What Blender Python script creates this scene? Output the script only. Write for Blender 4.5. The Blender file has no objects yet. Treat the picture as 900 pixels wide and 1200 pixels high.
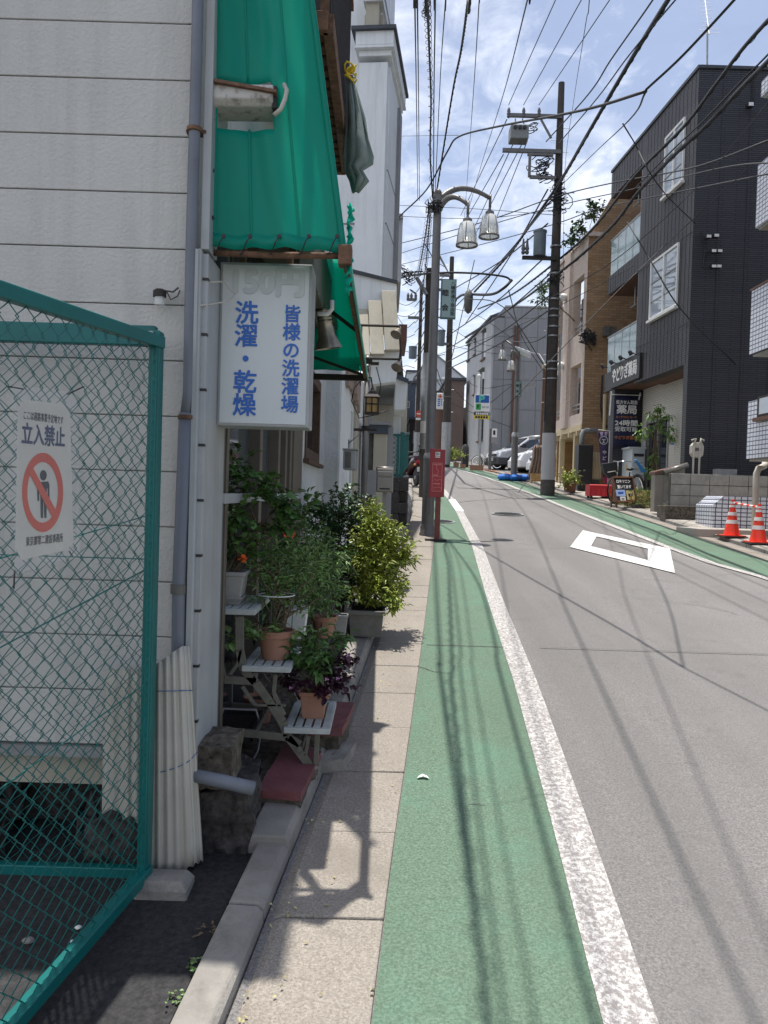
import bpy, bmesh, math, random
from mathutils import Vector as V, Matrix
random.seed(7)
SC = bpy.context.scene
COL = SC.collection
R = math.radians
# ------------------------------------------------------------------ camera
F = 960.0            # focal length in photograph pixels (900 x 1200)
EYE = 1.65
SLOPE = .077         # the street climbs away from the camera
PITCH, ROLL = R(1.3), R(1.72)
_f = V((0, math.cos(PITCH), -math.sin(PITCH)))
_r0 = V((1, 0, 0)); _u0 = V((0, math.sin(PITCH), math.cos(PITCH)))
_r = _r0*math.cos(ROLL)+_u0*math.sin(ROLL)
_u = _u0*math.cos(ROLL)-_r0*math.sin(ROLL)
cam = bpy.data.cameras.new('camera'); camo = bpy.data.objects.new('camera', cam); COL.objects.link(camo)
cam.sensor_fit = 'VERTICAL'; cam.sensor_height = 36.0; cam.lens = F/1200*36.0
cam.clip_start = .05; cam.clip_end = 3000
M = Matrix((( _r.x, _u.x, -_f.x, 0), (_r.y, _u.y, -_f.y, 0), (_r.z, _u.z, -_f.z, EYE), (0, 0, 0, 1)))
camo.matrix_world = M
SC.camera = camo
# ------------------------------------------------------------------ world, sun, exposure
SUN = V((-.06, .125, 1.0)).normalized()       # towards the sun
w = bpy.data.worlds.new("World"); SC.world = w; w.use_nodes = True
nt = w.node_tree; nt.nodes.clear()
def nn(t, **k):
    n = nt.nodes.new(t)
    for a, b in k.items(): setattr(n, a, b)
    return n
sky = nn('ShaderNodeTexSky', sky_type='NISHITA', sun_disc=False)
sky.sun_elevation = math.asin(SUN.z); sky.sun_rotation = math.atan2(SUN.x, SUN.y)
sky.air_density = 1.0; sky.dust_density = .6; sky.ozone_density = 2.0
tc = nn('ShaderNodeTexCoord'); sp = nn('ShaderNodeSeparateXYZ'); nt.links.new(tc.outputs['Generated'], sp.inputs[0])
def mth(op, a, b=None):
    n = nn('ShaderNodeMath', operation=op)
    for i, v in enumerate((a, b)):
        if v is None: continue
        if isinstance(v, (int, float)): n.inputs[i].default_value = v
        else: nt.links.new(v, n.inputs[i])
    return n.outputs[0]
zc = mth('MAXIMUM', sp.outputs[2], .04); zc = mth('ADD', zc, .12)
cx = mth('DIVIDE', sp.outputs[0], zc); cy = mth('DIVIDE', sp.outputs[1], zc)
cb = nn('ShaderNodeCombineXYZ'); nt.links.new(cx, cb.inputs[0]); nt.links.new(cy, cb.inputs[1])
n1 = nn('ShaderNodeTexNoise'); n1.inputs['Scale'].default_value = 1.15; n1.inputs['Detail'].default_value = 3; n1.inputs['Distortion'].default_value = .3
n2 = nn('ShaderNodeTexNoise'); n2.inputs['Scale'].default_value = 9; n2.inputs['Detail'].default_value = 7; n2.inputs['Roughness'].default_value = .62; n2.inputs['Distortion'].default_value = .6
mp = nn('ShaderNodeMapping'); mp.inputs['Location'].default_value = (3.4, 1.3, 0); mp.inputs['Rotation'].default_value = (0, 0, .5); mp.inputs['Scale'].default_value = (1.0, .75, 1)
nt.links.new(cb.outputs[0], mp.inputs[0]); nt.links.new(mp.outputs[0], n1.inputs[0]); nt.links.new(mp.outputs[0], n2.inputs[0])
# fair weather cloud cover: heavier down the street than overhead and to the right
bias = mth('MULTIPLY', sp.outputs[0], -.42); hz = mth('MULTIPLY', sp.outputs[2], -.30)
dens = mth('ADD', mth('ADD', mth('MULTIPLY', n1.outputs[0], .75), mth('MULTIPLY', n2.outputs[0], .62)), mth('ADD', bias, hz))
rm = nn('ShaderNodeMapRange'); rm.inputs[1].default_value = .44; rm.inputs[2].default_value = .72; nt.links.new(dens, rm.inputs[0])
cc = nn('ShaderNodeMapRange'); cc.inputs[1].default_value = .3; cc.inputs[2].default_value = .75; cc.inputs[3].default_value = 5.6; cc.inputs[4].default_value = 8.0
nt.links.new(n2.outputs[0], cc.inputs[0])
ccol = nn('ShaderNodeVectorMath', operation='SCALE'); ccol.inputs[0].default_value = (.93, .97, 1.06); nt.links.new(cc.outputs[0], ccol.inputs['Scale'])
skm = nn('ShaderNodeVectorMath', operation='MULTIPLY'); skm.inputs[1].default_value = (1.28, 1.07, .97); nt.links.new(sky.outputs[0], skm.inputs[0])
mx = nn('ShaderNodeMix', data_type='RGBA'); nt.links.new(mth('ADD', mth('MULTIPLY', rm.outputs[0], .74), .12), mx.inputs[0]); nt.links.new(skm.outputs[0], mx.inputs[6]); nt.links.new(ccol.outputs[0], mx.inputs[7])
bg = nn('ShaderNodeBackground'); bg.inputs[1].default_value = .12; nt.links.new(mx.outputs[2], bg.inputs[0])
wo = nn('ShaderNodeOutputWorld'); nt.links.new(bg.outputs[0], wo.inputs[0])
sun = bpy.data.lights.new('sun', 'SUN'); sun.energy = 4.0; sun.angle = R(.5); sun.color = (1, .955, .89)
suno = bpy.data.objects.new('sun', sun); COL.objects.link(suno); suno.rotation_mode = 'QUATERNION'
suno.rotation_quaternion = (-SUN).to_track_quat('-Z', 'Y'); suno.location = (0, 0, 40)
SC.view_settings.view_transform = 'Standard'; SC.view_settings.look = 'None'; SC.view_settings.exposure = .55; SC.view_settings.gamma = 1
SC.render.engine = 'CYCLES'; SC.cycles.use_denoising = True; SC.cycles.max_bounces = 8; SC.cycles.transparent_max_bounces = 24
SC.cycles.caustics_reflective = False; SC.cycles.caustics_refractive = False
# ------------------------------------------------------------------ geometry of the view (used to survey positions)
def ray(px, py): return _f*F+_r*(px-450)+_u*(600-py)
CAMP = V((0, 0, EYE))
def W(px, py, D): d = ray(px, py); return CAMP+d*(D/d.y)
def G(px, py, dz=0): d = ray(px, py); return CAMP+d*((EYE-dz)/(SLOPE*d.y-d.z))
def gz(y): return SLOPE*y
def lerp(a, b, t): return a+(b-a)*t
def pl(pts, y):                               # x on a polyline [(x,y)...] at y
    if y <= pts[0][1]: a, b = pts[0], pts[1]
    else:
        a, b = pts[-2], pts[-1]
        for i in range(len(pts)-1):
            if pts[i][1] <= y <= pts[i+1][1]: a, b = pts[i], pts[i+1]; break
    return lerp(a[0], b[0], (y-a[1])/(b[1]-a[1]))
class Fr:                                     # a wall's own frame: s along the wall, t out of it, z up
    def __init__(s, x, y, dx, dy, side=-1):
        L = math.hypot(dx, dy); s.o = V((x, y, 0)); s.d = V((dx/L, dy/L, 0)); s.n = V((dy/L, -dx/L, 0))*(1 if side > 0 else -1)
    def p(s, a, t, z): return s.o+s.d*a+s.n*t+V((0, 0, z))
    def hit(s, px, py, t=0):                  # photo pixel -> (s, z) on the wall plane moved out by t
        d = ray(px, py); q = s.o+s.n*t-CAMP
        k = q.dot(s.n)/d.dot(s.n); P = CAMP+d*k
        return ((P-s.o).dot(s.d), P.z)
# ------------------------------------------------------------------ mesh builder
class MB:
    def __init__(s): s.v = []; s.f = []
    def add(s, vs, fs):
        n = len(s.v); s.v += [V(v) for v in vs]; s.f += [tuple(i+n for i in f) for f in fs]; return s
    def hexa(s, c):                           # 8 corners: bottom ring, top ring
        return s.add(c, [(3, 2, 1, 0), (4, 5, 6, 7), (0, 1, 5, 4), (1, 2, 6, 5), (2, 3, 7, 6), (3, 0, 4, 7)])
    def box(s, x0, x1, y0, y1, z0, z1):
        return s.hexa([(x0, y0, z0), (x1, y0, z0), (x1, y1, z0), (x0, y1, z0), (x0, y0, z1), (x1, y0, z1), (x1, y1, z1), (x0, y1, z1)])
    def fbox(s, fr, a0, a1, t0, t1, z0, z1):
        return s.hexa([fr.p(a0, t0, z0), fr.p(a1, t0, z0), fr.p(a1, t1, z0), fr.p(a0, t1, z0), fr.p(a0, t0, z1), fr.p(a1, t0, z1), fr.p(a1, t1, z1), fr.p(a0, t1, z1)])
    def prism(s, pts, vec):                   # polygon swept along vec
        n = len(pts); vec = V(vec); a = [V(p) for p in pts]
        return s.add(a+[p+vec for p in a], [tuple(range(n))[::-1], tuple(range(n, 2*n))]+[(i, (i+1) % n, n+(i+1) % n, n+i) for i in range(n)])
    def beam(s, p, q, w, h=None, up=(0, 0, 1)):
        p, q = V(p), V(q); h = w if h is None else h; d = (q-p).normalized(); u = V(up)
        if abs(d.dot(u)) > .98: u = V((0, 1, 0)) if abs(d.y) < .9 else V((1, 0, 0))
        x = d.cross(u).normalized()*w/2; y = x.cross(d).normalized()*h/2
        return s.hexa([p-x-y, p+x-y, p+x+y, p-x+y, q-x-y, q+x-y, q+x+y, q-x+y])
    def tube(s, pts, r, n=8, cap=True):
        pts = [V(p) for p in pts]; m = len(pts); rs = r if isinstance(r, (list, tuple)) else [r]*m
        t0 = (pts[1]-pts[0]).normalized(); a = V((0, 0, 1)) if abs(t0.z) < .9 else V((0, 1, 0))
        x = t0.cross(a).normalized(); vs = []
        for i, p in enumerate(pts):
            t = ((pts[min(i+1, m-1)]-pts[max(i-1, 0)])).normalized()
            x = (x-t*x.dot(t)).normalized(); y = t.cross(x)
            for k in range(n):
                c = 2*math.pi*k/n; vs.append(p+(x*math.cos(c)+y*math.sin(c))*rs[i])
        fs = [(i*n+k, i*n+(k+1) % n, (i+1)*n+(k+1) % n, (i+1)*n+k) for i in range(m-1) for k in range(n)]
        if cap and n > 2: fs += [tuple(range(n))[::-1], tuple((m-1)*n+k for k in range(n))]
        return s.add(vs, fs)
    def lathe(s, c, prof, n=16, ax=(0, 0, 1), sx=1., sy=1., rot=0, cap=True):
        c = V(c); a = V(ax).normalized(); x = a.orthogonal().normalized()
        if abs(a.z) > .99: x = V((1, 0, 0))
        y = a.cross(x); vs = []
        for r, z in prof:
            for k in range(n):
                t = 2*math.pi*k/n+rot; vs.append(c+a*z+x*r*math.cos(t)*sx+y*r*math.sin(t)*sy)
        m = len(prof); fs = [(i*n+k, i*n+(k+1) % n, (i+1)*n+(k+1) % n, (i+1)*n+k) for i in range(m-1) for k in range(n)]
        if cap: fs += [tuple(range(n))[::-1], tuple((m-1)*n+k for k in range(n))]
        return s.add(vs, fs)
    def ball(s, c, r, n=10, m=6, sz=1.): return s.lathe(c, [(r*math.sin(math.pi*(i+.02)/(m+.04)), -r*sz*math.cos(math.pi*(i+.02)/(m+.04))) for i in range(m+1)], n)
    def quad(s, *p): return s.add(p, [tuple(range(len(p)))])
    def sheet(s, rows):                       # grid of points
        n = len(rows[0]); return s.add([p for r in rows for p in r], [(i*n+j, i*n+j+1, (i+1)*n+j+1, (i+1)*n+j) for i in range(len(rows)-1) for j in range(n-1)])
    def build(s, name, mat, parent=None, smooth=False, bev=0, kind=None, label=None, fix=True, thick=0):
        me = bpy.data.meshes.new(name); o = bpy.data.objects.new(name, me); COL.objects.link(o)
        off = V((0, 0, 0))
        if parent is not None:
            p = parent
            while p is not None: off = off+V(p.location); p = p.parent
        me.from_pydata([tuple(v-off) for v in s.v], [], s.f)
        if fix:
            b = bmesh.new(); b.from_mesh(me); bmesh.ops.recalc_face_normals(b, faces=b.faces); b.to_mesh(me); b.free()
        if smooth:
            for f in me.polygons: f.use_smooth = True
            if smooth == 'auto':
                m = o.modifiers.new('e', 'EDGE_SPLIT'); m.split_angle = R(40)
        if bev:
            m = o.modifiers.new('b', 'BEVEL'); m.width = bev; m.segments = 2; m.limit_method = 'ANGLE'; m.angle_limit = R(40)
        if thick:
            m = o.modifiers.new('s', 'SOLIDIFY'); m.thickness = thick; m.offset = 0
        me.materials.append(mat)
        if parent is not None: o.parent = parent
        if kind: o['kind'] = kind
        if label: o['label'] = label
        return o
def tag(o, label=None, cat=None, group=None, kind=None):
    for k, v in (('label', label), ('category', cat), ('group', group), ('kind', kind)):
        if v: o[k] = v
    return o
def thing(name, label, cat, loc, group=None, kind=None):
    o = bpy.data.objects.new(name, None); COL.objects.link(o); o.location = V(loc); o.empty_display_size = .1
    return tag(o, label, cat, group, kind)
def dup(root, loc, rz=0, label=None, scale=None):
    def cp(o, par):
        c = o.copy(); COL.objects.link(c)
        if par is not None: c.parent = par
        for ch in list(o.children): cp(ch, c)
        return c
    c = cp(root, None); c.location = V(loc); c.rotation_euler = (0, 0, rz)
    if scale: c.scale = (scale,)*3
    if label: c['label'] = label
    return c
def pieces(name, mat, parent, boxes, bev=0, jit=0):   # alike pieces, one object each
    out = []
    for c in boxes:
        m = MB(); (m.hexa(c) if len(c) == 8 else m.box(*c)); out.append(m.build(name, mat, parent, bev=bev))
    return out
def wallmesh(mb, fr, a0, a1, z0, z1, holes, t1, t0):  # wall slab with rectangular openings
    S = sorted({a0, a1}|{h[0] for h in holes}|{h[1] for h in holes}); Z = sorted({z0, z1}|{h[2] for h in holes}|{h[3] for h in holes})
    S = [q for q in S if a0-1e-6 <= q <= a1+1e-6]; Z = [q for q in Z if z0-1e-6 <= q <= z1+1e-6]
    def solid(i, j):
        if i < 0 or j < 0 or i >= len(S)-1 or j >= len(Z)-1: return False
        a, z = (S[i]+S[i+1])/2, (Z[j]+Z[j+1])/2
        return not any(h[0] < a < h[1] and h[2] < z < h[3] for h in holes)
    for i in range(len(S)-1):
        for j in range(len(Z)-1):
            if not solid(i, j): continue
            A, B, C, D = S[i], S[i+1], Z[j], Z[j+1]
            for t in (t1, t0): mb.quad(fr.p(A, t, C), fr.p(B, t, C), fr.p(B, t, D), fr.p(A, t, D))
            if not solid(i-1, j): mb.quad(fr.p(A, t0, C), fr.p(A, t1, C), fr.p(A, t1, D), fr.p(A, t0, D))
            if not solid(i+1, j): mb.quad(fr.p(B, t0, C), fr.p(B, t1, C), fr.p(B, t1, D), fr.p(B, t0, D))
            if not solid(i, j-1): mb.quad(fr.p(A, t0, C), fr.p(B, t0, C), fr.p(B, t1, C), fr.p(A, t1, C))
            if not solid(i, j+1): mb.quad(fr.p(A, t0, D), fr.p(B, t0, D), fr.p(B, t1, D), fr.p(A, t1, D))
    return mb
def text(s, origin, right, up, size, mat, parent, name='lettering', bold=0., ex=.002, vertical=False, width=None, align='CENTER', sp=1.0):
    """flat raised lettering; origin = centre of the block. vertical: one character per line."""
    objs = []
    right = V(right).normalized(); up = V(up).normalized(); nrm = right.cross(up).normalized()
    vs, fs = [], []
    rows = list(s) if vertical else [s]
    for i, ch in enumerate(rows):
        c = bpy.data.curves.new('t', 'FONT'); c.body = ch; c.size = size; c.extrude = ex; c.resolution_u = 3
        c.align_x = 'CENTER'; c.align_y = 'CENTER'; c.space_character = sp
        o = bpy.data.objects.new('t', c); COL.objects.link(o)
        dg = bpy.context.evaluated_depsgraph_get(); me = bpy.data.meshes.new_from_object(o.evaluated_get(dg))
        k = 1.
        if me.vertices:
            xs = [v.co.x for v in me.vertices]; ww = max(xs)-min(xs); mid = (max(xs)+min(xs))/2
            ys = [v.co.y for v in me.vertices]; my = (max(ys)+min(ys))/2 if not vertical else None
            if width and not vertical: k = width/ww
            n = len(vs)
            for v in me.vertices:
                x, y, z = (v.co.x-mid)*k, v.co.y-(my or 0), v.co.z
                if vertical: y += ((len(rows)-1)/2-i)*size*sp; x = v.co.x*(width or 1)
                vs.append(V(origin)+right*x+up*y+nrm*z)
            fs += [tuple(q+n for q in p.vertices) for p in me.polygons]
        bpy.data.objects.remove(o); bpy.data.curves.remove(c); bpy.data.meshes.remove(me)
    m = MB()
    d_ = bold*size                            # heavier weight: the strokes are struck several times, slightly shifted
    for k, (a, b) in enumerate(((0, 0),) if not bold else ((-d_, 0), (d_, 0), (0, -d_), (0, d_), (d_*.7, d_*.7), (-d_*.7, -d_*.7))): m.add([v+right*a+up*b+nrm*ex*.06*k for v in vs], fs)
    return m.build(name, mat, parent, fix=False)
# ------------------------------------------------------------------ materials
def mat(name, col, rough=.7, metal=0., var=.12, scale=4., bump=0., bs=80., streak=0., streakcol=None, blotch=0., blotchcol=None, bts=3., emit=0, island=0., spec=.5, detail=5):
    m = bpy.data.materials.new(name); m.use_nodes = True; t = m.node_tree; b = t.nodes['Principled BSDF']
    def N(ty, **k):
        n = t.nodes.new(ty)
        for a, v in k.items(): setattr(n, a, v)
        return n
    L = t.links.new
    b.inputs['Roughness'].default_value = rough; b.inputs['Metallic'].default_value = metal; b.inputs['Specular IOR Level'].default_value = spec
    tcn = N('ShaderNodeTexCoord'); co = tcn.outputs['Object']
    def noise(sc, det=detail, r=.6, mapping=None):
        n = N('ShaderNodeTexNoise'); n.inputs['Scale'].default_value = sc; n.inputs['Detail'].default_value = det; n.inputs['Roughness'].default_value = r
        if mapping:
            q = N('ShaderNodeMapping'); q.inputs['Scale'].default_value = mapping; L(co, q.inputs[0]); L(q.outputs[0], n.inputs[0])
        else: L(co, n.inputs[0])
        return n.outputs[0]
    def rng(i, a, c, lo=0, hi=1):
        n = N('ShaderNodeMapRange'); L(i, n.inputs[0]); n.inputs[1].default_value = a; n.inputs[2].default_value = c; n.inputs[3].default_value = lo; n.inputs[4].default_value = hi; return n.outputs[0]
    def mix(f, a, c):
        n = N('ShaderNodeMix', data_type='RGBA'); L(f, n.inputs[0])
        for i, v in ((6, a), (7, c)):
            if isinstance(v, tuple): n.inputs[i].default_value = (*v[:3], 1)
            else: L(v, n.inputs[i])
        return n.outputs[2]
    def sc(c, k): return tuple(min(1, x*k) for x in c)
    cur = mix(rng(noise(scale), .3, .7), sc(col, 1-var), sc(col, 1+var))
    if blotch: cur = mix(rng(noise(bts, 8, .7), .5, .72, 0, blotch), cur, blotchcol or sc(col, .4))
    if streak: cur = mix(rng(noise(1, 6, .7, (9, 9, .55)), .48, .75, 0, streak), cur, streakcol or sc(col, .4))
    if island:
        g = N('ShaderNodeNewGeometry'); h = N('ShaderNodeHueSaturation'); L(cur, h.inputs['Color']); L(rng(g.outputs['Random Per Island'], 0, 1, 1-island, 1+island), h.inputs['Value'])
        L(rng(g.outputs['Random Per Island'], 0, 1, .5-island*.05, .5+island*.04), h.inputs['Hue']); cur = h.outputs[0]
    L(cur, b.inputs['Base Color'])
    if bump:
        bn = N('ShaderNodeBump'); bn.inputs['Strength'].default_value = bump; bn.inputs['Distance'].default_value = .01; L(noise(bs, 4), bn.inputs['Height']); L(bn.outputs[0], b.inputs['Normal'])
    if emit: L(cur, b.inputs['Emission Color']); b.inputs['Emission Strength'].default_value = emit
    m['k'] = 1
    return m
class NT:                                     # tiny node helper for special materials
    def __init__(s, name, rough=.7):
        s.m = bpy.data.materials.new(name); s.m.use_nodes = True; s.t = s.m.node_tree; s.b = s.t.nodes['Principled BSDF']; s.b.inputs['Roughness'].default_value = rough
        s.co = s.t.nodes.new('ShaderNodeTexCoord').outputs['Object']
    def N(s, ty, **k):
        n = s.t.nodes.new(ty)
        for a, v in k.items(): setattr(n, a, v)
        return n
    def L(s, a, b): s.t.links.new(a, b)
    def map(s, sc=(1, 1, 1), rot=(0, 0, 0), loc=(0, 0, 0)):
        q = s.N('ShaderNodeMapping'); q.inputs['Scale'].default_value = sc; q.inputs['Rotation'].default_value = rot; q.inputs['Location'].default_value = loc; s.L(s.co, q.inputs[0]); return q.outputs[0]
    def noise(s, sc, det=5, r=.6, co=None, dist=0):
        n = s.N('ShaderNodeTexNoise'); n.inputs['Scale'].default_value = sc; n.inputs['Detail'].default_value = det; n.inputs['Roughness'].default_value = r; n.inputs['Distortion'].default_value = dist; s.L(co or s.co, n.inputs[0]); return n.outputs[0]
    def rng(s, i, a, c, lo=0, hi=1):
        n = s.N('ShaderNodeMapRange'); s.L(i, n.inputs[0]); n.inputs[1].default_value = a; n.inputs[2].default_value = c; n.inputs[3].default_value = lo; n.inputs[4].default_value = hi; return n.outputs[0]
    def mix(s, f, a, c):
        n = s.N('ShaderNodeMix', data_type='RGBA')
        if isinstance(f, float): n.inputs[0].default_value = f
        else: s.L(f, n.inputs[0])
        for i, v in ((6, a), (7, c)):
            if isinstance(v, tuple): n.inputs[i].default_value = (*v[:3], 1)
            else: s.L(v, n.inputs[i])
        return n.outputs[2]
    def mul(s, a, b):
        n = s.N('ShaderNodeMath', operation='MULTIPLY'); s.L(a, n.inputs[0])
        if isinstance(b, float): n.inputs[1].default_value = b
        else: s.L(b, n.inputs[1])
        return n.outputs[0]
    def col(s, c): s.L(c, s.b.inputs['Base Color'])
    def bump(s, h, st=.5, d=.005):
        n = s.N('ShaderNodeBump'); n.inputs['Strength'].default_value = st; n.inputs['Distance'].default_value = d; s.L(h, n.inputs['Height']); s.L(n.outputs[0], s.b.inputs['Normal'])
def ground_mat(name, base, dark, light, patch=None, pscale=1.2, grain=140., gstr=.5, wear=None, wearcol=None, rough=.85, crack=False, patchamt=.6):
    k = NT(name, rough)
    g1 = k.noise(grain, 3, .8); g2 = k.noise(grain*.35, 5, .7); big = k.noise(.55, 5, .6)
    c = k.mix(k.rng(g1, .38, .66), dark, light)
    c = k.mix(.5, base, c)
    c = k.mix(k.rng(g2, .55, .75, 0, .5), c, dark)
    c = k.mix(k.rng(big, .35, .7, 0, .35), c, tuple(x*.72 for x in base))
    if patch: c = k.mix(k.rng(k.noise(pscale, 7, .7), .5, .68, 0, patchamt), c, patch)
    trk = k.noise(1.0, 4, .6, k.map((1.3, .05, 1))); c = k.mix(k.rng(trk,   .42, .68, 0, .5), c, tuple(x*.68 for x in base)); c = k.mix(k.rng(k.noise(2.3, 8, .75), .58, .72, 0, .5), c, tuple(x*.5 for x in base))
    if wear: c = k.mix(k.rng(k.noise(wear, 9, .82, k.map((1, .8, 1))), .445, .53, 0, .92), c, wearcol)
    k.col(c); k.bump(g1, gstr, .004); return k.m
def brick_mat(name, c1, c2, mortar, bw, bh, ms=.01, rough=.8, axis='x', rot=(0, 0, 0), bump=.6, var=.15, offset=.5):
    k = NT(name, rough); q = k.map((1, 1, 1), rot)
    if axis == 'x': r = (R(90), 0, 0)
    sep = k.N('ShaderNodeSeparateXYZ'); k.L(q, sep.inputs[0]); cb_ = k.N('ShaderNodeCombineXYZ')
    ad = k.N('ShaderNodeMath', operation='ADD'); k.L(sep.outputs[0], ad.inputs[0]); k.L(sep.outputs[1], ad.inputs[1])
    k.L(ad.outputs[0], cb_.inputs[0]); k.L(sep.outputs[2], cb_.inputs[1])
    b = k.N('ShaderNodeTexBrick', offset=offset); k.L(cb_.outputs[0], b.inputs[0]); b.inputs['Color1'].default_value = (*c1, 1); b.inputs['Color2'].default_value = (*c2, 1); b.inputs['Mortar'].default_value = (*mortar, 1)
    b.inputs['Scale'].default_value = 1; b.inputs['Mortar Size'].default_value = ms; b.inputs['Brick Width'].default_value = bw; b.inputs['Row Height'].default_value = bh; b.inputs['Bias'].default_value = 0
    c = k.mix(k.rng(k.noise(1.1, 6), .35, .7, 0, var*2), b.outputs[0], tuple(x*.6 for x in c1)); k.col(c)
    inv = k.N('ShaderNodeMath', operation='SUBTRACT'); inv.inputs[0].default_value = 1; k.L(b.outputs['Fac'], inv.inputs[1]); k.bump(inv.outputs[0], bump, .006); return k.m
MT = {}
MT['asphalt'] = ground_mat('asphalt', (.174, .166, .159), (.05, .047, .045), (.44, .42, .40), grain=105, gstr=.55, patch=(.205, .196, .188), pscale=.5, patchamt=.5)
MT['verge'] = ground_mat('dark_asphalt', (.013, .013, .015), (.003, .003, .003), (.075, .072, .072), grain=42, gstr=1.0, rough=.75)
MT['green'] = ground_mat('green_paving', (.112, .185, .120), (.028, .045, .033), (.22, .33, .24), grain=95, gstr=.6, patch=(.10, .25, .17), pscale=1.3, patchamt=.42)
MT['white_line'] = ground_mat('worn_road_paint', (.66, .65, .62), (.42, .41, .39), (.78, .77, .75), grain=110, gstr=.8, wear=48, wearcol=(.23, .21, .20))
MT['white_mark'] = ground_mat('road_paint', (.74, .73, .70), (.6, .59, .56), (.82, .81, .79), grain=120, gstr=.4)
MT['gutter'] = ground_mat('gutter_concrete', (.272, .245, .205), (.13, .11, .09), (.56, .51, .44), grain=110, gstr=.5, patch=(.19, .165, .135), pscale=1.6, patchamt=.6)
MT['kerb'] = mat('kerb_concrete', (.25, .235, .21), .85, var=.3, scale=3, bump=.5, bs=90, blotch=.85, bts=4, blotchcol=(.13, .12, .105))
MT['pavement'] = ground_mat('pavement_concrete', (.42, .385, .34), (.28, .25, .22), (.55, .52, .47), grain=80, patch=(.30, .27, .235), pscale=.9)
MT['siding'] = mat('siding_board', (.60, .585, .545), .85, var=.06, scale=1.5, bump=.55, bs=70, blotch=.12, bts=1.3, streak=.6, streakcol=(.43, .42, .385))
MT['trim_dark'] = mat('weathered_trim', (.12, .115, .105), .6, var=.3, scale=8)
MT['alu'] = mat('painted_aluminium', (.38, .395, .40), .45, var=.08, scale=6, bump=.05, streak=.45, streakcol=(.24, .23, .2))
MT['pipe'] = mat('grey_drainpipe', (.155, .17, .20), .5, var=.12, scale=5, streak=.4, streakcol=(.13, .13, .14))
MT['rust'] = mat('rusty_steel', (.16, .085, .05), .85, var=.45, scale=25, bump=.5, bs=120, blotch=.6, bts=18, blotchcol=(.05, .03, .022))
MT['iron'] = mat('dark_iron', (.028, .022, .019), .7, var=.3, scale=12, bump=.2)
MT['steel'] = mat('brushed_steel', (.24, .225, .205), .42, .7, var=.1, scale=4, bump=.05)
MT['galv'] = mat('galvanised_metal', (.34, .35, .35), .5, .6, var=.15, scale=9)
MT['greyp'] = mat('grey_painted_pole', (.145, .14, .135), .45, .2, var=.12, scale=6, streak=.25)
MT['concp'] = mat('concrete_pole', (.062, .052, .045), .9, var=.2, scale=6, bump=.25, streak=.4, streakcol=(.03, .026, .024))
MT['black'] = mat('black_plastic', (.02, .02, .022), .5, var=.2)
MT['cable'] = mat('cable_rubber', (.017, .017, .019), .6, var=.2)
MT['whitep'] = mat('white_painted_wall', (.74, .765, .77), .85, var=.05, scale=1.2, bump=.35, bs=45, streak=.35, streakcol=(.36, .36, .33))
MT['stucco'] = mat('rough_white_stucco', (.54, .56, .56), .9, var=.05, scale=1.5, bump=1.0, bs=22, streak=.3, streakcol=(.36, .36, .34))
MT['beige'] = mat('beige_plaster', (.44, .41, .33), .9, var=.07, scale=2, bump=.25, bs=50, streak=.3)
MT['greyw'] = mat('grey_plaster', (.27, .275, .28), .9, var=.08, scale=2, bump=.2, bs=50, streak=.4)
MT['wood'] = mat('brown_wood', (.075, .042, .026), .75, var=.35, scale=14, bump=.3)
MT['frame_brown'] = mat('bronze_window_frame', (.14, .12, .098), .5, .3, var=.12, scale=8)
MT['terracotta'] = mat('terracotta', (.33, .165, .11), .8, var=.12, scale=9, bump=.15, blotch=.35, bts=9, blotchcol=(.3, .2, .15))
MT['greypot'] = mat('grey_plastic_pot', (.33, .325, .31), .6, var=.14, scale=10, blotch=.4, bts=8, blotchcol=(.22, .21, .18))
MT['soil'] = mat('potting_soil', (.03, .02, .014), .95, var=.4, scale=40, bump=1, bs=120)
MT['bark'] = mat('bark', (.12, .085, .055), .9, var=.3, scale=25, bump=.6)
MT['stem'] = mat('plant_stem', (.13, .12, .06), .8, var=.3, scale=25)
MT['leaf'] = mat('leaf_green', (.07, .145, .035), .5, var=.2, scale=6, island=.45)
MT['leafd'] = mat('leaf_dark', (.045, .10, .03), .4, var=.2, scale=6, island=.45)
MT['leafy'] = mat('leaf_yellow_green', (.26, .31, .045), .5, var=.25, scale=5, island=.35)
MT['leafm'] = mat('leaf_mid', (.15, .245, .075), .5, var=.25, scale=5, island=.45)
MT['purple'] = mat('leaf_purple', (.035, .008, .018), .5, var=.3, scale=6, island=.4)
MT['orange'] = mat('orange_petal', (.75, .12, .015), .6, var=.2)
MT['pinkf'] = mat('pink_petal', (.62, .3, .6), .6, var=.2)
MT['redtile'] = mat('faded_red_paving', (.17, .055, .06), .8, var=.25, scale=7, bump=.35, bs=90, blotch=.85, bts=4.5, blotchcol=(.13, .075, .07))
MT['oldconc'] = mat('old_mossy_concrete', (.095, .08, .062), .95, var=.75, scale=26, bump=1.0, bs=35, blotch=.85, bts=7, blotchcol=(.025, .026, .016))
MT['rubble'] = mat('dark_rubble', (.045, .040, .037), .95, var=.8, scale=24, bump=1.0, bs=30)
MT['bench'] = mat('weathered_resin', (.13, .125, .10), .65, var=.25, scale=12, bump=.25, blotch=.5, bts=14, blotchcol=(.08, .075, .05))
MT['slat'] = mat('whitish_slat', (.42, .45, .44), .6, var=.15, scale=14, bump=.3, blotch=.6, bts=12, blotchcol=(.30, .31, .27))
MT['teal'] = mat('teal_painted_steel', (.0, .125, .118), .42, .1, var=.14, scale=6, bump=.06)
MT['tealw'] = mat('teal_coated_wire', (.002, .125, .117), .45, var=.2, scale=9)
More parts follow.
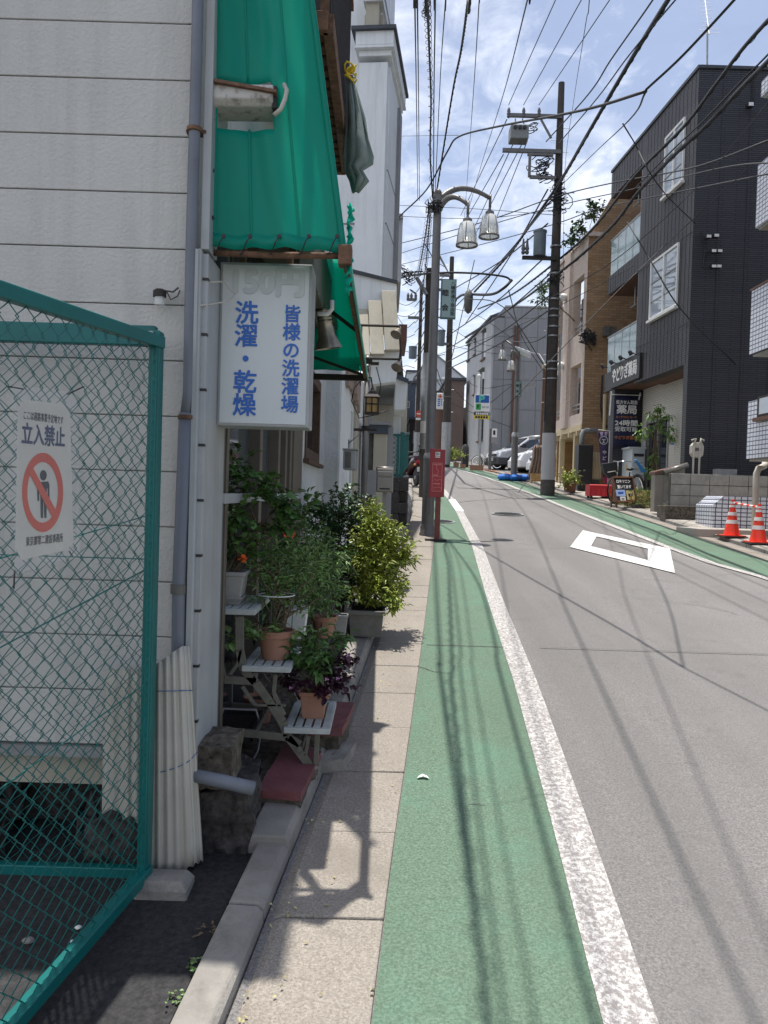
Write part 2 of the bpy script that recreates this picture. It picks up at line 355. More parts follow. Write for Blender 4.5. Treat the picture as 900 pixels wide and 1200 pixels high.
MT['corr'] = mat('corrugated_plastic', (.47, .445, .39), .6, var=.08, scale=5, bump=.15, streak=.5, streakcol=(.30, .28, .23))
MT['blue'] = mat('blue_print', (.03, .135, .48), .6, var=.08)
MT['bluestr'] = mat('blue_string', (.05, .1, .32), .7)
MT['navy'] = mat('navy_print', (.02, .035, .10), .6)
MT['redprint'] = mat('red_print', (.56, .075, .035), .55, var=.1)
MT['blackpr'] = mat('black_print', (.012, .012, .014), .6)
MT['paper'] = mat('laminated_paper', (.58, .555, .50), .35, var=.05, scale=8, blotch=.15, bts=12)
MT['signw'] = mat('white_sign_panel', (.60, .63, .635), .35, var=.03, scale=2, streak=.16, streakcol=(.42, .43, .42))
MT['fade'] = mat('faded_print', (.49, .515, .51), .5)
MT['white'] = mat('white_paint', (.74, .74, .72), .5, var=.05)
MT['redsign'] = mat('red_sign_paint', (.26, .010, .018), .35, var=.08, scale=3)
MT['redsign2'] = mat('red_sign_print', (.36, .018, .026), .4)
MT['pinkline'] = mat('pale_print', (.72, .45, .42), .5)
MT['redbench'] = mat('red_bench_cover', (.50, .02, .03), .5, var=.1)
MT['red'] = mat('traffic_cone_red', (.82, .045, .015), .45, var=.07)
MT['reflect'] = mat('reflective_band', (.75, .70, .68), .4, var=.08)
MT['stucco2'] = mat('pinkish_stucco', (.60, .50, .435), .95, var=.12, scale=12, bump=.9, bs=60)
MT['cream'] = mat('cream_paint', (.60, .50, .32), .7, var=.08)
MT['panel'] = mat('grey_cladding_panel', (.27, .275, .285), .75, var=.07, scale=1.6, bump=.2, bs=60, streak=.25)
MT['panell'] = mat('light_grey_finish', (.45, .455, .465), .8, var=.05, scale=2, bump=.15, bs=50, streak=.25)
MT['brown'] = mat('brown_wall', (.15, .085, .065), .85, var=.12, scale=3, bump=.2)
MT['brownl'] = mat('dull_brown_cladding', (.19, .14, .12), .85, var=.1, scale=3)
MT['soffit'] = mat('brown_soffit', (.13, .065, .045), .7, var=.12, scale=5)
MT['darkroof'] = mat('dark_roof', (.05, .055, .065), .6, var=.2)
MT['bluegr'] = mat('blue_grey_tile', (.16, .25, .27), .55, var=.1)
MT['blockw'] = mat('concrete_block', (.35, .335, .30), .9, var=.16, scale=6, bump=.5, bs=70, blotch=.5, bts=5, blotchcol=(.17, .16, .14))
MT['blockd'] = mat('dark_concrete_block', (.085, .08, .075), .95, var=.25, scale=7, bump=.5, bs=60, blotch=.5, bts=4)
MT['tarp'] = mat('green_tarp', (.0, .36, .285), .5, var=.05, scale=3, bump=.12, bs=14)
MT['yellowc'] = mat('yellow_cord', (.75, .55, .03), .7)
MT['cloth'] = mat('grey_green_cloth', (.19, .235, .215), .9, var=.15, scale=8, bump=.4, bs=60)
MT['clothb'] = mat('faded_brown_cloth', (.30, .23, .19), .9, var=.2, scale=8, bump=.3)
MT['vanw'] = mat('white_car_paint', (.70, .71, .72), .25, var=.03)
MT['vans'] = mat('pale_silver_paint', (.50, .51, .54), .28, .3, var=.04)
MT['tyre'] = mat('tyre_rubber', (.018, .018, .018), .8)
MT['plastd'] = mat('dark_grey_plastic', (.055, .06, .068), .6)
MT['chrome'] = mat('chrome', (.7, .7, .7), .15, 1)
MT['headl'] = mat('headlamp_lens', (.55, .65, .75), .1, spec=.9)
MT['signg'] = mat('grey_green_sign', (.25, .35, .34), .5, var=.05)
MT['signgf'] = mat('teal_sign_frame', (.035, .09, .085), .5)
MT['pblue'] = mat('parking_blue', (.015, .09, .36), .45)
MT['pgreen'] = mat('parking_green', (.02, .34, .08), .45)
MT['ptmint'] = mat('parking_mint', (.10, .50, .42), .45)
MT['pyellow'] = mat('parking_yellow', (.70, .55, .06), .45)
MT['bluebag'] = mat('blue_sandbag', (.02, .14, .50), .7, bump=.5, bs=30)
MT['banner'] = mat('navy_banner_cloth', (.012, .017, .055), .75, var=.2, scale=3)
MT['bannerp'] = mat('purple_flag_cloth', (.035, .022, .07), .75, var=.2, scale=3)
MT['pinkflag'] = mat('pink_flag_hem', (.32, .03, .11), .7)
MT['orangep'] = mat('orange_print', (.55, .2, .06), .6)
MT['bluepl'] = mat('blue_plastic', (.03, .2, .46), .45)
MT['locker'] = mat('pale_blue_locker', (.52, .59, .62), .4, var=.05)
MT['chalk'] = mat('blackboard', (.014, .015, .02), .7)
MT['woodf'] = mat('reddish_wood_frame', (.17, .07, .035), .6, var=.2, scale=14)
MT['kraft'] = mat('yellow_poster', (.5, .4, .17), .6)
MT['postb'] = mat('blue_poster', (.28, .38, .62), .6)
MT['ac'] = mat('ribbed_grille', (.25, .22, .19), .6)
MT['creampipe'] = mat('cream_pipe', (.5, .47, .40), .5, var=.08, streak=.4)
MT['amber'] = mat('amber_lantern_glass', (.45, .27, .07), .3)
MT['brasslamp'] = mat('tarnished_lamp', (.33, .29, .22), .35, .8, var=.3, scale=15)
MT['insul'] = mat('porcelain', (.10, .10, .105), .3)
MT['trafo'] = mat('transformer_paint', (.13, .16, .18), .5, var=.1)
MT['boxg'] = mat('switch_box', (.20, .21, .20), .5, var=.1)
MT['scoot'] = mat('dark_red_scooter_paint', (.035, .008, .010), .25)
MT['redl'] = mat('red_lamp_lens', (.5, .01, .01), .2)
MT['farw'] = mat('distant_white_wall', (.56, .585, .60), .85, var=.06)
MT['farn'] = mat('distant_navy_wall', (.055, .07, .095), .7, var=.2)
MT['bush'] = mat('distant_bush', (.09, .21, .04), .6, var=.3, scale=3, island=.4)
MT['dry'] = mat('dry_grass', (.42, .37, .17), .8, var=.3, island=.35)
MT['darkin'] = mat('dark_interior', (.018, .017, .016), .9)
MT['shopin'] = mat('shop_interior', (.28, .27, .25), .8, var=.5, scale=2.3)
MT['curtain'] = mat('white_curtain', (.62, .64, .66), .9, var=.1)
# translucent / glazed
def glassm(name, tint, alpha, rough=.04, fac=None):
    k = NT(name, rough); k.b.inputs['Base Color'].default_value = (*tint, 1); k.b.inputs['Alpha'].default_value = alpha; k.b.inputs['Specular IOR Level'].default_value = .9; return k.m
MT['glass'] = glassm('window_glass', (.10, .12, .13), .55)
MT['glassd'] = glassm('dark_window_glass', (.03, .035, .045), .88)
MT['glassb'] = glassm('balcony_glass', (.42, .55, .58), .72, .08)
MT['glassw'] = glassm('sky_window_glass', (.40, .46, .52), .93, .03)  # pale sky reflection is put into the pane colour
MT['glassl'] = glassm('lamp_glass', (.80, .82, .80), .62, .1)
MT['glassc'] = glassm('car_glass', (.03, .04, .05), .9)
MT['film'] = glassm('clear_film', (.75, .78, .8), .07, .15)
def tarpm():
    m = MT['tarp']; t = m.node_tree; b = t.nodes['Principled BSDF']; o = [n for n in t.nodes if n.type == 'OUTPUT_MATERIAL'][0]
    tr = t.nodes.new('ShaderNodeBsdfTranslucent'); tr.inputs[0].default_value = (.02, .80, .62, 1); mxs = t.nodes.new('ShaderNodeMixShader'); mxs.inputs[0].default_value = .55
    t.links.new(b.outputs[0], mxs.inputs[1]); t.links.new(tr.outputs[0], mxs.inputs[2]); t.links.new(mxs.outputs[0], o.inputs[0])
tarpm()
MT['brick'] = brick_mat('tan_brick', (.30, .175, .09), (.44, .28, .155), (.23, .16, .10), .23, .075, .008, bump=.5)
MT['bricky'] = brick_mat('yellow_brick', (.40, .24, .09), (.50, .32, .14), (.28, .18, .09), .23, .075, .008, bump=.4)
MT['darktile'] = brick_mat('charcoal_rib_tile', (.042, .043, .052), (.055, .056, .066), (.014, .014, .018), .60, .045, .010, rough=.6, bump=.9, var=.06)
MT['darktile2'] = brick_mat('charcoal_perforated_panel', (.062, .062, .072), (.078, .078, .09), (.015, .015, .018), .11, .05, .014, rough=.55, bump=.9, var=.05)
MT['whitebrick'] = brick_mat('white_glazed_brick', (.60, .59, .53), (.64, .63, .58), (.42, .41, .37), .2, .06, .006, bump=.5, var=.03)
MT['whitetile'] = brick_mat('white_square_tile', (.66, .68, .74), (.70, .72, .78), (.045, .05, .09), .115, .075, .009, rough=.3, bump=.5, var=.03, offset=0)
MT['seam'] = mat('sealed_seam', (.10, .105, .10), .9)
MT['trough'] = mat('grey_trough', (.17, .165, .15), .9, var=.2, scale=7, bump=.5, blotch=.6, bts=6, blotchcol=(.08, .078, .068))
# ================================================================== GROUND, ROAD, MARKINGS
Z = V((0, 0, 1))
def strip(name, lp, rp, y0, y1, dz, m, step=1.0, kind='structure', parent=None, drop=None):
    n = max(2, int((y1-y0)/step)); mb = MB(); rows = []
    for i in range(n+1):
        y = lerp(y0, y1, i/n); a, b = pl(lp, y), pl(rp, y)
        rows.append([V((a, y, gz(y)+dz)), V((b, y, gz(y)+dz))])
    mb.sheet(rows); o = mb.build(name, m, parent)
    if kind: o['kind'] = kind
    return o
GL = [(-.33, -2), (.01, 2.25), (.065, 3.05), (.17, 4.32), (.36, 6.75), (.68, 11), (.88, 13.9), (1.12, 20), (1.32, 29), (1.45, 45), (1.2, 60), (.2, 75)]
WL = [(.36, -2), (.66, 2.27), (.75, 3.38), (.9, 5.42), (1.06, 8.24), (1.3, 11.94), (1.5, 17), (1.56, 20), (1.62, 29), (1.72, 44), (1.5, 60), (.5, 75)]
KL = [(-.75, -2), (-.40, 2.23), (-.29, 3.51), (-.16, 4.98), (-.05, 6.42), (.13, 9), (.42, 14), (.70, 20), (.95, 29), (1.1, 45), (.8, 60), (-.2, 75)]
WR = [(5.3, -2), (5.0, 6), (4.72, 10), (4.50, 11), (4.42, 12.6), (4.35, 15), (4.27, 17.8), (4.21, 21.7), (4.07, 26.7), (3.7, 32.7), (3.15, 38.3), (2.7, 46), (2.3, 60), (1.2, 75)]
GR = [(6.0, -2), (5.7, 6), (5.34, 11.3), (5.30, 13.6), (5.19, 18), (5.02, 20.6), (4.87, 24.7), (4.62, 29.2), (4.33, 35), (3.82, 41.6), (3.1, 50), (2.6, 60), (1.5, 75)]
SR = [(x+.36, y) for x, y in GR]
off = lambda P, d: [(x+d, y) for x, y in P]
# one ground sheet out to the horizon
mb = MB(); rows = []
ys = [-40, -10, 0, 5, 10, 20, 40, 60, 80, 120, 200, 400, 1500]
for y in ys:
    z = gz(min(y, 90))+max(0, min(y, 400)-90)*.03
    rows.append([V((x, y, z-.03)) for x in (-1500, -300, -60, -10, 10, 60, 300, 1500)])
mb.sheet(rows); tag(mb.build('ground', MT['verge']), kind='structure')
strip('road', KL, SR, -12, 78, -.012, MT['asphalt'])
strip('green_walking_strip', GL, WL, -12, 75, -.004, MT['green'], .5)
strip('green_verge_strip', WR, GR, -12, 50, -.004, MT['green'], .5)
def wl(n, a, b): return strip(n, a, b, -12, 60, 0.0, MT['white_line'], .5)
wl('edge_line', WL, off(WL, .158)); strip('edge_line', off(WR, -.13), WR, -12, 45, 0, MT['white_line'], .5)
# newly repainted bright dash at the start of the line beyond the sign
strip('edge_line', off(WL, .005), off(WL, .18), 17.2, 20.2, .003, MT['white_mark'], .5)
# diamond crossing mark (hollow parallelogram)
def gp(px, py, dz=0): p = G(px, py); return V((p.x, p.y, gz(p.y)+dz))
mb = MB(); o4 = [(683, 621.5), (785, 643), (791, 671.5), (668, 641)]; i4 = [(699, 628.5), (759.5, 643), (759, 656.5), (692.5, 640)]
O = [gp(*p, .001) for p in o4]; I = [gp(*p, .001) for p in i4]
mb.add(O+I, [(i, (i+1) % 4, 4+(i+1) % 4, 4+i) for i in range(4)]); tag(mb.build('diamond_road_mark', MT['white_mark']), kind='structure')
# asphalt patches and seam
for (a, b, y0, y1) in ((2.2, 4.1, 24.5, 26.2), (1.25, 4.25, 6.36, 6.372), (.36, .98, 6.33, 6.342)):
    mb = MB(); mb.sheet([[V((a, y, gz(y)-.001)), V((b, y, gz(y)-.001))] for y in (y0, y1)]); tag(mb.build('road_patch', MT['seam'] if y1-y0 < .1 else MT['asphalt']), kind='structure')
# manhole covers
for (x, y, r, l) in ((1.0, 15.1, .32, 'round iron manhole cover in the green strip behind the red sign'), (2.55, 16.9, .33, 'round iron manhole cover in the asphalt left of the diamond mark')):
    t = thing('manhole_cover', l, 'manhole cover', (x, y, gz(y)))
    c = V((x, y, gz(y)+.001)); sl = V((0, 1, SLOPE)).normalized(); nrm = V((0, -SLOPE, 1)).normalized()
    MB().lathe(c, [(r, 0), (r, .006), (r*.9, .006), (r*.9, .003), (0.01, .003)], 28, nrm).build('rim', MT['galv'], t)
    m2 = MB()
    for i in range(-4, 5):
        hw = math.sqrt(max(.01, (r*.85)**2-(i*r*.19)**2)); m2.beam(c+V((-hw, 0, .006))+sl*i*r*.19, c+V((hw, 0, .006))+sl*i*r*.19, .025, .006)
    m2.build('tread', MT['greyp'], t)
# left gutter: pre-cast slabs, one object each, with a dished kerb side
t = tag(thing('gutter', None, None, (0, 0, 0)), kind='structure')
y = -1.46; i = 0
while y < 40:
    a, b = y+.004, y+.596; m = MB(); rnd = random.uniform(-.003, .004)
    tilt = .02
    def gpnt(u, yy, d): x = lerp(pl(KL, yy), pl(GL, yy), u); return V((x, yy, gz(yy)+lerp(-.02, .002, min(1, u/.14)) * 1 + d + rnd))
    us = (0, .13, .99)
    vs = [gpnt(u, yy, 0) for yy in (a, b) for u in us]+[gpnt(u, yy, -.05) for yy in (a, b) for u in us]
    m.add(vs, [(0, 1, 4, 3), (1, 2, 5, 4), (0, 6, 7, 1), (1, 7, 8, 2), (3, 4, 10, 9), (4, 5, 11, 10), (0, 3, 9, 6), (2, 8, 11, 5), (6, 9, 10, 7), (7, 10, 11, 8)])
    m.build('concrete_slab', MT['gutter'], t, bev=.006); y += .6
# left kerb stones
t = tag(thing('kerb', None, None, (0, 0, 0)), kind='structure')
y = -1.46
while y < 3.1:
    a, b = y+.006, y+.594; m = MB()
    def kp(d, yy, h): return V((pl(KL, yy)+d, yy, gz(yy)+h))
    prof = [(-.002, -.06), (-.010, .018), (-.028, .038), (-.13, .042), (-.15, -.06)]
    m.prism([kp(d, a, h) for d, h in prof], kp(0, b, 0)-kp(0, a, 0)); m.build('kerb_stone', MT['kerb'], t, bev=.008); y += .6
y = 3.14
while y < 30:
    a, b = y+.006, y+.594; m = MB()
    prof = [(-.002, -.06), (-.008, .05), (-.03, .068), (-.17, .07), (-.17, -.06)]
    m.prism([kp(d, a, h) for d, h in prof], kp(0, b, 0)-kp(0, a, 0)); m.build('kerb_stone', MT['kerb'], t, bev=.006); y += .6
# concrete apron between the shop front and the kerb
def quadstrip(name, l, r, y0, y1, h, m, kind='structure', hh=.2):
    mb = MB(); n = max(1, int((y1-y0)/1.0))
    for i in range(n):
        a, b = lerp(y0, y1, i/n), lerp(y0, y1, (i+1)/n)
        c = [V((pl(l, a), a, gz(a)+h-hh)), V((pl(r, a), a, gz(a)+h-hh)), V((pl(r, b), b, gz(b)+h-hh)), V((pl(l, b), b, gz(b)+h-hh))]
        mb.quad(*[p+Z*hh for p in c])
        if i == 0: mb.quad(c[0], c[1], c[1]+Z*hh, c[0]+Z*hh)
        mb.quad(c[1], c[2], c[2]+Z*hh, c[1]+Z*hh)
    return tag(mb.build(name, m, fix=False), kind=kind)
quadstrip('shop_apron', [(-1.0, 3.9), (-1.0, 20)], off(KL, -.172), 3.9, 26, .055, MT['oldconc'])
# right gutter, kerb and pavement
t = tag(thing('gutter', None, None, (0, 0, 0)), kind='structure')
y = 5.
while y < 40:
    a, b = y+.008, y+.592; m = MB()
    c = [V((pl(GR, a)+.01, a, gz(a))), V((pl(SR, a), a, gz(a)-.015)), V((pl(SR, b), b, gz(b)-.015)), V((pl(GR, b)+.01, b, gz(b)))]
    m.hexa([p-Z*.05 for p in c]+c); m.build('concrete_slab', MT['gutter'], t); y += .6
t = tag(thing('kerb', None, None, (0, 0, 0)), kind='structure')
y = 5.
while y < 34:
    a, b = y+.01, y+.59; m = MB(); h = .045 if not (18.9 < y < 21) else .03
    c = [V((pl(SR, a)+.005, a, gz(a)+h)), V((pl(SR, a)+.13, a, gz(a)+h+.01)), V((pl(SR, b)+.13, b, gz(b)+h+.01)), V((pl(SR, b)+.005, b, gz(b)+h))]
    m.hexa([p-Z*.12 for p in c]+c); m.build('kerb_stone', MT['kerb'], t, bev=.006); y += .6
quadstrip('pavement', off(SR, .132), [(14, -2), (14, 40)], 4, 31.5, .05, MT['pavement'])
quadstrip('parking_lot', off(SR, .0), [(16, -2), (16, 60)], 31.5, 60, .02, MT['asphalt'])
for k in range(3):
    a = V((5.1+k*2.6, 33.2, gz(33.2)+.026)); tag(MB().hexa([a, a+V((.12, 0, 0)), a+V((-.9, 5, SLOPE*5)), a+V((-1.02, 5, SLOPE*5)), a+V((0, 0, .003)), a+V((.12, 0, .003)), a+V((-.9, 5, SLOPE*5+.003)), a+V((-1.02, 5, SLOPE*5+.003))]).build('parking_bay_line', MT['orangep']), kind='structure')
# dark verge asphalt by the fence (gravelly) and earth below the wall
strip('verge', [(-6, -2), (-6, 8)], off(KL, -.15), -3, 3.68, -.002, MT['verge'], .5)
# weathered litter on the verge and the strip
def pebble(p, r, m, name, label, cat, group=None, flat=.5):
    mb = MB(); mb.ball((0, 0, 0), r, 9, 6, flat)
    for v in mb.v: v.x *= random.uniform(.8, 1.25); v.y *= random.uniform(.8, 1.2); v += V(p)
    o = mb.build(name, m, smooth=True); tag(o, label, cat, group); return o

# cracks and old stains in the road
rnd = random.Random(19)
for (x, y, L_, a) in ((2.6, 4.3, 1.3, .3), (3.4, 7.8, 1.6, 1.9), (1.6, 3.0, .8, 1.2), (2.9, 11.5, 1.2, .6), (1.9, 9.2, 1.1, 2.7), (.35, 3.6, .5, .2), (.45, 5.6, .55, 2.9)):
    P = [V((x, y, 0))]
    for k in range(14): a += rnd.gauss(0, .35); P.append(P[-1]+V((math.cos(a), math.sin(a), 0))*L_/14)
    m = MB(); m.sheet([[V((p.x-.003-.002*(i % 3), p.y, gz(p.y)+.0015)), V((p.x+.003, p.y+.004, gz(p.y+.004)+.0015))] for i, p in enumerate(P)]); tag(m.build('road_crack', MT['seam']), kind='structure')
# ================================================================== LAUNDRETTE (near left building)
WY = 3.15                                     # plane of its end wall, facing us
FX = -.69                                     # plane of its street front
bz = gz(WY)
B = thing('laundrette', 'pale sided laundrette behind the teal fence, its end wall facing us', 'building', (-2.5, WY, bz))
L0 = W(100, 873, WY).z
MB().box(-6.0, -.765, WY+.03, 9.3, L0-.02, 5.7).build('wall_core', MT['siding'], B)
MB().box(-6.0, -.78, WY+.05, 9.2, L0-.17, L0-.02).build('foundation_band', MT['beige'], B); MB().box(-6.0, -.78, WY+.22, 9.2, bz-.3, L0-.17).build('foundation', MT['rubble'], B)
MB().box(-6.0, -.775, WY-.012, WY+.05, L0-.045, L0-.004).build('base_flashing', MT['galv'], B)
pitch = 65.*WY/960
k = 0
while L0+k*pitch < 5.55:
    for (xa, xb) in ((-6.0, -3.03), (-3.02, -.772)):
        MB().box(xa, xb, WY+.012, WY+.035, L0+k*pitch+.0022, L0+(k+1)*pitch-.0022).build('siding_board', MT['siding'], B, bev=.003)
    k += 1
MB().box(-6.2, -.6, WY-.03, 9.5, 5.7, 5.82).build('roof', MT['darkroof'], B)
# corner post in two steps, painted aluminium, with fixing slots
def wx(px, py, D): return W(px, py, D).x
zt = W(240, 293, WY-.05).z
m = MB(); m.box(wx(229, 577, WY-.07), FX-.035, WY-.07, WY+.05, bz+.13+.1, zt); m.build('corner_post', MT['alu'], B, bev=.004)
m = MB(); m.box(FX-.036, FX, WY-.04, WY+.35, bz+.30, zt-.01); m.build('corner_channel', MT['alu'], B, bev=.003)
m = MB(); m.box(FX-.042, FX-.030, WY-.078, WY-.045, bz+.26, zt-.004); m.build('corner_rib', MT['alu'], B)
m = MB()
for zy in range(330, 860, 64):
    z = W(240, zy, WY).z; m.box(FX-.02, FX+.002, WY-.043, WY-.02, z-.006, z+.004)
m.build('fixing_slot', MT['black'], B, kind='stuff')
m = MB(); m.box(wx(238, 300, WY), wx(248, 300, WY), WY-.05, WY+.1, zt+.003, 5.6); m.build('upper_corner_trim', MT['alu'], B, bev=.003)
m = MB(); m.box(FX-.045, FX+.012, WY-.055, WY+.02, bz+.20, bz+.235); m.build('post_foot', MT['rust'], B)
# drain pipe with clamps
D = WY-.065
dp = MB().tube([W(232.5, -40, D), W(231, 40, D), W(228, 152, D), W(224, 290, D), W(221, 460, D), W(217.5, 488, D)], .0215, 14).build('drain_pipe', MT['pipe'], B, smooth=True)
dp2 = MB().tube([W(218, 484, D), W(210, 683, D), W(208.5, 800, D), W(207, 890, D)], .0265, 14).build('drain_pipe', MT['pipe'], B, smooth=True)
for (px, py, r) in ((228, 152, .029), (218, 489, .031)):
    p = W(px, py, D); MB().lathe(p-Z*.008, [(r, 0), (r, .016)], 16).box(p.x-.035, p.x+.04, p.y+.01, p.y+.055, p.z-.006, p.z+.006).build('pipe_clamp', MT['rust'], dp if py < 300 else dp2, bev=.002)
p = W(209.5, 690, D); MB().lathe(p-Z*.018, [(.031, 0), (.031, .036)], 16).build('pipe_clamp', MT['trim_dark'], dp2)
# photocell on the wall with its wires
p = W(187, 352, WY-.04)
o = thing('photocell', 'small clear photocell with dark cap wired to the wall by the drainpipe', 'light sensor', p)
MB().lathe(p-Z*.018, [(.019, 0), (.02, .005), (.02, .03)], 14).build('lens', MT['glassl'], o, smooth='auto')
MB().lathe(p+Z*.012, [(.025, 0), (.025, .022), (.015, .03)], 14).build('cap', MT['iron'], o, smooth='auto')
MB().tube([p+V((.0, .0, .04)), W(195, 341, WY-.03), W(203, 342, WY-.03), W(209, 337, WY-.025)], .004, 6).tube([W(195, 341, WY-.03), W(200, 351, WY-.03), W(208, 347, WY-.025), W(211, 340, WY-.025)], .003, 6).build('wire', MT['trim_dark'], o)
# street front of the laundrette: sliding windows, sill, lower panel, stucco end
FF = Fr(FX, WY+.35, 0, 1, 1)
def fz(px, py): return FF.hit(px, py)
zs = 1.60; ztop = 2.9
S1 = 3.25                                     # end of the glazed part along s
S2 = 5.8                                     # end of the laundrette front
floor_z = gz(4.5)+.05
m = MB()
m.box(FX-1.4, FX-.16, WY+.4, 9.0, floor_z-.3, floor_z+.02); m.build('shop_floor', MT['shopin'], B)
m = MB(); m.box(FX-1.5, FX-1.42, WY+.4, 9.0, floor_z-.3, 3.5).box(FX-1.5, FX-.1, WY+.30, WY+.36, floor_z-.3, 3.4); m.build('shop_inner_wall', MT['shopin'], B)
fr = MT['frame_brown']
for a, wd, mt in ((.0, .05, MT['trim_dark']), (.10, .05, fr), (.98, .07, fr), (1.09, .05, fr), (1.75, .06, fr), (1.86, .05, fr), (2.12, .09, fr), (2.40, .10, fr), (2.62, .63, fr)):
    MB().fbox(FF, a, a+wd, -.10, -.005+.01*(wd > .055), floor_z, ztop).build('mullion', mt, B, bev=.003)
MB().fbox(FF, 0, S1, -.12, .012, zs-.015, zs+.03).build('window_rail', MT['alu'], B, bev=.003)
MB().fbox(FF, 0, S1, -.12, .0, floor_z-.2, floor_z+.06).build('window_sill', fr, B)
MB().fbox(FF, 0, S1, -.13, .006, ztop, 3.15).build('header', fr, B)
for a0, a1 in ((.15, .98), (1.14, 1.75), (1.91, 2.12), (2.21, 2.40)):
    MB().fbox(FF, a0, a1, -.062, -.056, zs+.03, ztop).build('window_pane', MT['glass'], B)
    MB().fbox(FF, a0, a1, -.062, -.056, floor_z+.06, zs-.015).build('window_pane', MT['glassd'], B)
# stuff seen through the panes
q = FF.p(.95, -.3, zs+.30); o = thing('red_notice_box', 'small red box with a white slip standing inside the shop window', 'box', q)
MB().box(q.x-.06, q.x+.06, q.y-.1, q.y+.1, q.z-.1, q.z+.14).build('box_body', MT['redsign'], o); MB().box(q.x-.045, q.x+.02, q.y-.104, q.y-.1, q.z, q.z+.08).build('slip', MT['paper'], o)
q = FF.p(1.15, -.3, zs+.35); MBo = MB().box(q.x-.02, q.x+.03, q.y-.06, q.y+.06, q.z-.3, q.z+.28).build('orange_banner', MT['orange'], None); tag(MBo, 'narrow orange vertical banner behind the laundrette window', 'banner')
for i, (s_, h_) in enumerate(((.5, .9), (1.35, 1.05), (1.75, .85))):
    q = FF.p(s_, -.75, floor_z); o = thing('washing_machine', ('white washing machine nearest us inside the laundrette', 'white washing machine in the middle inside the laundrette', 'white washing machine farthest inside the laundrette')[i], 'washing machine', q, 'washing machines inside the laundrette')
    MB().box(q.x-.3, q.x+.28, q.y-.27, q.y+.27, q.z, q.z+h_+.5).build('casing', MT['white'], o, bev=.02); MB().lathe(q+V((.28, 0, .7)), [(.17, 0), (.18, .02), (.13, .03), (.12, .012)], 20, (1, 0, 0)).build('porthole', MT['galv'], o)
# stucco end with small brown framed window
wa, wz1 = fz(357, 440)[0], 2.75
s_a, zb = fz(357, 547); s_b, _ = fz(373, 547)
zb = W(362, 540, 7.4).z
hol = [(3.45, 4.9, zb, 2.75)]
wallmesh(MB(), FF, S1, S2, gz(5)-.3, 3.6, hol, 0, -.12).build('stucco_wall', MT['stucco'], B)
wallmesh(MB(), FF, 3.45, 4.9, zb, 2.75, [(3.56, 4.79, zb+.10, 2.65)], .012, -.10).build('window_frame', MT['wood'], B)
MB().fbox(FF, 3.56, 4.79, -.07, -.06, zb+.10, 2.65).build('window_pane', MT['glassd'], B)
MB().fbox(FF, 3.35, 5.0, -.02, .05, zb-.035, zb-.002).build('window_sill', MT['wood'], B)
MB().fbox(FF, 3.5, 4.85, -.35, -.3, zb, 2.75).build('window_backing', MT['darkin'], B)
MB().fbox(FF, 0, S2, -.13, -.02, 3.15, 5.7).build('upper_front_wall', MT['siding'], B)
MB().fbox(FF, 0.02, S1, -.02, .28, 2.93, 2.99).build('eave_board', MT['trim_dark'], B)
MB().fbox(FF, .0, 1.1, .05, .34, 2.80, 2.84).fbox(FF, 0, 1.1, .30, .36, 2.55, 2.83).build('eave_underboard', MT['bench'], B)
p = FF.p(S2-.05, .06, 0); MB().tube([V((p.x, p.y, gz(p.y))), V((p.x, p.y, 3.4))], .03, 10).build('drain_pipe', MT['pipe'], B, smooth=True)
for z in (1.7, 2.5): MB().box(p.x-.08, p.x+.01, p.y-.04, p.y-.01, z, z+.02).build('pipe_clamp', MT['galv'], B)
# white elbow of gutter behind the sign
o = MB().tube([W(372, 368, 3.9), W(384, 368, 3.9), W(389, 362, 3.9), W(389, 352, 3.9)], .011, 8).build('gutter_elbow', MT['white'], B, smooth=True)

# ------------------------------------------------------------------ green tarpaulin enclosure with its rusty frame
AY = WY+.02; AXO = -.177
T = thing('tarpaulin_awning', 'faded green tarpaulin laced to a rusty pipe frame above the laundrette sign', 'awning', (-.45, AY, 2.55))
def tp(u, v):                                 # front sheet: u across (0 wall..1 street), v down 0 top ..1 bottom
    xl = lerp(wx(252, -60, AY), wx(246, 285, AY), v); zt_, zb_ = W(250, -140, AY).z, W(325, 291, AY).z
    xr = lerp(wx(349, -140, AY), wx(404, 288, AY), v)
    x = lerp(xl, xr, u); z = lerp(zt_, zb_, v)+.004*math.sin(u*25)*(v > .93)
    y = AY-.012*math.sin(u*9+v*3)-.016*math.sin((u*1.2+v)*5)*(1-v)-.03*math.exp(-((u-.53)**2+(v-.53)**2*2)/.01)
    y += .012*math.sin((u-v*.4)*26)*u*(1-u)*2
    return V((x, y, z))
cut = lambda u, v: (u < .53 and .555 < v < .665)   # slit for the shutter case
NU, NV = 34, 40; m = MB(); g = [[tp(i/NU, j/NV) for i in range(NU+1)] for j in range(NV+1)]
vs = [p for r in g for p in r]; fs = [(j*(NU+1)+i, j*(NU+1)+i+1, (j+1)*(NU+1)+i+1, (j+1)*(NU+1)+i) for j in range(NV) for i in range(NU) if not cut((i+.5)/NU, (j+.5)/NV)]
m.add(vs, fs); m.build('front_sheet', MT['tarp'], T, smooth=True, thick=.003)
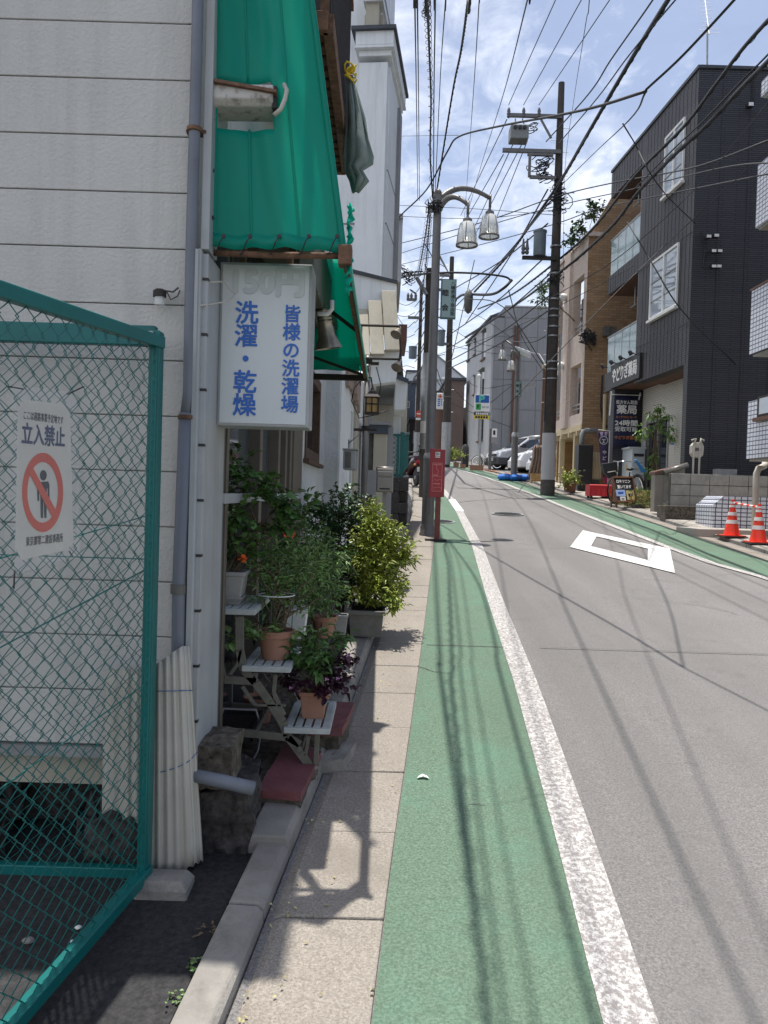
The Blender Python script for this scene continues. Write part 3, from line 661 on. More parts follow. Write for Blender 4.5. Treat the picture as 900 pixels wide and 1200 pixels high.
# unseen layer added behind the cloth to darken its wall side, and stitched seams
m = MB(); m.sheet([[tp(.01+.47*i/8, j/20)+V((0, .02, 0)) for i in range(9)] for j in range(11)]); m.build('darkening_sheet', MT['tarp'], T, smooth=True); m = MB(); m.sheet([[tp(.01+.55*i/8, .68+.3*j/8)+V((0, .02, 0)) for i in range(9)] for j in range(9)]); m.build('darkening_sheet', MT['tarp'], T, smooth=True)
for u0, v0, v1 in ((.30, 0, .54), (.66, 0, 1), (.30, .67, 1)): m = MB(); m.sheet([[tp(u0, lerp(v0, v1, j/24))+V((0, -.0035, 0)), tp(u0+.022, lerp(v0, v1, j/24))+V((0, -.0035, 0))] for j in range(25)]); m.build('seam', MT['tarp'], T, smooth=True, thick=.0015)
# darker turned edge and hem bands
m = MB(); m.sheet([[tp(.965, j/NV)+V((0, -.006, 0)), tp(1.005, j/NV)+V((.004, -.01, 0)), tp(1.0, j/NV)+V((.006, .10, .0))] for j in range(NV+1)]); m.build('edge_binding', MT['tarp'], T, smooth=True, thick=.003)
m = MB(); m.sheet([[tp(i/NU, .965)+V((0, -.005, 0)) for i in range(NU+1)], [tp(i/NU, 1.0)+V((0, -.007, -.004)) for i in range(NU+1)]]); m.build('hem', MT['tarp'], T, smooth=True, thick=.004)
m = MB(); m.sheet([[tp(0, j/NV)+V((-.002, -.004, 0)), tp(.05, j/NV)+V((0, -.006, 0))] for j in range(NV+1) if not .53 < j/NV < .69]); m.build('hem', MT['tarp'], T, smooth=True, thick=.003)
# street side sheet and far end sheet
zr = W(405, 291, AY).z; AYe = 6.5
m = MB(); m.sheet([[V((AXO+.004-.185*(j/8), AY+.72+.05*math.sin(j*1.9)*(i < 1)+(AYe-AY-.72)*i/14, zr-.03+.99*j/8)) for i in range(15)] for j in range(9)]); m.build('side_sheet', MT['tarp'], T, smooth=True, thick=.003)
m = MB(); m.sheet([[V((lerp(FX+.02, AXO-.16*(j/8)-.01, i/10), AYe-.03+.02*math.sin(i*1.3), zr+.02+.9*j/8)) for i in range(11)] for j in range(9)]); m.build('end_sheet', MT['tarp'], T, smooth=True, thick=.003)
# frame
m = MB(); m.tube([W(246, 296, AY+.02), W(320, 299, AY+.02), W(407, 300, AY+.02)], .0125, 10); fp = m.build('front_pipe', MT['rust'], T, smooth=True)
MB().beam((AXO, AY-.01, zr-.02), (AXO, AYe+.04, zr-.02), .030, .040).build('side_rail', MT['rust'], T, bev=.003)
MB().beam((FX, AYe, zr-.03), (AXO+.012, AYe, zr-.03), .05, .045).build('end_rail', MT['iron'], T, bev=.003)
MB().box(AXO-.028, AXO+.024, AY-.02, AY+.05, zr-.065, zr+.01).build('corner_bracket', MT['rust'], T, bev=.004)
for q_ in (((AXO-.45, AYe-.1, zr+.12), (AXO-.02, AYe-.1, zr-.02)), ((AXO-.5, AY+1.6, zr+.35), (AXO, AY+1.6, zr-.01))): MB().tube(q_, .012, 6).build('brace', MT['iron'], T)
for px in (262, 293, 327, 362, 395):          # eyelets with lacing
    p = W(px, 277, AY-.03); MB().lathe(p, [(.004, -.004), (.0085, -.003), (.0085, .003), (.004, .004)], 10, (0, 1, 0)).tube([p, p+V((-.012, -.004, -.022)), W(px-9, 297, AY-.005), W(px-16, 300, AY+.035)], .0024, 5).build('lacing', MT['black'], T)
for py in (20, 60, 140, 200, 255):
    p = W(251-(py > 90)*1.5, py, AY-.03); MB().lathe(p, [(.003, -.004), (.007, -.003), (.007, .003), (.003, .004)], 10, (0, 1, 0)).build('eyelet', MT['black'], T)
random.seed(5); rows = []
for i in range(44):
    z = lerp(zr-.17, zr+.17, i/43); k = .5+.5*math.sin(i*.9)*math.cos(i*.37); gap = .25 if 20 < i < 25 else 1
    rows.append([V((AXO+.004+.030*u/4*k*gap+.004*math.sin(i*1.7+u), AY+.03-.03*u/4+.012*math.sin(i*1.3+u*1.1), z+.006*math.sin(u*2+i))) for u in range(5)])
MB().sheet(rows).build('frayed_hem', MT['tarp'], T, smooth=True, thick=.006)
MB().tube([(AXO+.018, AY+.02, zr-.06), (AXO+.018, AYe, zr-.04)], .007, 6).build('torn_edge', MT['ptmint'], T)
# inside post whose shade shows through the cloth
MB().box(wx(342, 200, AY+.14), wx(350, 200, AY+.14), AY+.12, AY+.16, 2.6, 4.3).build('inner_post', MT['iron'], T)
# shutter case poking through the tarpaulin
p0, p1 = W(246, 113, AY), W(322, 118, AY)
o = thing('shutter_case', 'peeling white shutter case with rusty cover poking through the green tarpaulin', 'shutter case', p0)
hgt = 25*AY/960
prof = [(0, -.1), (0, hgt*.45), (-.0, hgt*.5), (.0, -.1)]
m = MB(); m.prism([p0+V((0, .1, -hgt*.62)), p0+V((0, -.03, -hgt*.62)), p0+V((0, -.055, -hgt*.35)), p0+V((0, -.05, hgt*.3)), p0+V((0, .1, hgt*.3))], p1-p0-V((0, 0, p1.z-p0.z-.004)))
m.build('case_body', mat('peeling_white_paint', (.52, .50, .46), .7, var=.08, blotch=.9, bts=22, blotchcol=(.13, .08, .055), bump=.3), o, bev=.006)
m = MB(); m.prism([p0+V((-.005, .1, hgt*.3)), p0+V((-.005, -.07, hgt*.34)), p0+V((-.005, -.06, hgt*.55)), p0+V((-.005, .1, hgt*.62))], p1-p0+V((.02, 0, -.03))); m.build('rusty_cover', MT['rust'], o, bev=.004)
MB().box(p1.x-.004, p1.x+.012, AY-.04, AY+.08, p1.z-hgt*.55, p1.z+hgt*.45).build('end_cap', MT['iron'], o)
MB().tube([W(321, 135, AY-.07), W(329, 128, AY-.07), W(334, 116, AY-.07), W(336, 106, AY-.06), W(333, 99, AY-.04)], .0085, 8).build('hook', MT['creampipe'], o, smooth=True)

# ------------------------------------------------------------------ hanging sign box
SY = 3.33
a, b = W(258, 310, SY), W(362, 497, SY); x0, x1 = W(256, 400, SY).x, W(364, 400, SY).x; z0, z1 = W(310, 500, SY).z, W(310, 308, SY).z
S_ = thing('laundrette_sign', 'white box sign with blue Japanese washing and drying lettering under the awning', 'sign', ((x0+x1)/2, SY, z0))
MB().box(x0, x1, SY, SY+.17, z0, z1).build('sign_case', MT['alu'], S_, bev=.006)
MB().box(x0+.012, x1-.012, SY-.004, SY, z0+.012, z1-.012).build('sign_face', MT['signw'], S_)
rr = W(370, 400, 3.4)-W(250, 400, 3.4); RX, UX = V((1, 0, 0)), V((0, 0, 1))
def st(s, px, py0, py1, size, mt_, bold, vertical=True, sp=1., width=None, name='lettering'):
    c = (W(px, py0, SY)+W(px, py1, SY))/2; c.y = SY-.006
    return text(s, c, RX, UX, size, mt_, S_, vertical=vertical, bold=bold, sp=sp, width=width, ex=.0015, name=name)
pxm = SY/960
st('洗濯・乾燥', 288, 356, 489, 28*pxm, MT['blue'], .018, sp=.955)
st('皆様の洗濯場', 341, 359, 486, 21*pxm, MT['blue'], .018, sp=1.0)
st('150円', 315, 316, 346, 36*pxm, MT['fade'], .05, vertical=False, width=80*pxm)
MB().tube([W(250, 288, SY), W(243, 310, SY), W(236, 325, SY-.1), W(243, 331, SY-.2), W(262, 330, SY-.12)], .004, 6).tube([W(262, 330, SY-.1), W(275, 345, SY-.05), W(268, 353, SY-.1), W(245, 357, SY-.2), W(234, 358, SY-.25)], .003, 6).build('wire', MT['creampipe'], S_, smooth=True)
for px in (285, 340): p = W(px, 305, SY+.08); MB().box(p.x-.012, p.x+.012, p.y-.02, p.y+.02, z1, z1+.09).build('hanger', MT['rust'], S_)
# bell lamp beyond the sign
c = W(382, 386, 4.1)
o = thing('bell_spotlight', 'tarnished ribbed bell shaped spotlight behind the right edge of the sign', 'lamp', c)
ax = V((.16, .12, -1)).normalized()
prof = [(.02, -.11)]+[(.035+.004*(i % 2), -.10+i*.009) for i in range(9)]+[(.042, 0), (.043, .03), (.052, .05), (.055, .06), (.066, .085), (.07, .095), (.06, .095), (.04, .06)]
MB().lathe(c, prof, 20, ax).build('bell', MT['brasslamp'], o, smooth='auto'); MB().lathe(c, [(.055, .08), (.055, .082)], 18, ax).build('lens', MT['glassl'], o)
MB().tube([c-ax*.11, c-ax*.16+V((-.08, 0, .02)), c+V((-.3, 0, .2))], .010, 8).build('bracket', MT['iron'], o)
# upper balcony with iron slats, railing, and cloth tied to it
BXO = -.33; z3 = 1.65+2.2; ya_, yb_ = 3.9, 5.6
o = thing('iron_balcony', 'rusty brown slatted balcony jutting out above the green tarpaulin', 'balcony', (-.6, ya_, z3))
for q_ in (((BXO, ya_, z3), (BXO, yb_, z3)), ((-.68, yb_, z3), (BXO, yb_, z3)), ((-.68, ya_, z3), (BXO, ya_, z3))): MB().beam(*q_, .05, .09).build('edge_beam', MT['rust'], o, bev=.003)
for i in range(15): yy = ya_+.07+i*.111; MB().box(-.68, BXO-.03, yy, yy+.075, z3-.012, z3+.012).build('floor_slat', MT['rust'], o)
MB().box(-.68, BXO-.03, ya_+.03, yb_-.03, z3+.02, z3+.035).build('sun_stop_board', MT['iron'], o)  # solid sheet added to stop sun dots falling through the slats
for i in range(22): yy = ya_+.03+i*.077; MB().box(BXO-.010, BXO+.010, yy, yy+.022, z3+.04, z3+1.05).build('baluster', MT['iron'], o)
MB().beam((BXO, ya_, z3+1.06), (BXO, yb_, z3+1.06), .05, .04).build('top_rail', MT['rust'], o, bev=.003)
for i in range(2): MB().beam((BXO-.02, ya_+.03+i*.9, z3+.03), (BXO-.02, ya_+.03+i*.9, z3+2.0), .04).build('roof_post', MT['rust'], o)
cl = thing('hanging_cloth', 'grey green cloth tied with yellow cord and hanging from the balcony', 'cloth', W(417, 80, 5.0))
rows = []; D = 5.0
prof = [(90, 408, 413, .0), (110, 406, 418, .01), (140, 405, 427, .02), (165, 404, 432, .03), (185, 403, 437, .035), (193, 404, 436, .03), (200, 405, 424, .02), (212, 411, 431, .02), (225, 414, 419, .005)]
for (py, xa, xb, dd) in prof:
    row = []
    for i in range(15):
        u = i/14; p = W(lerp(xa, xb, u), py, D); p.y += dd*4*(.5-.5*math.cos(u*2*math.pi))*-1+.018*math.sin(u*19+py*.03); row.append(p)
    rows.append(row)
MB().sheet(rows).build('cloth_sheet', MT['cloth'], cl, smooth=True, thick=.02)
m = MB(); random.seed(3)
for i in range(5):
    c = W(411+random.uniform(-3, 3), 79+i*2.5, 4.95); m.tube([c+V((.03*math.cos(t_), .02*math.sin(t_*2), .03*math.sin(t_+i))) for t_ in [j*.7 for j in range(9)]], .006, 6)
m.build('yellow_cord', MT['yellowc'], cl, smooth=True)
# ================================================================== CHAIN LINK FENCE
P0 = V((-.808, 2.90, 0)); PB = V((-.115, -.66, 0)).normalized()   # panel A runs from the post towards us and left
ztopf = W(183, 392, 2.9).z
gpost = gz(2.9)
def chain(mb, o, d, n, a0, a1, zf0, zf1, pw=.074, ph=.070, r=.002):
    """woven diamond mesh on a vertical plane: zig-zag wires, each hooked on its neighbour"""
    cnt = int((a1-a0)/(pw/2))
    for c in range(cnt):
        s0 = a0+c*pw/2; k = 0; pts = []
        sgn = 1 if c % 2 == 0 else -1
        z = zf0(s0); zt_ = zf1(s0); side = 0
        while z < zt_:
            ds = (pw/4)*(1 if side else -1)*1.12; ofs = .0035*(1 if side else -1)*sgn
            pts.append(o+d*(s0+pw/4+ds*sgn)+n*ofs+V((0, 0, z))); z += ph/2; side ^= 1
        if len(pts) > 1: mb.tube(pts, r, 4, cap=False)
Fc = thing('chain_link_fence', 'teal chain link fence with square post in the left foreground', 'fence', (P0.x, P0.y, gpost))
ph = V((P0.x, P0.y, 0))
m = MB(); m.box(P0.x-.030, P0.x+.008, P0.y-.03, P0.y+.03, gpost-.02, ztopf+.01); m.build('corner_post', MT['teal'], Fc, bev=.004)
nA = PB.cross(Z).normalized()
LA = 1.45
slopeA = SLOPE*PB.y
topA = lambda s: ztopf-.012+slopeA*s*.55
botA = lambda s: gpost+.055+slopeA*s
q = lambda s, z, n=0: P0+PB*s+nA*n+V((0, 0, z))
MB().beam(q(-.01, topA(0)-.015), q(LA, topA(LA)-.015), .036, .042).build('top_rail', MT['teal'], Fc, bev=.004)
MB().beam(q(.0, botA(0)), q(LA, botA(LA)), .045, .042).build('bottom_rail', MT['teal'], Fc, bev=.004)
MB().beam(q(.03, botA(0)), q(.03, topA(0)), .018, .03).build('stile', MT['teal'], Fc, bev=.003)
m = MB()
for i in range(9): s = .08+i*.155; m.box(*[c for k in range(3) for c in (q(s, topA(s)-.012, .024)[k]-.007, q(s, topA(s)-.012, .024)[k]+.007)])
m.build('hook_bolt', MT['black'], Fc, kind='stuff')
m = MB(); chain(m, P0, PB, nA, .04, LA, lambda s: botA(s), lambda s: topA(s)); m.build('wire_mesh', MT['tealw'], Fc, kind='stuff', fix=False, smooth=True)
for zz in (.34, .93): s = 0; MB().tube([q(.02, gpost+zz+.4), q(LA, gpost+zz+.4+slopeA*LA-.05)], .0022, 5).build('tension_wire', MT['tealw'], Fc)
# back panel, parallel to the wall
XB = -3.4; yb = 2.965
MB().box(XB, P0.x-.03, yb-.02, yb+.02, W(0, 404, yb).z+.01, W(0, 387, yb).z+.03).build('top_rail', MT['teal'], Fc, bev=.004)
zb0 = W(150, 1022, yb).z
MB().box(XB, P0.x-.03, yb-.02, yb+.02, zb0-.022, zb0+.022).build('bottom_rail', MT['teal'], Fc, bev=.004)
MB().box(P0.x-.045, P0.x-.015, yb-.025, yb+.015, gpost, ztopf-.02).build('stile', MT['teal'], Fc, bev=.003)
m = MB(); chain(m, V((P0.x-.04, yb, 0)), V((-1, 0, 0)), V((0, 1, 0)), 0, XB*-1-.85, lambda s: zb0, lambda s: W(0, 395, yb).z); m.build('wire_mesh', MT['tealw'], Fc, kind='stuff', fix=False, smooth=True)
MB().tube([V((P0.x-.03, yb-.02, zb0+1.15)), V((XB, yb-.02, zb0+1.15))], .0022, 5).build('tension_wire', MT['tealw'], Fc)
MB().tube([V((P0.x-.03, yb-.03, zb0+1.12)), V((P0.x-.9, yb-.03, zb0+.62))], .003, 5).build('tension_wire', MT['tealw'], Fc)
MB().box(P0.x-.03, P0.x-.012, P0.y-.045, P0.y-.028, ztopf-.05, ztopf+.004).build('clamp', MT['galv'], Fc, bev=.002)
o = thing('fence_footing', 'low pale concrete footing block under the teal fence post', 'concrete block', (P0.x, P0.y, gpost))
c = V((P0.x+.07, P0.y-.02, gpost-.03)); MB().lathe(c, [(.14, 0), (.135, .05), (.10, .08)], 4, sx=.95, sy=.7, rot=R(45)).build('block', MT['kerb'], o, bev=.008)
# ------------------------------------------------------------------ the laminated no-entry notice on the mesh
nA2 = nA if (CAMP-P0).dot(nA) > 0 else -nA
nO = P0+nA2*.02
def NP(px, py):                               # pixel -> point on the fence panel plane
    d = ray(px, py); k = (nO-CAMP).dot(nA)/d.dot(nA); return CAMP+d*k
offn = nA2*.002
Pn = thing('no_entry_notice', 'laminated white no trespassing notice with red barred circle tied to the fence', 'notice', NP(50, 560)+offn)
def poly(pts, name, mt_, lift=0., parent=Pn, th=.0012):
    P = [NP(*p)+offn+nA2*lift for p in pts]; return MB().prism(P, nA2*th).build(name, mt_, parent)
poly([(26, 468), (74, 474), (81, 484), (85, 636), (76, 645), (24, 656), (17, 642), (20, 481)], 'paper', MT['paper'])
fm = poly([(12, 450), (88, 462), (92, 652), (14, 672)], 'plastic_sleeve', MT['film'], .004, th=.0006)
# ring and bar
ctr = (48.5, 577); rx, ry = 21.0, 40.5
ro = []; ri = []
for i in range(40):
    t_ = 2*math.pi*i/40; ro.append(NP(ctr[0]+(rx+3.2)*math.cos(t_), ctr[1]+(ry+6)*math.sin(t_)+.0*math.cos(t_))+offn+nA2*.0018); ri.append(NP(ctr[0]+(rx-3.0)*math.cos(t_), ctr[1]+(ry-5)*math.sin(t_))+offn+nA2*.0018)
MB().add(ro+ri, [(i, (i+1) % 40, 40+(i+1) % 40, 40+i) for i in range(40)]).build('red_ring', MT['redprint'], Pn)
poly([(31, 552), (35, 545), (66, 602), (61, 609)], 'red_bar', MT['redprint'], .0026, th=.0003)
hd = [(49.3+4.0*math.cos(2*math.pi*i/16), 557+6.2*math.sin(2*math.pi*i/16)) for i in range(16)]
poly(hd, 'figure_head', MT['blackpr'], .0016, th=.0003)
poly([(43.5, 565), (55, 564), (56.5, 568), (56.5, 586), (54.6, 586), (54.3, 572), (53.4, 572), (53, 607), (50.4, 607), (49.8, 588), (49.2, 588), (49, 607), (46.3, 607), (45.6, 572), (44.7, 572), (44.4, 587), (42.4, 587), (42, 568)], 'figure_body', MT['blackpr'], .0016, th=.0003)
rt = (NP(80, 560)-NP(20, 560)); rt.z = 0; rt.normalize(); rt = rt
slant = (NP(78, 512)-NP(22, 506)).normalized()
def nt(s, px, py, w_px, mt_, bold, hs):
    c = NP(px, py)+offn+nA2*.0016; wd = (NP(px+w_px/2, py)-NP(px-w_px/2, py)).length
    r_ = slant if slant.cross(Z).dot(nA2) > 0 else -slant
    return text(s, c, r_, Z, hs, mt_, Pn, bold=bold, width=wd, ex=.0002)
nt('立入禁止', 50.5, 510, 50, MT['navy'], .03, .058)
nt('ここは道路事業予定地です', 50.5, 489.5, 46, MT['blackpr'], .012, .024)
nt('東京都第二建設事務所', 51.5, 632, 43, MT['blackpr'], .012, .026)
for (a_, b_) in (((9, 453), (26, 456)), ((78, 462), (97, 453)), ((16, 668), (15, 690)), ((80, 646), (84, 652))):
    m = MB(); m.tube([NP(*a_)+offn*1.5, NP(*b_)+offn*1.5], .0022, 5); m.build('cable_tie', MT['black'], Pn)
# ------------------------------------------------------------------ corrugated sheet wrapped round the pipe foot
o = thing('corrugated_sheet', 'weathered white corrugated plastic sheet tied with blue string beside the fence post', 'plastic sheet', (-.7, 3.0, gz(3)))
rows = []
def cpath(u):                                 # plan curve, left part then right bulge
    a = lerp(R(200), R(-35), u); return None
top = [(122, 785), (150, 783), (170, 786), (184, 778), (200, 766), (214, 757), (222, 757)]
bot = [(118, 1036), (150, 1036), (168, 1038), (183, 1034), (204, 1028), (226, 1014), (238, 1008)]
Dp = [3.06, 3.02, 3.0, 2.98, 2.975, 3.0, 3.06]
def interp(arr, u):
    x = u*(len(arr)-1); i = min(len(arr)-2, int(x)); t = x-i
    return tuple(lerp(p, q_, t) for p, q_ in zip(arr[i], arr[i+1])) if isinstance(arr[0], tuple) else lerp(arr[i], arr[i+1], t)
nu = 110
for j in range(13):
    row = []
    for i in range(nu+1):
        u = i/nu; a = interp(top, u); b = interp(bot, u); D = interp(Dp, u)+.0065*math.sin(u*2*math.pi*11)
        p = W(lerp(a[0], b[0], j/12), lerp(a[1], b[1], j/12)+(1.6*math.sin(i*.7) if j == 12 else 0), D-.015*math.sin(j/12*3)); row.append(p)
    rows.append(row)
MB().sheet(rows).build('sheet', MT['corr'], o, smooth=True, thick=.002)
for ya, yb2 in (((810, 812), (808, 809)), ((906, 905), (890, 881))):
    pts = []
    for i in range(9):
        u = lerp(.5, 1, i/8); x = interp(top, u)[0]+(.22 if ya[0] < 850 else .55)*(interp(bot, u)[0]-interp(top, u)[0]); pts.append(W(x, lerp(ya[0], yb2[1], i/8)+(0 if ya[0] < 850 else 4*math.sin(i/8*3)), interp(Dp, u)-.018))
    MB().tube(pts, .0016, 5).build('blue_string', MT['bluestr'], o, smooth=True)
# ------------------------------------------------------------------ rubble, blocks, pipe, steps
def rough(mb, amp, seed, sub=6):
    """subdivide the boxes of mb and roughen them into stone-like blocks"""
    me = bpy.data.meshes.new('x'); me.from_pydata([tuple(v) for v in mb.v], [], mb.f); b = bmesh.new(); b.from_mesh(me)
    bmesh.ops.subdivide_edges(b, edges=b.edges, cuts=sub, use_grid_fill=True); rnd = random.Random(seed)
    from mathutils import noise
    for v in b.verts: v.co += noise.noise_vector(v.co*11+V((seed, 0, 0)))*amp*1.6+noise.noise_vector(v.co*38+V((seed, 9, 0)))*amp*.9
    n = MB(); n.v = [v.co.copy() for v in b.verts]; n.f = [tuple(q_.index for q_ in f.verts) for f in b.faces]; b.free(); bpy.data.meshes.remove(me); return n
def rbox(x0, x1, y0, y1, z0, z1, amp, seed, name, m, label, cat, group=None, parent=None):
    o = rough(MB().box(x0, x1, y0, y1, z0, z1), amp, seed).build(name, m, parent, smooth=False)
    if parent is None: tag(o, label, cat, group)
    return o
g3 = gz(3.2)
a, b = W(229, 868, 3.2), W(276, 910, 3.2)
rbox(wx(228, 890, 3.2), wx(274, 890, 3.2), 3.14, 3.40, b.z-.03, a.z, .008, 1, 'stone_block', MT['oldconc'], 'mossy concrete block directly under the white corner post', 'concrete block')
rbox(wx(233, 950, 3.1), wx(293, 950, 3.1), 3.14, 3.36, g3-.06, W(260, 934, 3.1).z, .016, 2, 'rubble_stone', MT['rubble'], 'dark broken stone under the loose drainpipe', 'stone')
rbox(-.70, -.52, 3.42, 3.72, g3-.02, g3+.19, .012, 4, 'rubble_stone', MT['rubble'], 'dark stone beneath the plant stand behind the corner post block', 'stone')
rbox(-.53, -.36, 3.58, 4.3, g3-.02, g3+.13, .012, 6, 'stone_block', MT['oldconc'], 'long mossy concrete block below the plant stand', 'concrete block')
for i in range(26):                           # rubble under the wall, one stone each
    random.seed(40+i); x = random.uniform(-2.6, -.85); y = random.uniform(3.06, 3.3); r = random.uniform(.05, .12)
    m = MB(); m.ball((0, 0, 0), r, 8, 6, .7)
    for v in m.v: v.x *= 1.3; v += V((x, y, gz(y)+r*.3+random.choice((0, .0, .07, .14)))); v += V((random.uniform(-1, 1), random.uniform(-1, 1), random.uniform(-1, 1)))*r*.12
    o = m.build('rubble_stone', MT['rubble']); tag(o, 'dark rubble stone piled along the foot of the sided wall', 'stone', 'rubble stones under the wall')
# pale foundation strip seen through the mesh
# loose pipe
o = MB().tube([W(224, 908, 3.04), W(262, 916, 3.05), W(297, 924, 3.08)], [.023, .024, .025], 16, cap=False).build('loose_drainpipe', MT['pipe'], smooth=True, thick=.003)
tag(o, 'short grey drainpipe end lying across the stones', 'pipe')
# red slab on its block
yA, yB = 3.36, 3.98
s0 = thing('red_step', 'cracked concrete step faced with faded red paving below the plant stand', 'step', (-.4, 3.6, gz(3.5)))
zt = gz(3.5)+.125
top = [W(300, 938, 3.42), W(353, 942, 3.40), W(376, 896, 3.86), W(335, 884, 3.98), W(318, 912, 3.66)]
for p in top: p.z = gz(p.y)+.125
rough(MB().prism([p-Z*.035 for p in top], (0, 0, .035)), .0025, 3).build('red_paving', MT['redtile'], s0)
ins = [V((lerp(p.x, -.42, .05), lerp(p.y, 3.65, .04), p.z-.038)) for p in top]
rough(MB().prism([p-Z*.13 for p in ins], (0, 0, .13)), .006, 5).build('mortar_base', MT['oldconc'], s0)
s1 = thing('brick_step', 'broken red topped concrete step farther along under the plant stand', 'step', (-.28, 4.3, gz(4.3)))
for nm, mt_, (xa, xb, ya, yb_, h0, h1), sd in (('red_paving', MT['redtile'], (-.36, -.17, 4.02, 4.42, .13, .17), 6), ('mortar_base', MT['oldconc'], (-.35, -.19, 4.04, 4.4, -.02, .13), 7), ('loose_brick', MT['kerb'], (-.27, -.15, 3.92, 4.16, -.01, .055), 8)):
    m = MB(); c = [(xa, ya), (xb, ya+.02), (xb+.04, yb_), (xa+.03, yb_)]
    m.hexa([V((x, y, gz(y)+h0)) for x, y in c]+[V((x, y, gz(y)+h1)) for x, y in c]); rough(m, .004, sd).build(nm, mt_, s1)
# ------------------------------------------------------------------ tiered plant stand
ST = thing('plant_stand', 'three tiered resin plant stand with whitish slats stepping down to the kerb', 'plant stand', (-.5, 3.8, gz(3.8)))
DF, DB = 3.70, 4.16
tiers = [((248, 300), 714), ((284, 341), 781), ((333, 387), 853)]
tinfo = []
for (xa, xb), yy in tiers:
    z = W((xa+xb)/2, yy, DF).z; x0, x1 = W(xa, yy, DF).x, W(xb, yy, DF).x; tinfo.append((x0, x1, z))
    MB().box(x0, x1, DF-.022, DF+.004, z-.022, z+.004).build('front_edge', MT['slat'], ST, bev=.003)
    MB().box(x0, x1, DB-.004, DB+.02, z-.022, z+.004).build('back_edge', MT['slat'], ST, bev=.003)
    n = 5; wd = (x1-x0)/n
    for i in range(n): MB().box(x0+i*wd+wd*.13, x0+(i+1)*wd-wd*.13, DF+.004, DB-.004, z-.008, z+.006).build('slat', MT['slat'], ST, bev=.002)
    MB().box(x0, x0+.012, DF, DB, z-.02, z+.003).box(x1-.012, x1, DF, DB, z-.02, z+.003).build('side_edge', MT['slat'], ST)
for Dd in (DF+.012, DB-.012):
    m = MB(); k = Dd-DF
    def bp(pts, w_=.028, t_=.022):
        P = [W(x, y, DF+.012) for x, y in pts]
        for p in P: p.y = Dd
        for i in range(len(P)-1): m.beam(P[i], P[i+1], t_, w_, up=(0, 1, 0)) if False else m.beam(P[i], P[i+1], t_, w_, up=Z if abs((P[i+1]-P[i]).normalized().z) < .95 else (1, 0, 0))
    bp([(281, 722), (281, 762), (286, 785), (300, 800), (316, 822), (331, 846), (337, 862), (352, 882), (364, 899)], .038)
    bp([(252, 722), (254, 760), (262, 794), (250, 796)], .028); bp([(262, 796), (298, 798)], .036); bp([(270, 790), (279, 778), (283, 760)], .016); bp([(284, 804), (296, 822), (300, 826)], .016)
    bp([(250, 856), (300, 860), (338, 864), (352, 872)], .034)
    bp([(323, 790), (321, 812), (333, 838)], .018); bp([(372, 857), (370, 897)], .022); bp([(358, 885), (362, 862)], .016)
    bp([(249, 722), (249, 858)], .02); bp([(300, 788), (298, 800)], .02)
    bp([(300, 826), (335, 826)], .012)
    p = W(351, 877, DF); m.lathe(V((p.x, Dd-.02, p.z)), [(.012, -.004), (.012, .0)], 12, (0, 1, 0))
    m.build('side_frame', MT['bench'], ST, bev=.003)
    m = MB(); p = W(366, 900, DF); m.ball((p.x, Dd, p.z-.0), .03, 8, 5, .5); m.build('foot', MT['kerb'], ST)
for (px, py) in ((352, 880), (262, 796), (300, 858)):
    p = W(px, py, DF); MB().tube([V((p.x, DF, p.z)), V((p.x, DB, p.z))], .010, 8).build('cross_bar', MT['bench'], ST)
# things under the stand
o = thing('seed_tray', 'dark seed tray with soil on the ground under the plant stand', 'tray', V((-.62, 3.95, 1.65-.95)))
zt = W(270, 843, 3.95).z; xa, xb = W(250, 850, 3.9).x, W(300, 850, 3.9).x
wallmesh(MB(), Fr(xa, 3.8, 0, 1, 1), 0, .32, zt-.06, zt, [], 0, -.008).fbox(Fr(xb, 3.8, 0, 1, 1), 0, .32, -.008, 0, zt-.06, zt).box(xa, xb, 3.8, 3.808, zt-.06, zt).box(xa, xb, 4.11, 4.12, zt-.06, zt).box(xa, xb, 3.8, 4.12, zt-.065, zt-.06).build('tray_shell', MT['black'], o)
MB().box(xa+.01, xb-.01, 3.81, 4.11, zt-.05, zt-.018).build('soil', MT['soil'], o)
MB().tube([W(256, 850, 3.85), W(262, 830, 3.9), W(300, 832, 3.9), W(305, 850, 3.9)], .007, 6).tube([W(283, 888, 3.75), W(290, 903, 3.72), W(302, 880, 3.85), W(305, 862, 3.9)], .006, 6).build('wire_hoop', MT['galv'], o, smooth=True)
tagp = []
# ------------------------------------------------------------------ plants
def leafmesh(pts, size, m, name, parent, seed, asp=.5, droop=.3, fold=.15):
    rnd = random.Random(seed); mb = MB()
    vs, fs = [], []
    for p, dirv, k in pts:
        L = size*k*rnd.uniform(.7, 1.25); d = (V(dirv)+V((rnd.gauss(0, .5), rnd.gauss(0, .5), rnd.gauss(0, .4)-droop*.3))).normalized()
        s = d.cross(V((rnd.gauss(0, .3), rnd.gauss(0, .3), 1))).normalized(); n_ = s.cross(d).normalized()
        w_ = L*asp/2; b = len(vs)
        vs += [p, p+d*L*.35+s*w_+n_*L*fold, p+d*L*.35-s*w_+n_*L*fold, p+d*L*.72+s*w_*.75+n_*L*fold*.6-Z*L*droop*.3, p+d*L*.72-s*w_*.75+n_*L*fold*.6-Z*L*droop*.3, p+d*L-Z*L*droop*.6, p+d*L*.4, p+d*L*.75-Z*L*droop*.35]
        fs += [(b, b+1, b+6), (b, b+6, b+2), (b+1, b+3, b+7, b+6), (b+2, b+6, b+7, b+4), (b+3, b+5, b+7), (b+4, b+7, b+5)]
    mb.v, mb.f = vs, fs
    return mb.build(name, m, parent, fix=False)
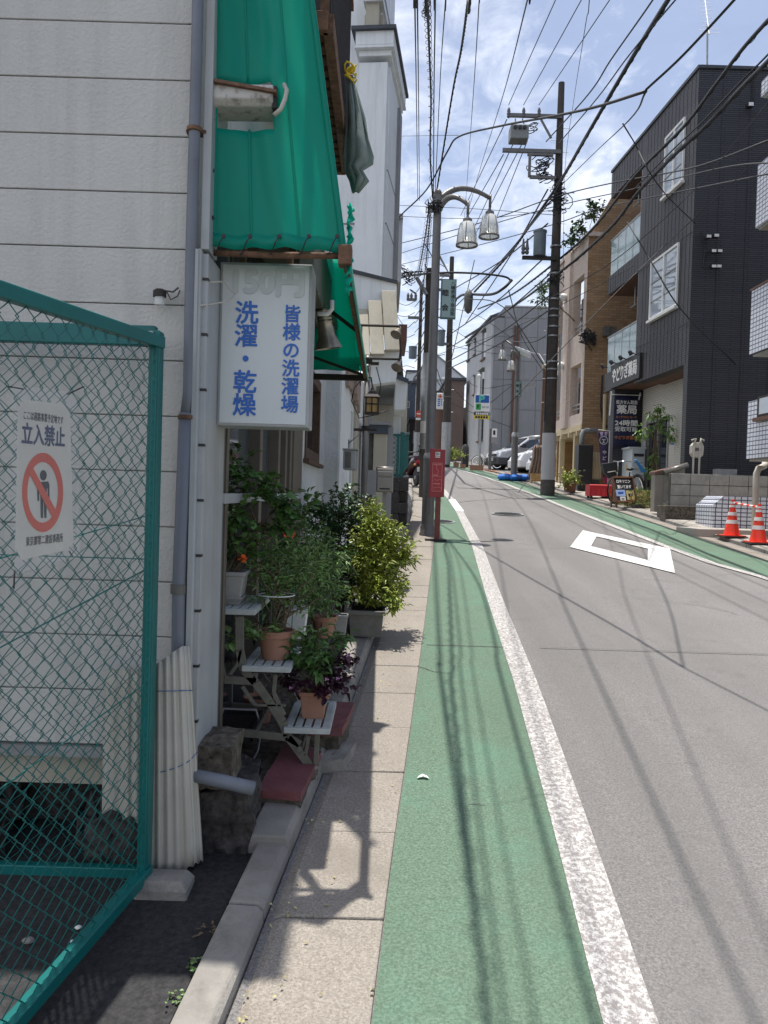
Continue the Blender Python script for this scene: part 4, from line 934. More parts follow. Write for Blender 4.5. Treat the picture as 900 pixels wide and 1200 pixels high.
def clump(c, r, n, rnd, shell=.45):
    out = []
    for i in range(n):
        v = V((rnd.gauss(0, 1), rnd.gauss(0, 1), rnd.gauss(0, 1))).normalized(); k = lerp(shell, 1, rnd.random()**.6)
        out.append((V((c[0]+v.x*r[0]*k, c[1]+v.y*r[1]*k, c[2]+v.z*r[2]*k)), v, 1.))
    return out
def stems(mb, base, tips, r, rnd, seg=6, wig=.03):
    ends = []
    for t_ in tips:
        pts = []; a = V(base)+V((rnd.uniform(-.03, .03), rnd.uniform(-.03, .03), 0))
        for i in range(seg+1):
            k = i/seg; p = a.lerp(V(t_), k)+V((rnd.gauss(0, wig), rnd.gauss(0, wig), 0))*math.sin(k*3.14)+Z*.06*math.sin(k*3.14); pts.append(p)
        mb.tube(pts, [lerp(r, r*.35, i/seg) for i in range(seg+1)], 5); ends.append(pts)
    return ends
def bushy(name, label, cat, base, clumps, lsize, nleaf, m, seed, asp=.45, stemr=.006, shell=.3, extra=None, stemm=None, droop=.3):
    rnd = random.Random(seed); t_ = thing(name, label, cat, base); mb = MB()
    stems(mb, base, [c for c, r in clumps], stemr, rnd); mb.build('stem', stemm or MT['stem'], t_)
    pts = []
    tot = sum(r[0]*r[2]+.001 for c, r in clumps)
    for c, r in clumps:
        n = int(nleaf*(r[0]*r[2]+.001)/tot)
        # little twigs inside the clump so that leaves gather in sprays
        k = max(1, n//9)
        for i in range(k):
            v = V((rnd.gauss(0, 1), rnd.gauss(0, 1), rnd.gauss(0, 1)+.2)).normalized(); kk = lerp(shell, 1.05, rnd.random()**.7)
            q_ = V((c[0]+v.x*r[0]*kk, c[1]+v.y*r[1]*kk, c[2]+v.z*r[2]*kk)); tw = (v+V((0, 0, .6))).normalized()
            for j in range(9): pts.append((q_+tw*lsize*(j*.28-.9)+V((rnd.gauss(0, .2), rnd.gauss(0, .2), 0))*lsize, v*.7+V((math.cos(j*2.4), math.sin(j*2.4), .3)), rnd.uniform(.75, 1.1)))
    leafmesh(pts, lsize, m, 'foliage', t_, seed+1, asp, droop)
    return t_
def squarepot(name, label, x, y, z, w_, h, taper, m, rim=.012, soil=True, group=None, dy=None, cat='plant pot'):
    t_ = thing(name, label, cat, (x, y, z), group); r2 = math.sqrt(2)/2; sy = (dy or w_)/w_
    MB().lathe((x, y, z), [(w_*taper*r2, 0), (w_*.96*r2, h-rim*1.6), (w_*1.06*r2, h-rim*1.6), (w_*1.06*r2, h), (w_*.92*r2, h), (w_*.88*r2, h-.03)], 4, rot=R(45), sy=sy, cap=False).build('pot_wall', m, t_, bev=.004)
    MB().lathe((x, y, z), [(.001, .004), (w_*taper*r2, .004)], 4, rot=R(45), sy=sy, cap=False).build('pot_base', m, t_)
    MB().lathe((x, y, z), [(w_*.9*r2, h-.028), (.001, h-.02)], 4, rot=R(45), sy=sy, cap=False).build('soil', MT['soil'], t_); return t_
def roundpot(name, label, x, y, z, r, h, m, group=None, saucer=False):
    t_ = thing(name, label, 'plant pot', (x, y, z), group)
    MB().lathe((x, y, z), [(.001, .003), (r*.72, .0), (r*.95, h*.78), (r*1.06, h*.78), (r*1.08, h), (r*.95, h), (r*.9, h*.86)], 22, cap=False).build('pot_wall', m, t_, smooth='auto')
    MB().lathe((x, y, z), [(r*.92, h*.86), (.001, h*.88)], 22, cap=False).build('soil', MT['soil'], t_)
    return t_
tz = [t[2]+.007 for t in tinfo]
# top tier: grey pot, saucer, maple-leaved climber
xg = W(268, 700, 3.82).x; pg = squarepot('grey_pot', 'weathered grey square plastic pot on the top tier of the stand', xg, 3.84, tz[0]+.03, .155, .125, .78, MT['greypot'])
o = thing('pot_saucer', 'grey square saucer on the top tier under the grey pot', 'saucer', (xg, 3.84, tz[0])); MB().lathe((xg, 3.84, tz[0]), [(.075, 0), (.095, .038), (.1, .038), (.098, .03), (.078, .008)], 4, rot=R(45)).build('saucer_dish', MT['greypot'], o, bev=.003)
D = 3.85
def cl(px, py, D, rx, ry=None, rz=None): p = W(px, py, D); k = D/960; return ((p.x, p.y, p.z), (rx*k, (ry or rx)*k, (rz or rx)*k))
bushy('trailing_vine', 'climbing vine with drooping lobed leaves growing from the grey pot past the window', 'plant', (xg, 3.84, tz[0]+.13), [cl(262, 575, 3.9, 16, 20, 26), cl(275, 545, 4.0, 16, 20, 20), cl(272, 610, 3.85, 20, 20, 20), cl(300, 575, 4.0, 22, 20, 16), cl(330, 590, 4.1, 22, 20, 17), cl(320, 615, 4.0, 26, 20, 18), cl(350, 600, 4.2, 18, 20, 11), cl(290, 640, 3.85, 22, 20, 16), cl(262, 640, 3.85, 12, 20, 14)], .052, 800, MT['leaf'], 11, asp=.75, stemr=.008, stemm=MT['bark'])
# mid tier: terracotta round pot with trellis and wispy plant
xm = W(322, 770, 3.85).x; roundpot('terracotta_pot', 'round terracotta pot on the middle tier holding the wispy trellised plant', xm, 3.86, tz[1], .085, .135, MT['terracotta'])
def wispy(name, label, base, seed, cls, n, ls):
    return bushy(name, label, 'plant', base, cls, ls, n, MT['leafm'], seed, asp=.34, stemr=.005, shell=.15, stemm=MT['stem'])
wispy('wispy_shrub', 'wispy pale stemmed plant with small leaves in the middle tier pot', (xm, 3.86, tz[1]+.12), 21, [cl(322, 690, 3.9, 24, 22, 24), cl(345, 665, 4.0, 26, 26, 20), cl(318, 650, 3.95, 20, 26, 16), cl(372, 670, 4.1, 24, 26, 22), cl(300, 668, 3.9, 14, 20, 16), cl(350, 700, 4.0, 22, 20, 16)], 1300, .038)
rnd = random.Random(4); m = MB(); stems(m, (xm, 3.86, tz[1]+.1), [W(x, y, 3.9) for x, y in ((302, 650), (315, 640), (330, 655), (345, 640), (360, 660), (308, 700), (340, 690), (370, 690), (380, 700))], .005, rnd, wig=.05); o = m.build('branches', MT['bark']); o.name = 'dry_branches'; tag(o, 'tangle of bare pale branches rising from the middle tier pot', 'branches')
o = thing('wire_trellis', 'thin green wire ring trellis stuck in the middle tier pot', 'trellis', (xm, 3.86, tz[1]+.1))
for dx in (-.07, .07, -.02): MB().tube([(xm+dx, 3.83+abs(dx), tz[1]+.1), (xm+dx*1.1, 3.83+abs(dx), tz[1]+.34)], .0022, 5).build('stake', MT['ptmint'] if False else MT['tealw'], o)
MB().tube([(xm+.085*math.cos(t_), 3.86+.085*math.sin(t_), tz[1]+.30) for t_ in [i*math.pi/8 for i in range(17)]], .0025, 5).build('ring', MT['white'], o)
# hanging heart-shaped leaves on the left under the top tier
bushy('creeper', 'small creeper with heart shaped leaves trailing left of the middle tier', 'plant', (xm-.03, 3.83, tz[1]+.12), [cl(300, 742, 3.78, 20, 8, 8), cl(272, 748, 3.74, 16, 6, 8), cl(345, 745, 3.8, 12, 8, 5)], .042, 90, MT['leafm'], 23, asp=.8, stemr=.002)
# low tier: square terracotta with green and purple plants
xl_ = W(367, 840, 3.86).x; squarepot('terracotta_pot', 'square terracotta pot with pink tag on the lowest tier', xl_, 3.88, tz[2], .125, .125, .80, MT['terracotta'])
bushy('leafy_plant', 'bright green pointed leaf plant filling the lowest square pot', 'plant', (xl_, 3.88, tz[2]+.12), [cl(360, 772, 3.9, 17, 18, 16), cl(345, 775, 3.85, 10, 12, 14), cl(378, 768, 3.9, 14, 16, 12), cl(372, 785, 3.82, 10, 10, 8), cl(398, 752, 3.95, 8, 8, 4)], .055, 420, MT['leaf'], 31, asp=.42, droop=.5)
bushy('purple_oxalis', 'dark purple clover leaves spilling over the lowest terracotta pot', 'plant', (xl_, 3.87, tz[2]+.11), [cl(398, 798, 3.85, 16, 16, 13), cl(345, 800, 3.82, 12, 10, 10), cl(385, 780, 3.95, 16, 10, 10), cl(378, 806, 3.78, 12, 6, 8), cl(402, 775, 3.9, 11, 10, 8)], .030, 620, MT['purple'], 33, asp=.9, droop=.6, stemr=.0015)
for i, (px, py) in enumerate(((383, 796), (396, 795), (341, 806), (408, 768))):
    o = MB(); c = W(px, py, 3.76)
    for j in range(5): a = j*1.257; d = V((math.cos(a), -.3, math.sin(a))); o.add([c, c+d*.006+V((0, 0, .003)), c+d*.011, c+d*.006-V((0, 0, .003))], [(0, 1, 2, 3)])
    tag(o.build('oxalis_flower', MT['pinkf'], fix=False), 'tiny pink flower among the purple clover leaves', 'flower', 'flowers in the low pot')
for i, (px, py, D, l) in enumerate(((284, 655, 3.8, 'orange flower head low beside the grey pot'), (336, 625, 4.6, 'left of two orange flower heads above the wispy plant'), (342, 626, 4.62, 'right of two orange flower heads above the wispy plant'))):
    m = MB(); c = W(px, py, D)
    for j in range(26): v = V((random.gauss(0, 1), random.gauss(0, 1), random.gauss(0, 1))).normalized(); s_ = v.orthogonal().normalized()*.007; m.add([c+v*.006, c+v*.017+s_, c+v*.024, c+v*.017-s_], [(0, 1, 2, 3)])
    tag(m.build('orange_flower', MT['orange'], fix=False), l, 'flower')
# further small pots
g = gz(5.0)+.07
roundpot('terracotta_pot', 'small round terracotta pot on the ground beside the white pot', W(379, 745, 4.95).x, 5.0, W(379, 748, 4.95).z, .075, .13, MT['terracotta'])
bushy('small_shrub', 'small green shrub in the little terracotta pot behind the stand', 'plant', (W(379, 745, 4.95).x, 5.0, g+.1), [cl(380, 700, 4.95, 22, 22, 17), cl(395, 690, 5.0, 18, 18, 12), cl(365, 705, 5.0, 14, 18, 10)], .035, 420, MT['leafm'], 41, asp=.5)
squarepot('white_pot', 'tall white plastic pot between the stand and the small terracotta pot', W(347, 740, 4.6).x, 4.6, W(347, 747, 4.6).z, .13, .17, .7, MT['white'])
squarepot('grey_pot', 'small green rimmed square pot beside the grey planter trough', W(397, 735, 5.4).x, 5.45, W(397, 744, 5.4).z, .11, .13, .8, MT['greypot'])
roundpot('terracotta_pot', 'old terracotta pot half hidden under the plant stand', -.36, 4.5, gz(4.5)+.06, .09, .14, MT['terracotta'])
roundpot('terracotta_pot', 'brownish pot lying behind the lowest tier of the stand', -.62, 4.25, gz(4.2)+.12, .08, .13, MT['terracotta'])
# trough with the yellow-green bush, and the dark camellia behind it
xp = W(429, 740, 6.35).x; zp = gz(6.4)+.065
squarepot('planter_trough', 'grey concrete trough planter at the kerb holding the yellow green bush', xp, 6.42, zp, .27, .2, .88, MT['trough'], rim=.02, dy=.5, cat='planter')
bushy('yellow_green_bush', 'sunlit yellow green bush with narrow leaves overhanging the gutter', 'bush', (xp, 6.5, zp+.18), [cl(445, 622, 6.6, 20, 30, 17), cl(458, 645, 6.6, 23, 30, 22), cl(440, 665, 6.5, 25, 30, 25), cl(453, 690, 6.45, 23, 28, 22), cl(432, 640, 6.6, 18, 28, 24), cl(427, 690, 6.4, 16, 28, 17), cl(472, 655, 6.7, 12, 24, 14), cl(462, 710, 6.3, 12, 20, 8), cl(435, 600, 6.7, 10, 16, 9)], .052, 5600, MT['leafy'], 51, asp=.36, stemr=.009, stemm=MT['bark'], shell=.1)
bushy('camellia_shrub', 'dark glossy leaved shrub standing behind the yellow green bush', 'bush', (xp-.22, 6.6, zp+.1), [cl(395, 600, 7.0, 24, 34, 18), cl(380, 625, 6.9, 26, 34, 26), cl(410, 635, 6.9, 30, 34, 30), cl(385, 670, 6.7, 26, 34, 30), cl(415, 680, 6.6, 26, 30, 30), cl(400, 582, 7.0, 12, 20, 8), cl(372, 598, 6.9, 10, 16, 8), cl(420, 600, 7.0, 16, 16, 14)], .058, 3300, MT['leafd'], 61, asp=.45, stemr=.012, stemm=MT['bark'], shell=.2)
bushy('fern_shrub', 'mid green feathery shrub between the window and the dark shrub', 'bush', (-.5, 5.4, gz(5.4)+.05), [cl(355, 640, 5.4, 26, 30, 18), cl(375, 655, 5.5, 24, 30, 20), cl(340, 655, 5.3, 22, 30, 20), cl(362, 690, 5.3, 30, 30, 24), cl(330, 680, 5.2, 20, 20, 20)], .06, 1700, MT['leafm'], 71, asp=.28, droop=.5)
bushy('shade_plant', 'dark leafy potted plants filling the gap below the shop window', 'plant', (-.6, 4.9, gz(4.9)+.05), [cl(300, 690, 4.8, 30, 20, 26), cl(270, 670, 4.7, 20, 20, 30), cl(330, 720, 4.7, 26, 20, 16)], .05, 700, MT['leafd'], 81, asp=.5)
# weeds on the verge
for i, (px, py, n, ls, l) in enumerate(((258, 990, 26, .034, 'broad leaved weed growing by the rubble beside the corrugated sheet'), (232, 1135, 30, .018, 'low weed tuft on the dark verge near the kerb'), (208, 1175, 30, .014, 'mossy weed patch on the verge nearest us'), (245, 1093, 18, .02, 'brown dry weed against the kerb'))):
    p = G(px, py); t_ = thing('weed', l, 'weed', p); leafmesh([(p+V((random.uniform(-.03, .03), random.uniform(-.03, .03), random.uniform(.003, .02))), V((random.gauss(0, 1), random.gauss(0, 1), .5)), 1) for _ in range(n)], ls, MT['leafm'] if i < 3 else MT['bark'], 'leaves', t_, 90+i, asp=.6)
for i, (px, py, r, mt_, l, cat) in enumerate(((33, 1104, .018, 'kerb', 'round pale pebble behind the mesh on the verge', 'pebble'), (92, 1088, .012, 'white', 'white scrap lying behind the fence mesh', 'scrap'), (85, 1104, .008, 'white', 'smaller white scrap behind the fence mesh', 'scrap'), (46, 1155, .012, 'kerb', 'grey pebble near the bottom rail of the fence', 'pebble'), (299, 981, .02, 'kerb', 'pale stone chip beside the red step', 'stone chip'))):
    p = G(px, py); pebble(p+Z*r*.3, r, MT[mt_], 'pebble' if cat == 'pebble' else 'litter', l, cat)
p = G(496, 912); m = MB(); m.add([p+V((-.03, -.01, .004)), p+V((0, -.004, .012)), p+V((.028, -.012, .004)), p+V((.02, .018, .006)), p+V((-.004, .024, .014)), p+V((-.024, .012, .005))], [(0, 1, 4, 5), (1, 2, 3, 4)])
tag(m.build('leaf_scrap', MT['white'], fix=False), 'pale dry leaf lying on the green strip', 'leaf')
# fallen leaves and grit in the gutter
rnd = random.Random(77); pts = []
for i in range(150):
    y = rnd.uniform(2.2, 8.5); x = pl(KL, y)+abs(rnd.gauss(0, .09)) if i % 3 else rnd.uniform(pl(KL, y), pl(GL, y)); pts.append((V((x, y, gz(y)+.006)), V((rnd.gauss(0, 1), rnd.gauss(0, 1), 0)), 1))
tag(leafmesh(pts, .016, MT['dry'], 'leaf_litter', None, 9, asp=.5, droop=.1), 'scattered dry leaves and grit along the left gutter', kind='stuff')
# ================================================================== SECOND HOUSE (white stucco) and its fittings
def xw(px, py, D): return W(px, py, D).x
def pbox(mb, px0, px1, py0, py1, D, dep, y0=None):    # box whose face towards us spans the surveyed pixels at depth D
    x0, x1 = xw(px0, (py0+py1)/2, D), xw(px1, (py0+py1)/2, D); z0, z1 = W((px0+px1)/2, py1, D).z, W((px0+px1)/2, py0, D).z
    mb.box(x0, x1, D, D+dep, z0, z1); return (x0, x1, z0, z1)
D1 = 9.2
H2 = thing('white_house', 'narrow white stucco house beyond the laundrette behind the shrubs', 'house', (-.8, 9.4, gz(9.3)))
x0 = xw(384, 500, D1); x1 = xw(397, 500, D1)
f2 = Fr(x1, D1, .055, 1, 1); zt = W(400, 430, D1).z+.25; L2 = 5.2
MB().box(FX-1.2, x1, D1, D1+.14, gz(9)-.2, zt).build('end_wall', MT['stucco'], H2)
wallmesh(MB(), f2, 0, L2, gz(9)-.2, zt, [(1.35, 1.62, gz(10)+.1, 2.7)], 0, -.14).build('front_wall', MT['whitep'], H2)
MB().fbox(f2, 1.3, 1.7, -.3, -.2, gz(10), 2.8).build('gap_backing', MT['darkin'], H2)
MB().fbox(f2, 0, .35, -.02, .02, gz(9), zt-.02).build('corner_board', MT['whitep'], H2)
MB().fbox(f2, 1.7, 2.2, -.02, .03, gz(9), 2.9).build('pilaster', MT['beige'], H2); MB().fbox(f2, 2.3, 3.0, -.02, .02, gz(10), 2.75).build('side_panel', MT['whitep'], H2); MB().fbox(f2, 3.2, 3.3, -.02, .05, gz(10), 3.0).build('pilaster', MT['whitep'], H2)
MB().box(FX-1.2, x1+.1, D1-.05, D1+5.4, zt, zt+.08).build('roof_edge', MT['darkroof'], H2)
random.seed(8)
for i in range(7): MB().fbox(f2, .35+i*.25, .55+i*.25, .015, .05+random.random()*.04, zt-.28-random.random()*.12-i*.03, zt-.08).build('ragged_awning_strip', MT['clothb'], H2)
p = f2.p(.15, .05, 0)
# meter box
o = thing('meter_box', 'grey metal meter box on the white wall above the shrubs', 'meter box', W(410, 550, 8.7))
m = MB(); b_ = pbox(m, 402, 417, 527, 550, 8.55, .42); m.build('box_body', MT['galv'], o, bev=.008); MB().box(b_[0]+.02, b_[1]-.05, 8.54, 8.55, b_[2]+.015, b_[3]-.02).build('box_door', MT['trim_dark'], o); MB().box(b_[0]-.01, b_[1]+.012, 8.53, 8.98, b_[3], b_[3]+.012).build('lid', MT['galv'], o)
MB().tube([V((b_[0]+.05, 8.75, b_[3])), V((b_[0]+.05, 8.75, b_[3]+.12))], .012, 8).build('conduit', MT['galv'], o)
# steel post with bracket lamps and lantern
Dq = 8.9; xq = xw(426.5, 577, Dq); zb_ = gz(Dq); ztp = W(430, 417, Dq).z
o = thing('bracket_post', 'slim grey post carrying two bracket floodlights beside the white house', 'post', (xq, Dq, zb_))
MB().tube([(xq, Dq, zb_), (xq, Dq, ztp)], .037, 12).build('post', MT['greyp'], o, smooth=True)
for z in (W(428, 425, Dq).z, W(428, 503, Dq).z): MB().lathe((xq, Dq, z), [(.05, 0), (.05, .035)], 14).box(xq-.13, xq+.12, Dq-.04, Dq+.04, z-.02, z+.005).build('clamp_plate', MT['iron'], o)
za = W(430, 379, Dq-.2).z; zb2 = W(430, 418, Dq-.2).z
for (z, xa_, xb_) in ((za, 405, 468), (zb2, 428, 470)):
    m = MB(); m.tube([V((xw(xa_, 400, Dq), Dq-.1, z)), V((xw(xb_, 400, Dq), Dq-.1, z))], .014, 8).tube([V((xw(424, 400, Dq), Dq-.1, z)), V((xw(424, 400, Dq), Dq-.1, z-.3))], .006, 6); ar = m.build('bracket_arm', MT['iron'], o)
    c = V((xw(xb_-3, 400, Dq), Dq-.12, z-.07)); a = V((-.35, -.55, -.75)).normalized()
    MB().lathe(c-a*.03, [(.02, -.05), (.03, 0), (.058, .06), (.062, .07), (.05, .07)], 16, a).build('floodlight', MT['brasslamp'], ar, smooth='auto'); MB().lathe(c-a*.03, [(.048, .062), (.048, .066)], 14, a).build('lens', MT['glassl'], ar)
m = MB(); m.tube([W(436, 418, Dq), W(428, 440, Dq-.1), W(415, 455, Dq-.1), W(412, 470, Dq-.1), W(421, 490, Dq-.1), W(440, 486, Dq-.1), W(456, 480, Dq-.1)], .006, 5).tube([W(441, 430, Dq), W(446, 450, Dq), W(444, 470, Dq)], .006, 5).tube([W(408, 520, Dq-.3), W(420, 510, Dq-.3), W(424, 505, Dq)], .005, 5).build('loose_wire', MT['cable'], o, smooth=True)
o = thing('lantern', 'small black lantern with four amber panes on the slim post', 'lantern', W(436, 486, 8.8))
m = MB(); c = W(436, 474, 8.75); w_ = .065; h = .085
MB().box(c.x-w_+.01, c.x+w_-.01, c.y-w_+.01, c.y+w_-.01, c.z-h, c.z+h-.02).build('glass', MT['amber'], o)
for dx in (-1, 1):
    for dy in (-1, 1): m.box(c.x+dx*w_-.008, c.x+dx*w_+.008, c.y+dy*w_-.008, c.y+dy*w_+.008, c.z-h-.01, c.z+h)
m.box(c.x-.006, c.x+.006, c.y-w_-.006, c.y-w_+.004, c.z-h, c.z+h).box(c.x-w_, c.x+w_, c.y-w_-.006, c.y-w_+.004, c.z-.006, c.z+.006).box(c.x-w_-.01, c.x+w_+.01, c.y-w_-.01, c.y+w_+.01, c.z-h-.02, c.z-h); m.build('cage', MT['iron'], o)
MB().lathe((c.x, c.y, c.z+h-.01), [(.12, 0), (.03, .07), (.012, .12)], 4, rot=R(45)).build('roof_cap', MT['iron'], o)
MB().tube([(c.x, c.y, c.z+h+.1), (c.x-.02, c.y, c.z+h+.2), (xq, Dq, c.z+h+.22)], .008, 6).build('hook', MT['iron'], o)
# mailbox on a post
o = thing('mailbox', 'stainless mailbox on a thin post behind the yellow green bush', 'mailbox', (xw(449, 578, 8.2), 8.3, gz(8.3)))
m = MB(); b_ = pbox(m, 441, 461, 549, 577, 8.05, .38); m.build('box_body', MT['steel'], o, bev=.01)
zz = lerp(b_[2], b_[3], .68); MB().box(b_[0]+.006, b_[1]-.006, 8.035, 8.05, zz, b_[3]-.03).build('flap', MT['steel'], o, bev=.004); MB().box(b_[0]+.01, b_[1]-.01, 8.04, 8.05, b_[2]+.012, zz-.012).build('door_panel', MT['steel'], o, bev=.003)
MB().tube([V((b_[0]-.005, 8.1, b_[3])), V((b_[1]+.005, 8.1, b_[3]))], .022, 10).build('rounded_lid', MT['steel'], o, smooth=True)
text('MAIL BOX' if False else 'MEIL', V(((b_[0]+b_[1])/2, 8.037, b_[2]+.035)), (1, 0, 0), (0, 0, 1), .035, MT['blackpr'], o, width=.10, bold=.03, ex=.001) if False else MB().box(b_[0]+.035, b_[1]-.035, 8.036, 8.041, b_[2]+.028, b_[2]+.042).build('keyhole_strip', MT['blackpr'], o)
MB().box((b_[0]+b_[1])/2-.02, (b_[0]+b_[1])/2+.02, 8.2, 8.24, gz(8.2), b_[2]).build('post', MT['steel'], o)
# grey panel beside the mailbox, concrete gate post, door head
GP = thing('gate_entrance', 'weathered concrete gate posts and small dark door head behind the mailbox', 'gate', W(445, 600, 11.5))
m = MB(); pbox(m, 436, 452, 508, 640, 11.5, .35); m.build('gate_post', MT['beige'], GP, bev=.01)
m = MB(); pbox(m, 426, 436, 508, 640, 11.6, .3); m.build('gate_post', MT['trim_dark'], GP)
m = MB(); pbox(m, 428, 455, 497, 508, 11.45, .4); m.build('lintel', MT['farn'], GP); m = MB(); pbox(m, 426, 459, 494, 497.5, 11.4, .5); m.build('coping', MT['panel'], GP)
m = MB(); pbox(m, 452, 459, 500, 640, 11.6, .25); m.build('door_jamb', MT['panel'], GP)
m = MB(); pbox(m, 424, 441, 551, 580, 9.5, .3); o = m.build('service_box', MT['greyw']); tag(o, 'plain grey service box to the left of the mailbox', 'box')
# ------------------------------------------------------------------ block wall with teal fence on top
DW = 13.6
BW = thing('block_wall', 'dark concrete block wall between the mailbox and the lamp post', 'wall', W(460, 615, DW))
x0, x1 = xw(444, 590, DW), xw(477.5, 590, DW); zt = W(460, 560, DW).z; zb_ = gz(DW)-.1
n = 5; hh = (zt-zb_-.03)/n
for r_ in range(n):
    xs_ = [x0-.39+(.2 if r_ % 2 else 0)+k*.4 for k in range(3)]
    for a in xs_:
        a1 = min(a+.392, x1-.15)
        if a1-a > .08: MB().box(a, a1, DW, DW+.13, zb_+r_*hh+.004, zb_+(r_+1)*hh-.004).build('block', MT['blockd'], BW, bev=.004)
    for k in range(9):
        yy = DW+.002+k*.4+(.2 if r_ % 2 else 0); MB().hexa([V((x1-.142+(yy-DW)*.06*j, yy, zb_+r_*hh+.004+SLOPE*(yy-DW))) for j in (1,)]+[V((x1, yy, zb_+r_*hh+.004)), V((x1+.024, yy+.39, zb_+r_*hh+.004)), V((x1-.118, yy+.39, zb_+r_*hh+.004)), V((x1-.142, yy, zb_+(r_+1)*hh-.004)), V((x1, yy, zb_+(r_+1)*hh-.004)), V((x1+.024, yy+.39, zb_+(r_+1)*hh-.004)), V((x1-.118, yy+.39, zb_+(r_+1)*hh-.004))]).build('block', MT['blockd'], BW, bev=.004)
MB().box(x0-.4, x1+.005, DW-.005, DW+.15, zt-.03, zt+.012).build('coping', MT['blockd'], BW)
FN = thing('teal_fence', 'teal chain link fence panel standing on the dark block wall', 'fence', W(460, 560, DW))
fz0, fz1 = zt+.012, W(460, 508, DW).z; xa, xb = xw(452, 535, DW), xw(471, 535, DW)
MB().box(xb-.035, xb+.03, DW+.03, DW+.1, fz0, fz1+.03).build('post', MT['teal'], FN); MB().box(xb-.09, xb-.045, DW+.03, DW+.08, fz0, fz1).build('stile', MT['teal'], FN)
MB().box(xa-.5, xb-.03, DW+.04, DW+.08, fz1-.04, fz1).build('top_rail', MT['teal'], FN); MB().box(xa-.5, xb-.03, DW+.04, DW+.08, fz0+.01, fz0+.05).build('bottom_rail', MT['teal'], FN)
m = MB(); chain(m, V((xa-.5, DW+.06, 0)), V((1, 0, 0)), V((0, 1, 0)), 0, xb-xa+.42, lambda s: fz0+.05, lambda s: fz1-.03, .085, .08, .0055); m.build('wire_mesh', MT['tealw'], FN, kind='stuff', fix=False)
f_ = V((xb, DW+.06, 0)); dd = V((.06, 1, 0)).normalized()
m = MB(); chain(m, f_, dd, V((1, 0, 0)), 0, 3.2, lambda s: fz0+.05+SLOPE*s, lambda s: fz1-.03+SLOPE*s, .085, .08, .0055); m.build('wire_mesh', MT['tealw'], FN, kind='stuff', fix=False)
MB().beam(f_+Z*fz1, f_+dd*3.2+Z*(fz1+.25), .04).build('side_rail', MT['teal'], FN)
# ================================================================== TALL WHITE BUILDING with cornice and stepped stair underside
Da = 14.2
TW = thing('white_corner_building', 'tall white rendered building with projecting cornice and stepped concrete stair underside', 'building', (xw(430, 580, Da), Da, gz(Da)))
fd = V((.115, 1, 0)).normalized(); xr_ = xw(452, 577, Da)-.13
TF = Fr(xr_, Da, .115, 1, 1)
zlo = W(430, 328, Da).z; zco = W(430, 66, Da).z; ztop_ = W(430, 52, Da).z
m = MB(); m.fbox(TF, 0, 1.75, -3.2, 0, zlo-.6, ztop_).fbox(TF, .02, 1.73, -3.1, -.17, ztop_, 13.5); m.build('upper_wall', MT['whitep'], TW)
pr = TF.p
def fb(a0, a1, t0, t1, z0, z1, name, mt_, par=TW, bev=0): return MB().fbox(TF, a0, a1, t0, t1, z0, z1).build(name, MT[mt_], par, bev=bev)
dz = 14*Da/960
fb(-.45, 1.8, -.55, .085, zco-.02, ztop_, 'cornice', 'whitep'); fb(-.52, 1.9, -.62, .13, ztop_, ztop_+.06, 'cornice_cap', 'darkroof'); fb(-.36, 1.74, -.5, .045, zco-.16, zco-.02, 'cornice_bed', 'whitep'); fb(-.46, 1.82, -.56, .095, zco-.07, zco-.03, 'cornice_band', 'whitep')
fb(-.3, .02, -.50, -.02, zlo-.2, zco-.24, 'bay_face', 'whitep')
zz = W(430, 4, Da).z
fb(-.25, 1.7, -.42, -.20, ztop_+.06, 13.4, 'upper_bay', 'beige'); fb(-.32, 1.78, -.46, -.13, W(430, 12, Da).z, zz, 'band', 'whitep'); fb(-.1, 1.76, -.46, -.15, ztop_+.07, W(430, 20, Da).z, 'bay_side', 'beige')
fb(-.4, 1.8, -.5, -.11, W(430, 2, Da).z, W(430, -9, Da).z, 'band', 'whitep')
fb(1.2, 1.6, .0, .05, zlo, zco-.3, 'corner_pipe_chase', 'greyw')
for z_, w_ in ((W(430, 200, Da).z, .02), (W(430, 262, Da).z, .02)): fb(-.02, 1.74, -3.15, .008, z_, z_+w_, 'render_joint', 'greyw')
for px, py in ((418, 150), (440, 222), (428, 290)): c = W(px, py, Da-.02); MB().lathe(c, [(.07, 0), (.07, .05), (.05, .08)], 12, (0, -1, 0)).box(c.x-.01, c.x+.01, c.y-.006, c.y-.001, c.z-.5, c.z-.07).build('vent_cap', MT['greyw'], TW)
MB().tube([W(449, 70, Da-.05), W(448, 200, Da-.05), W(446, 326, Da-.05)], .03, 8).build('rain_pipe', MT['whitep'], TW, smooth=True)
# grey smaller volume to the right
m = MB(); b_ = pbox(m, 452, 471, 254, 330, 17.5, 3); m.build('rear_volume', MT['panell'], TW)
m = MB(); pbox(m, 451, 472.5, 250, 255, 17.4, 3.2); m.build('rear_volume_cap', MT['galv'], TW)
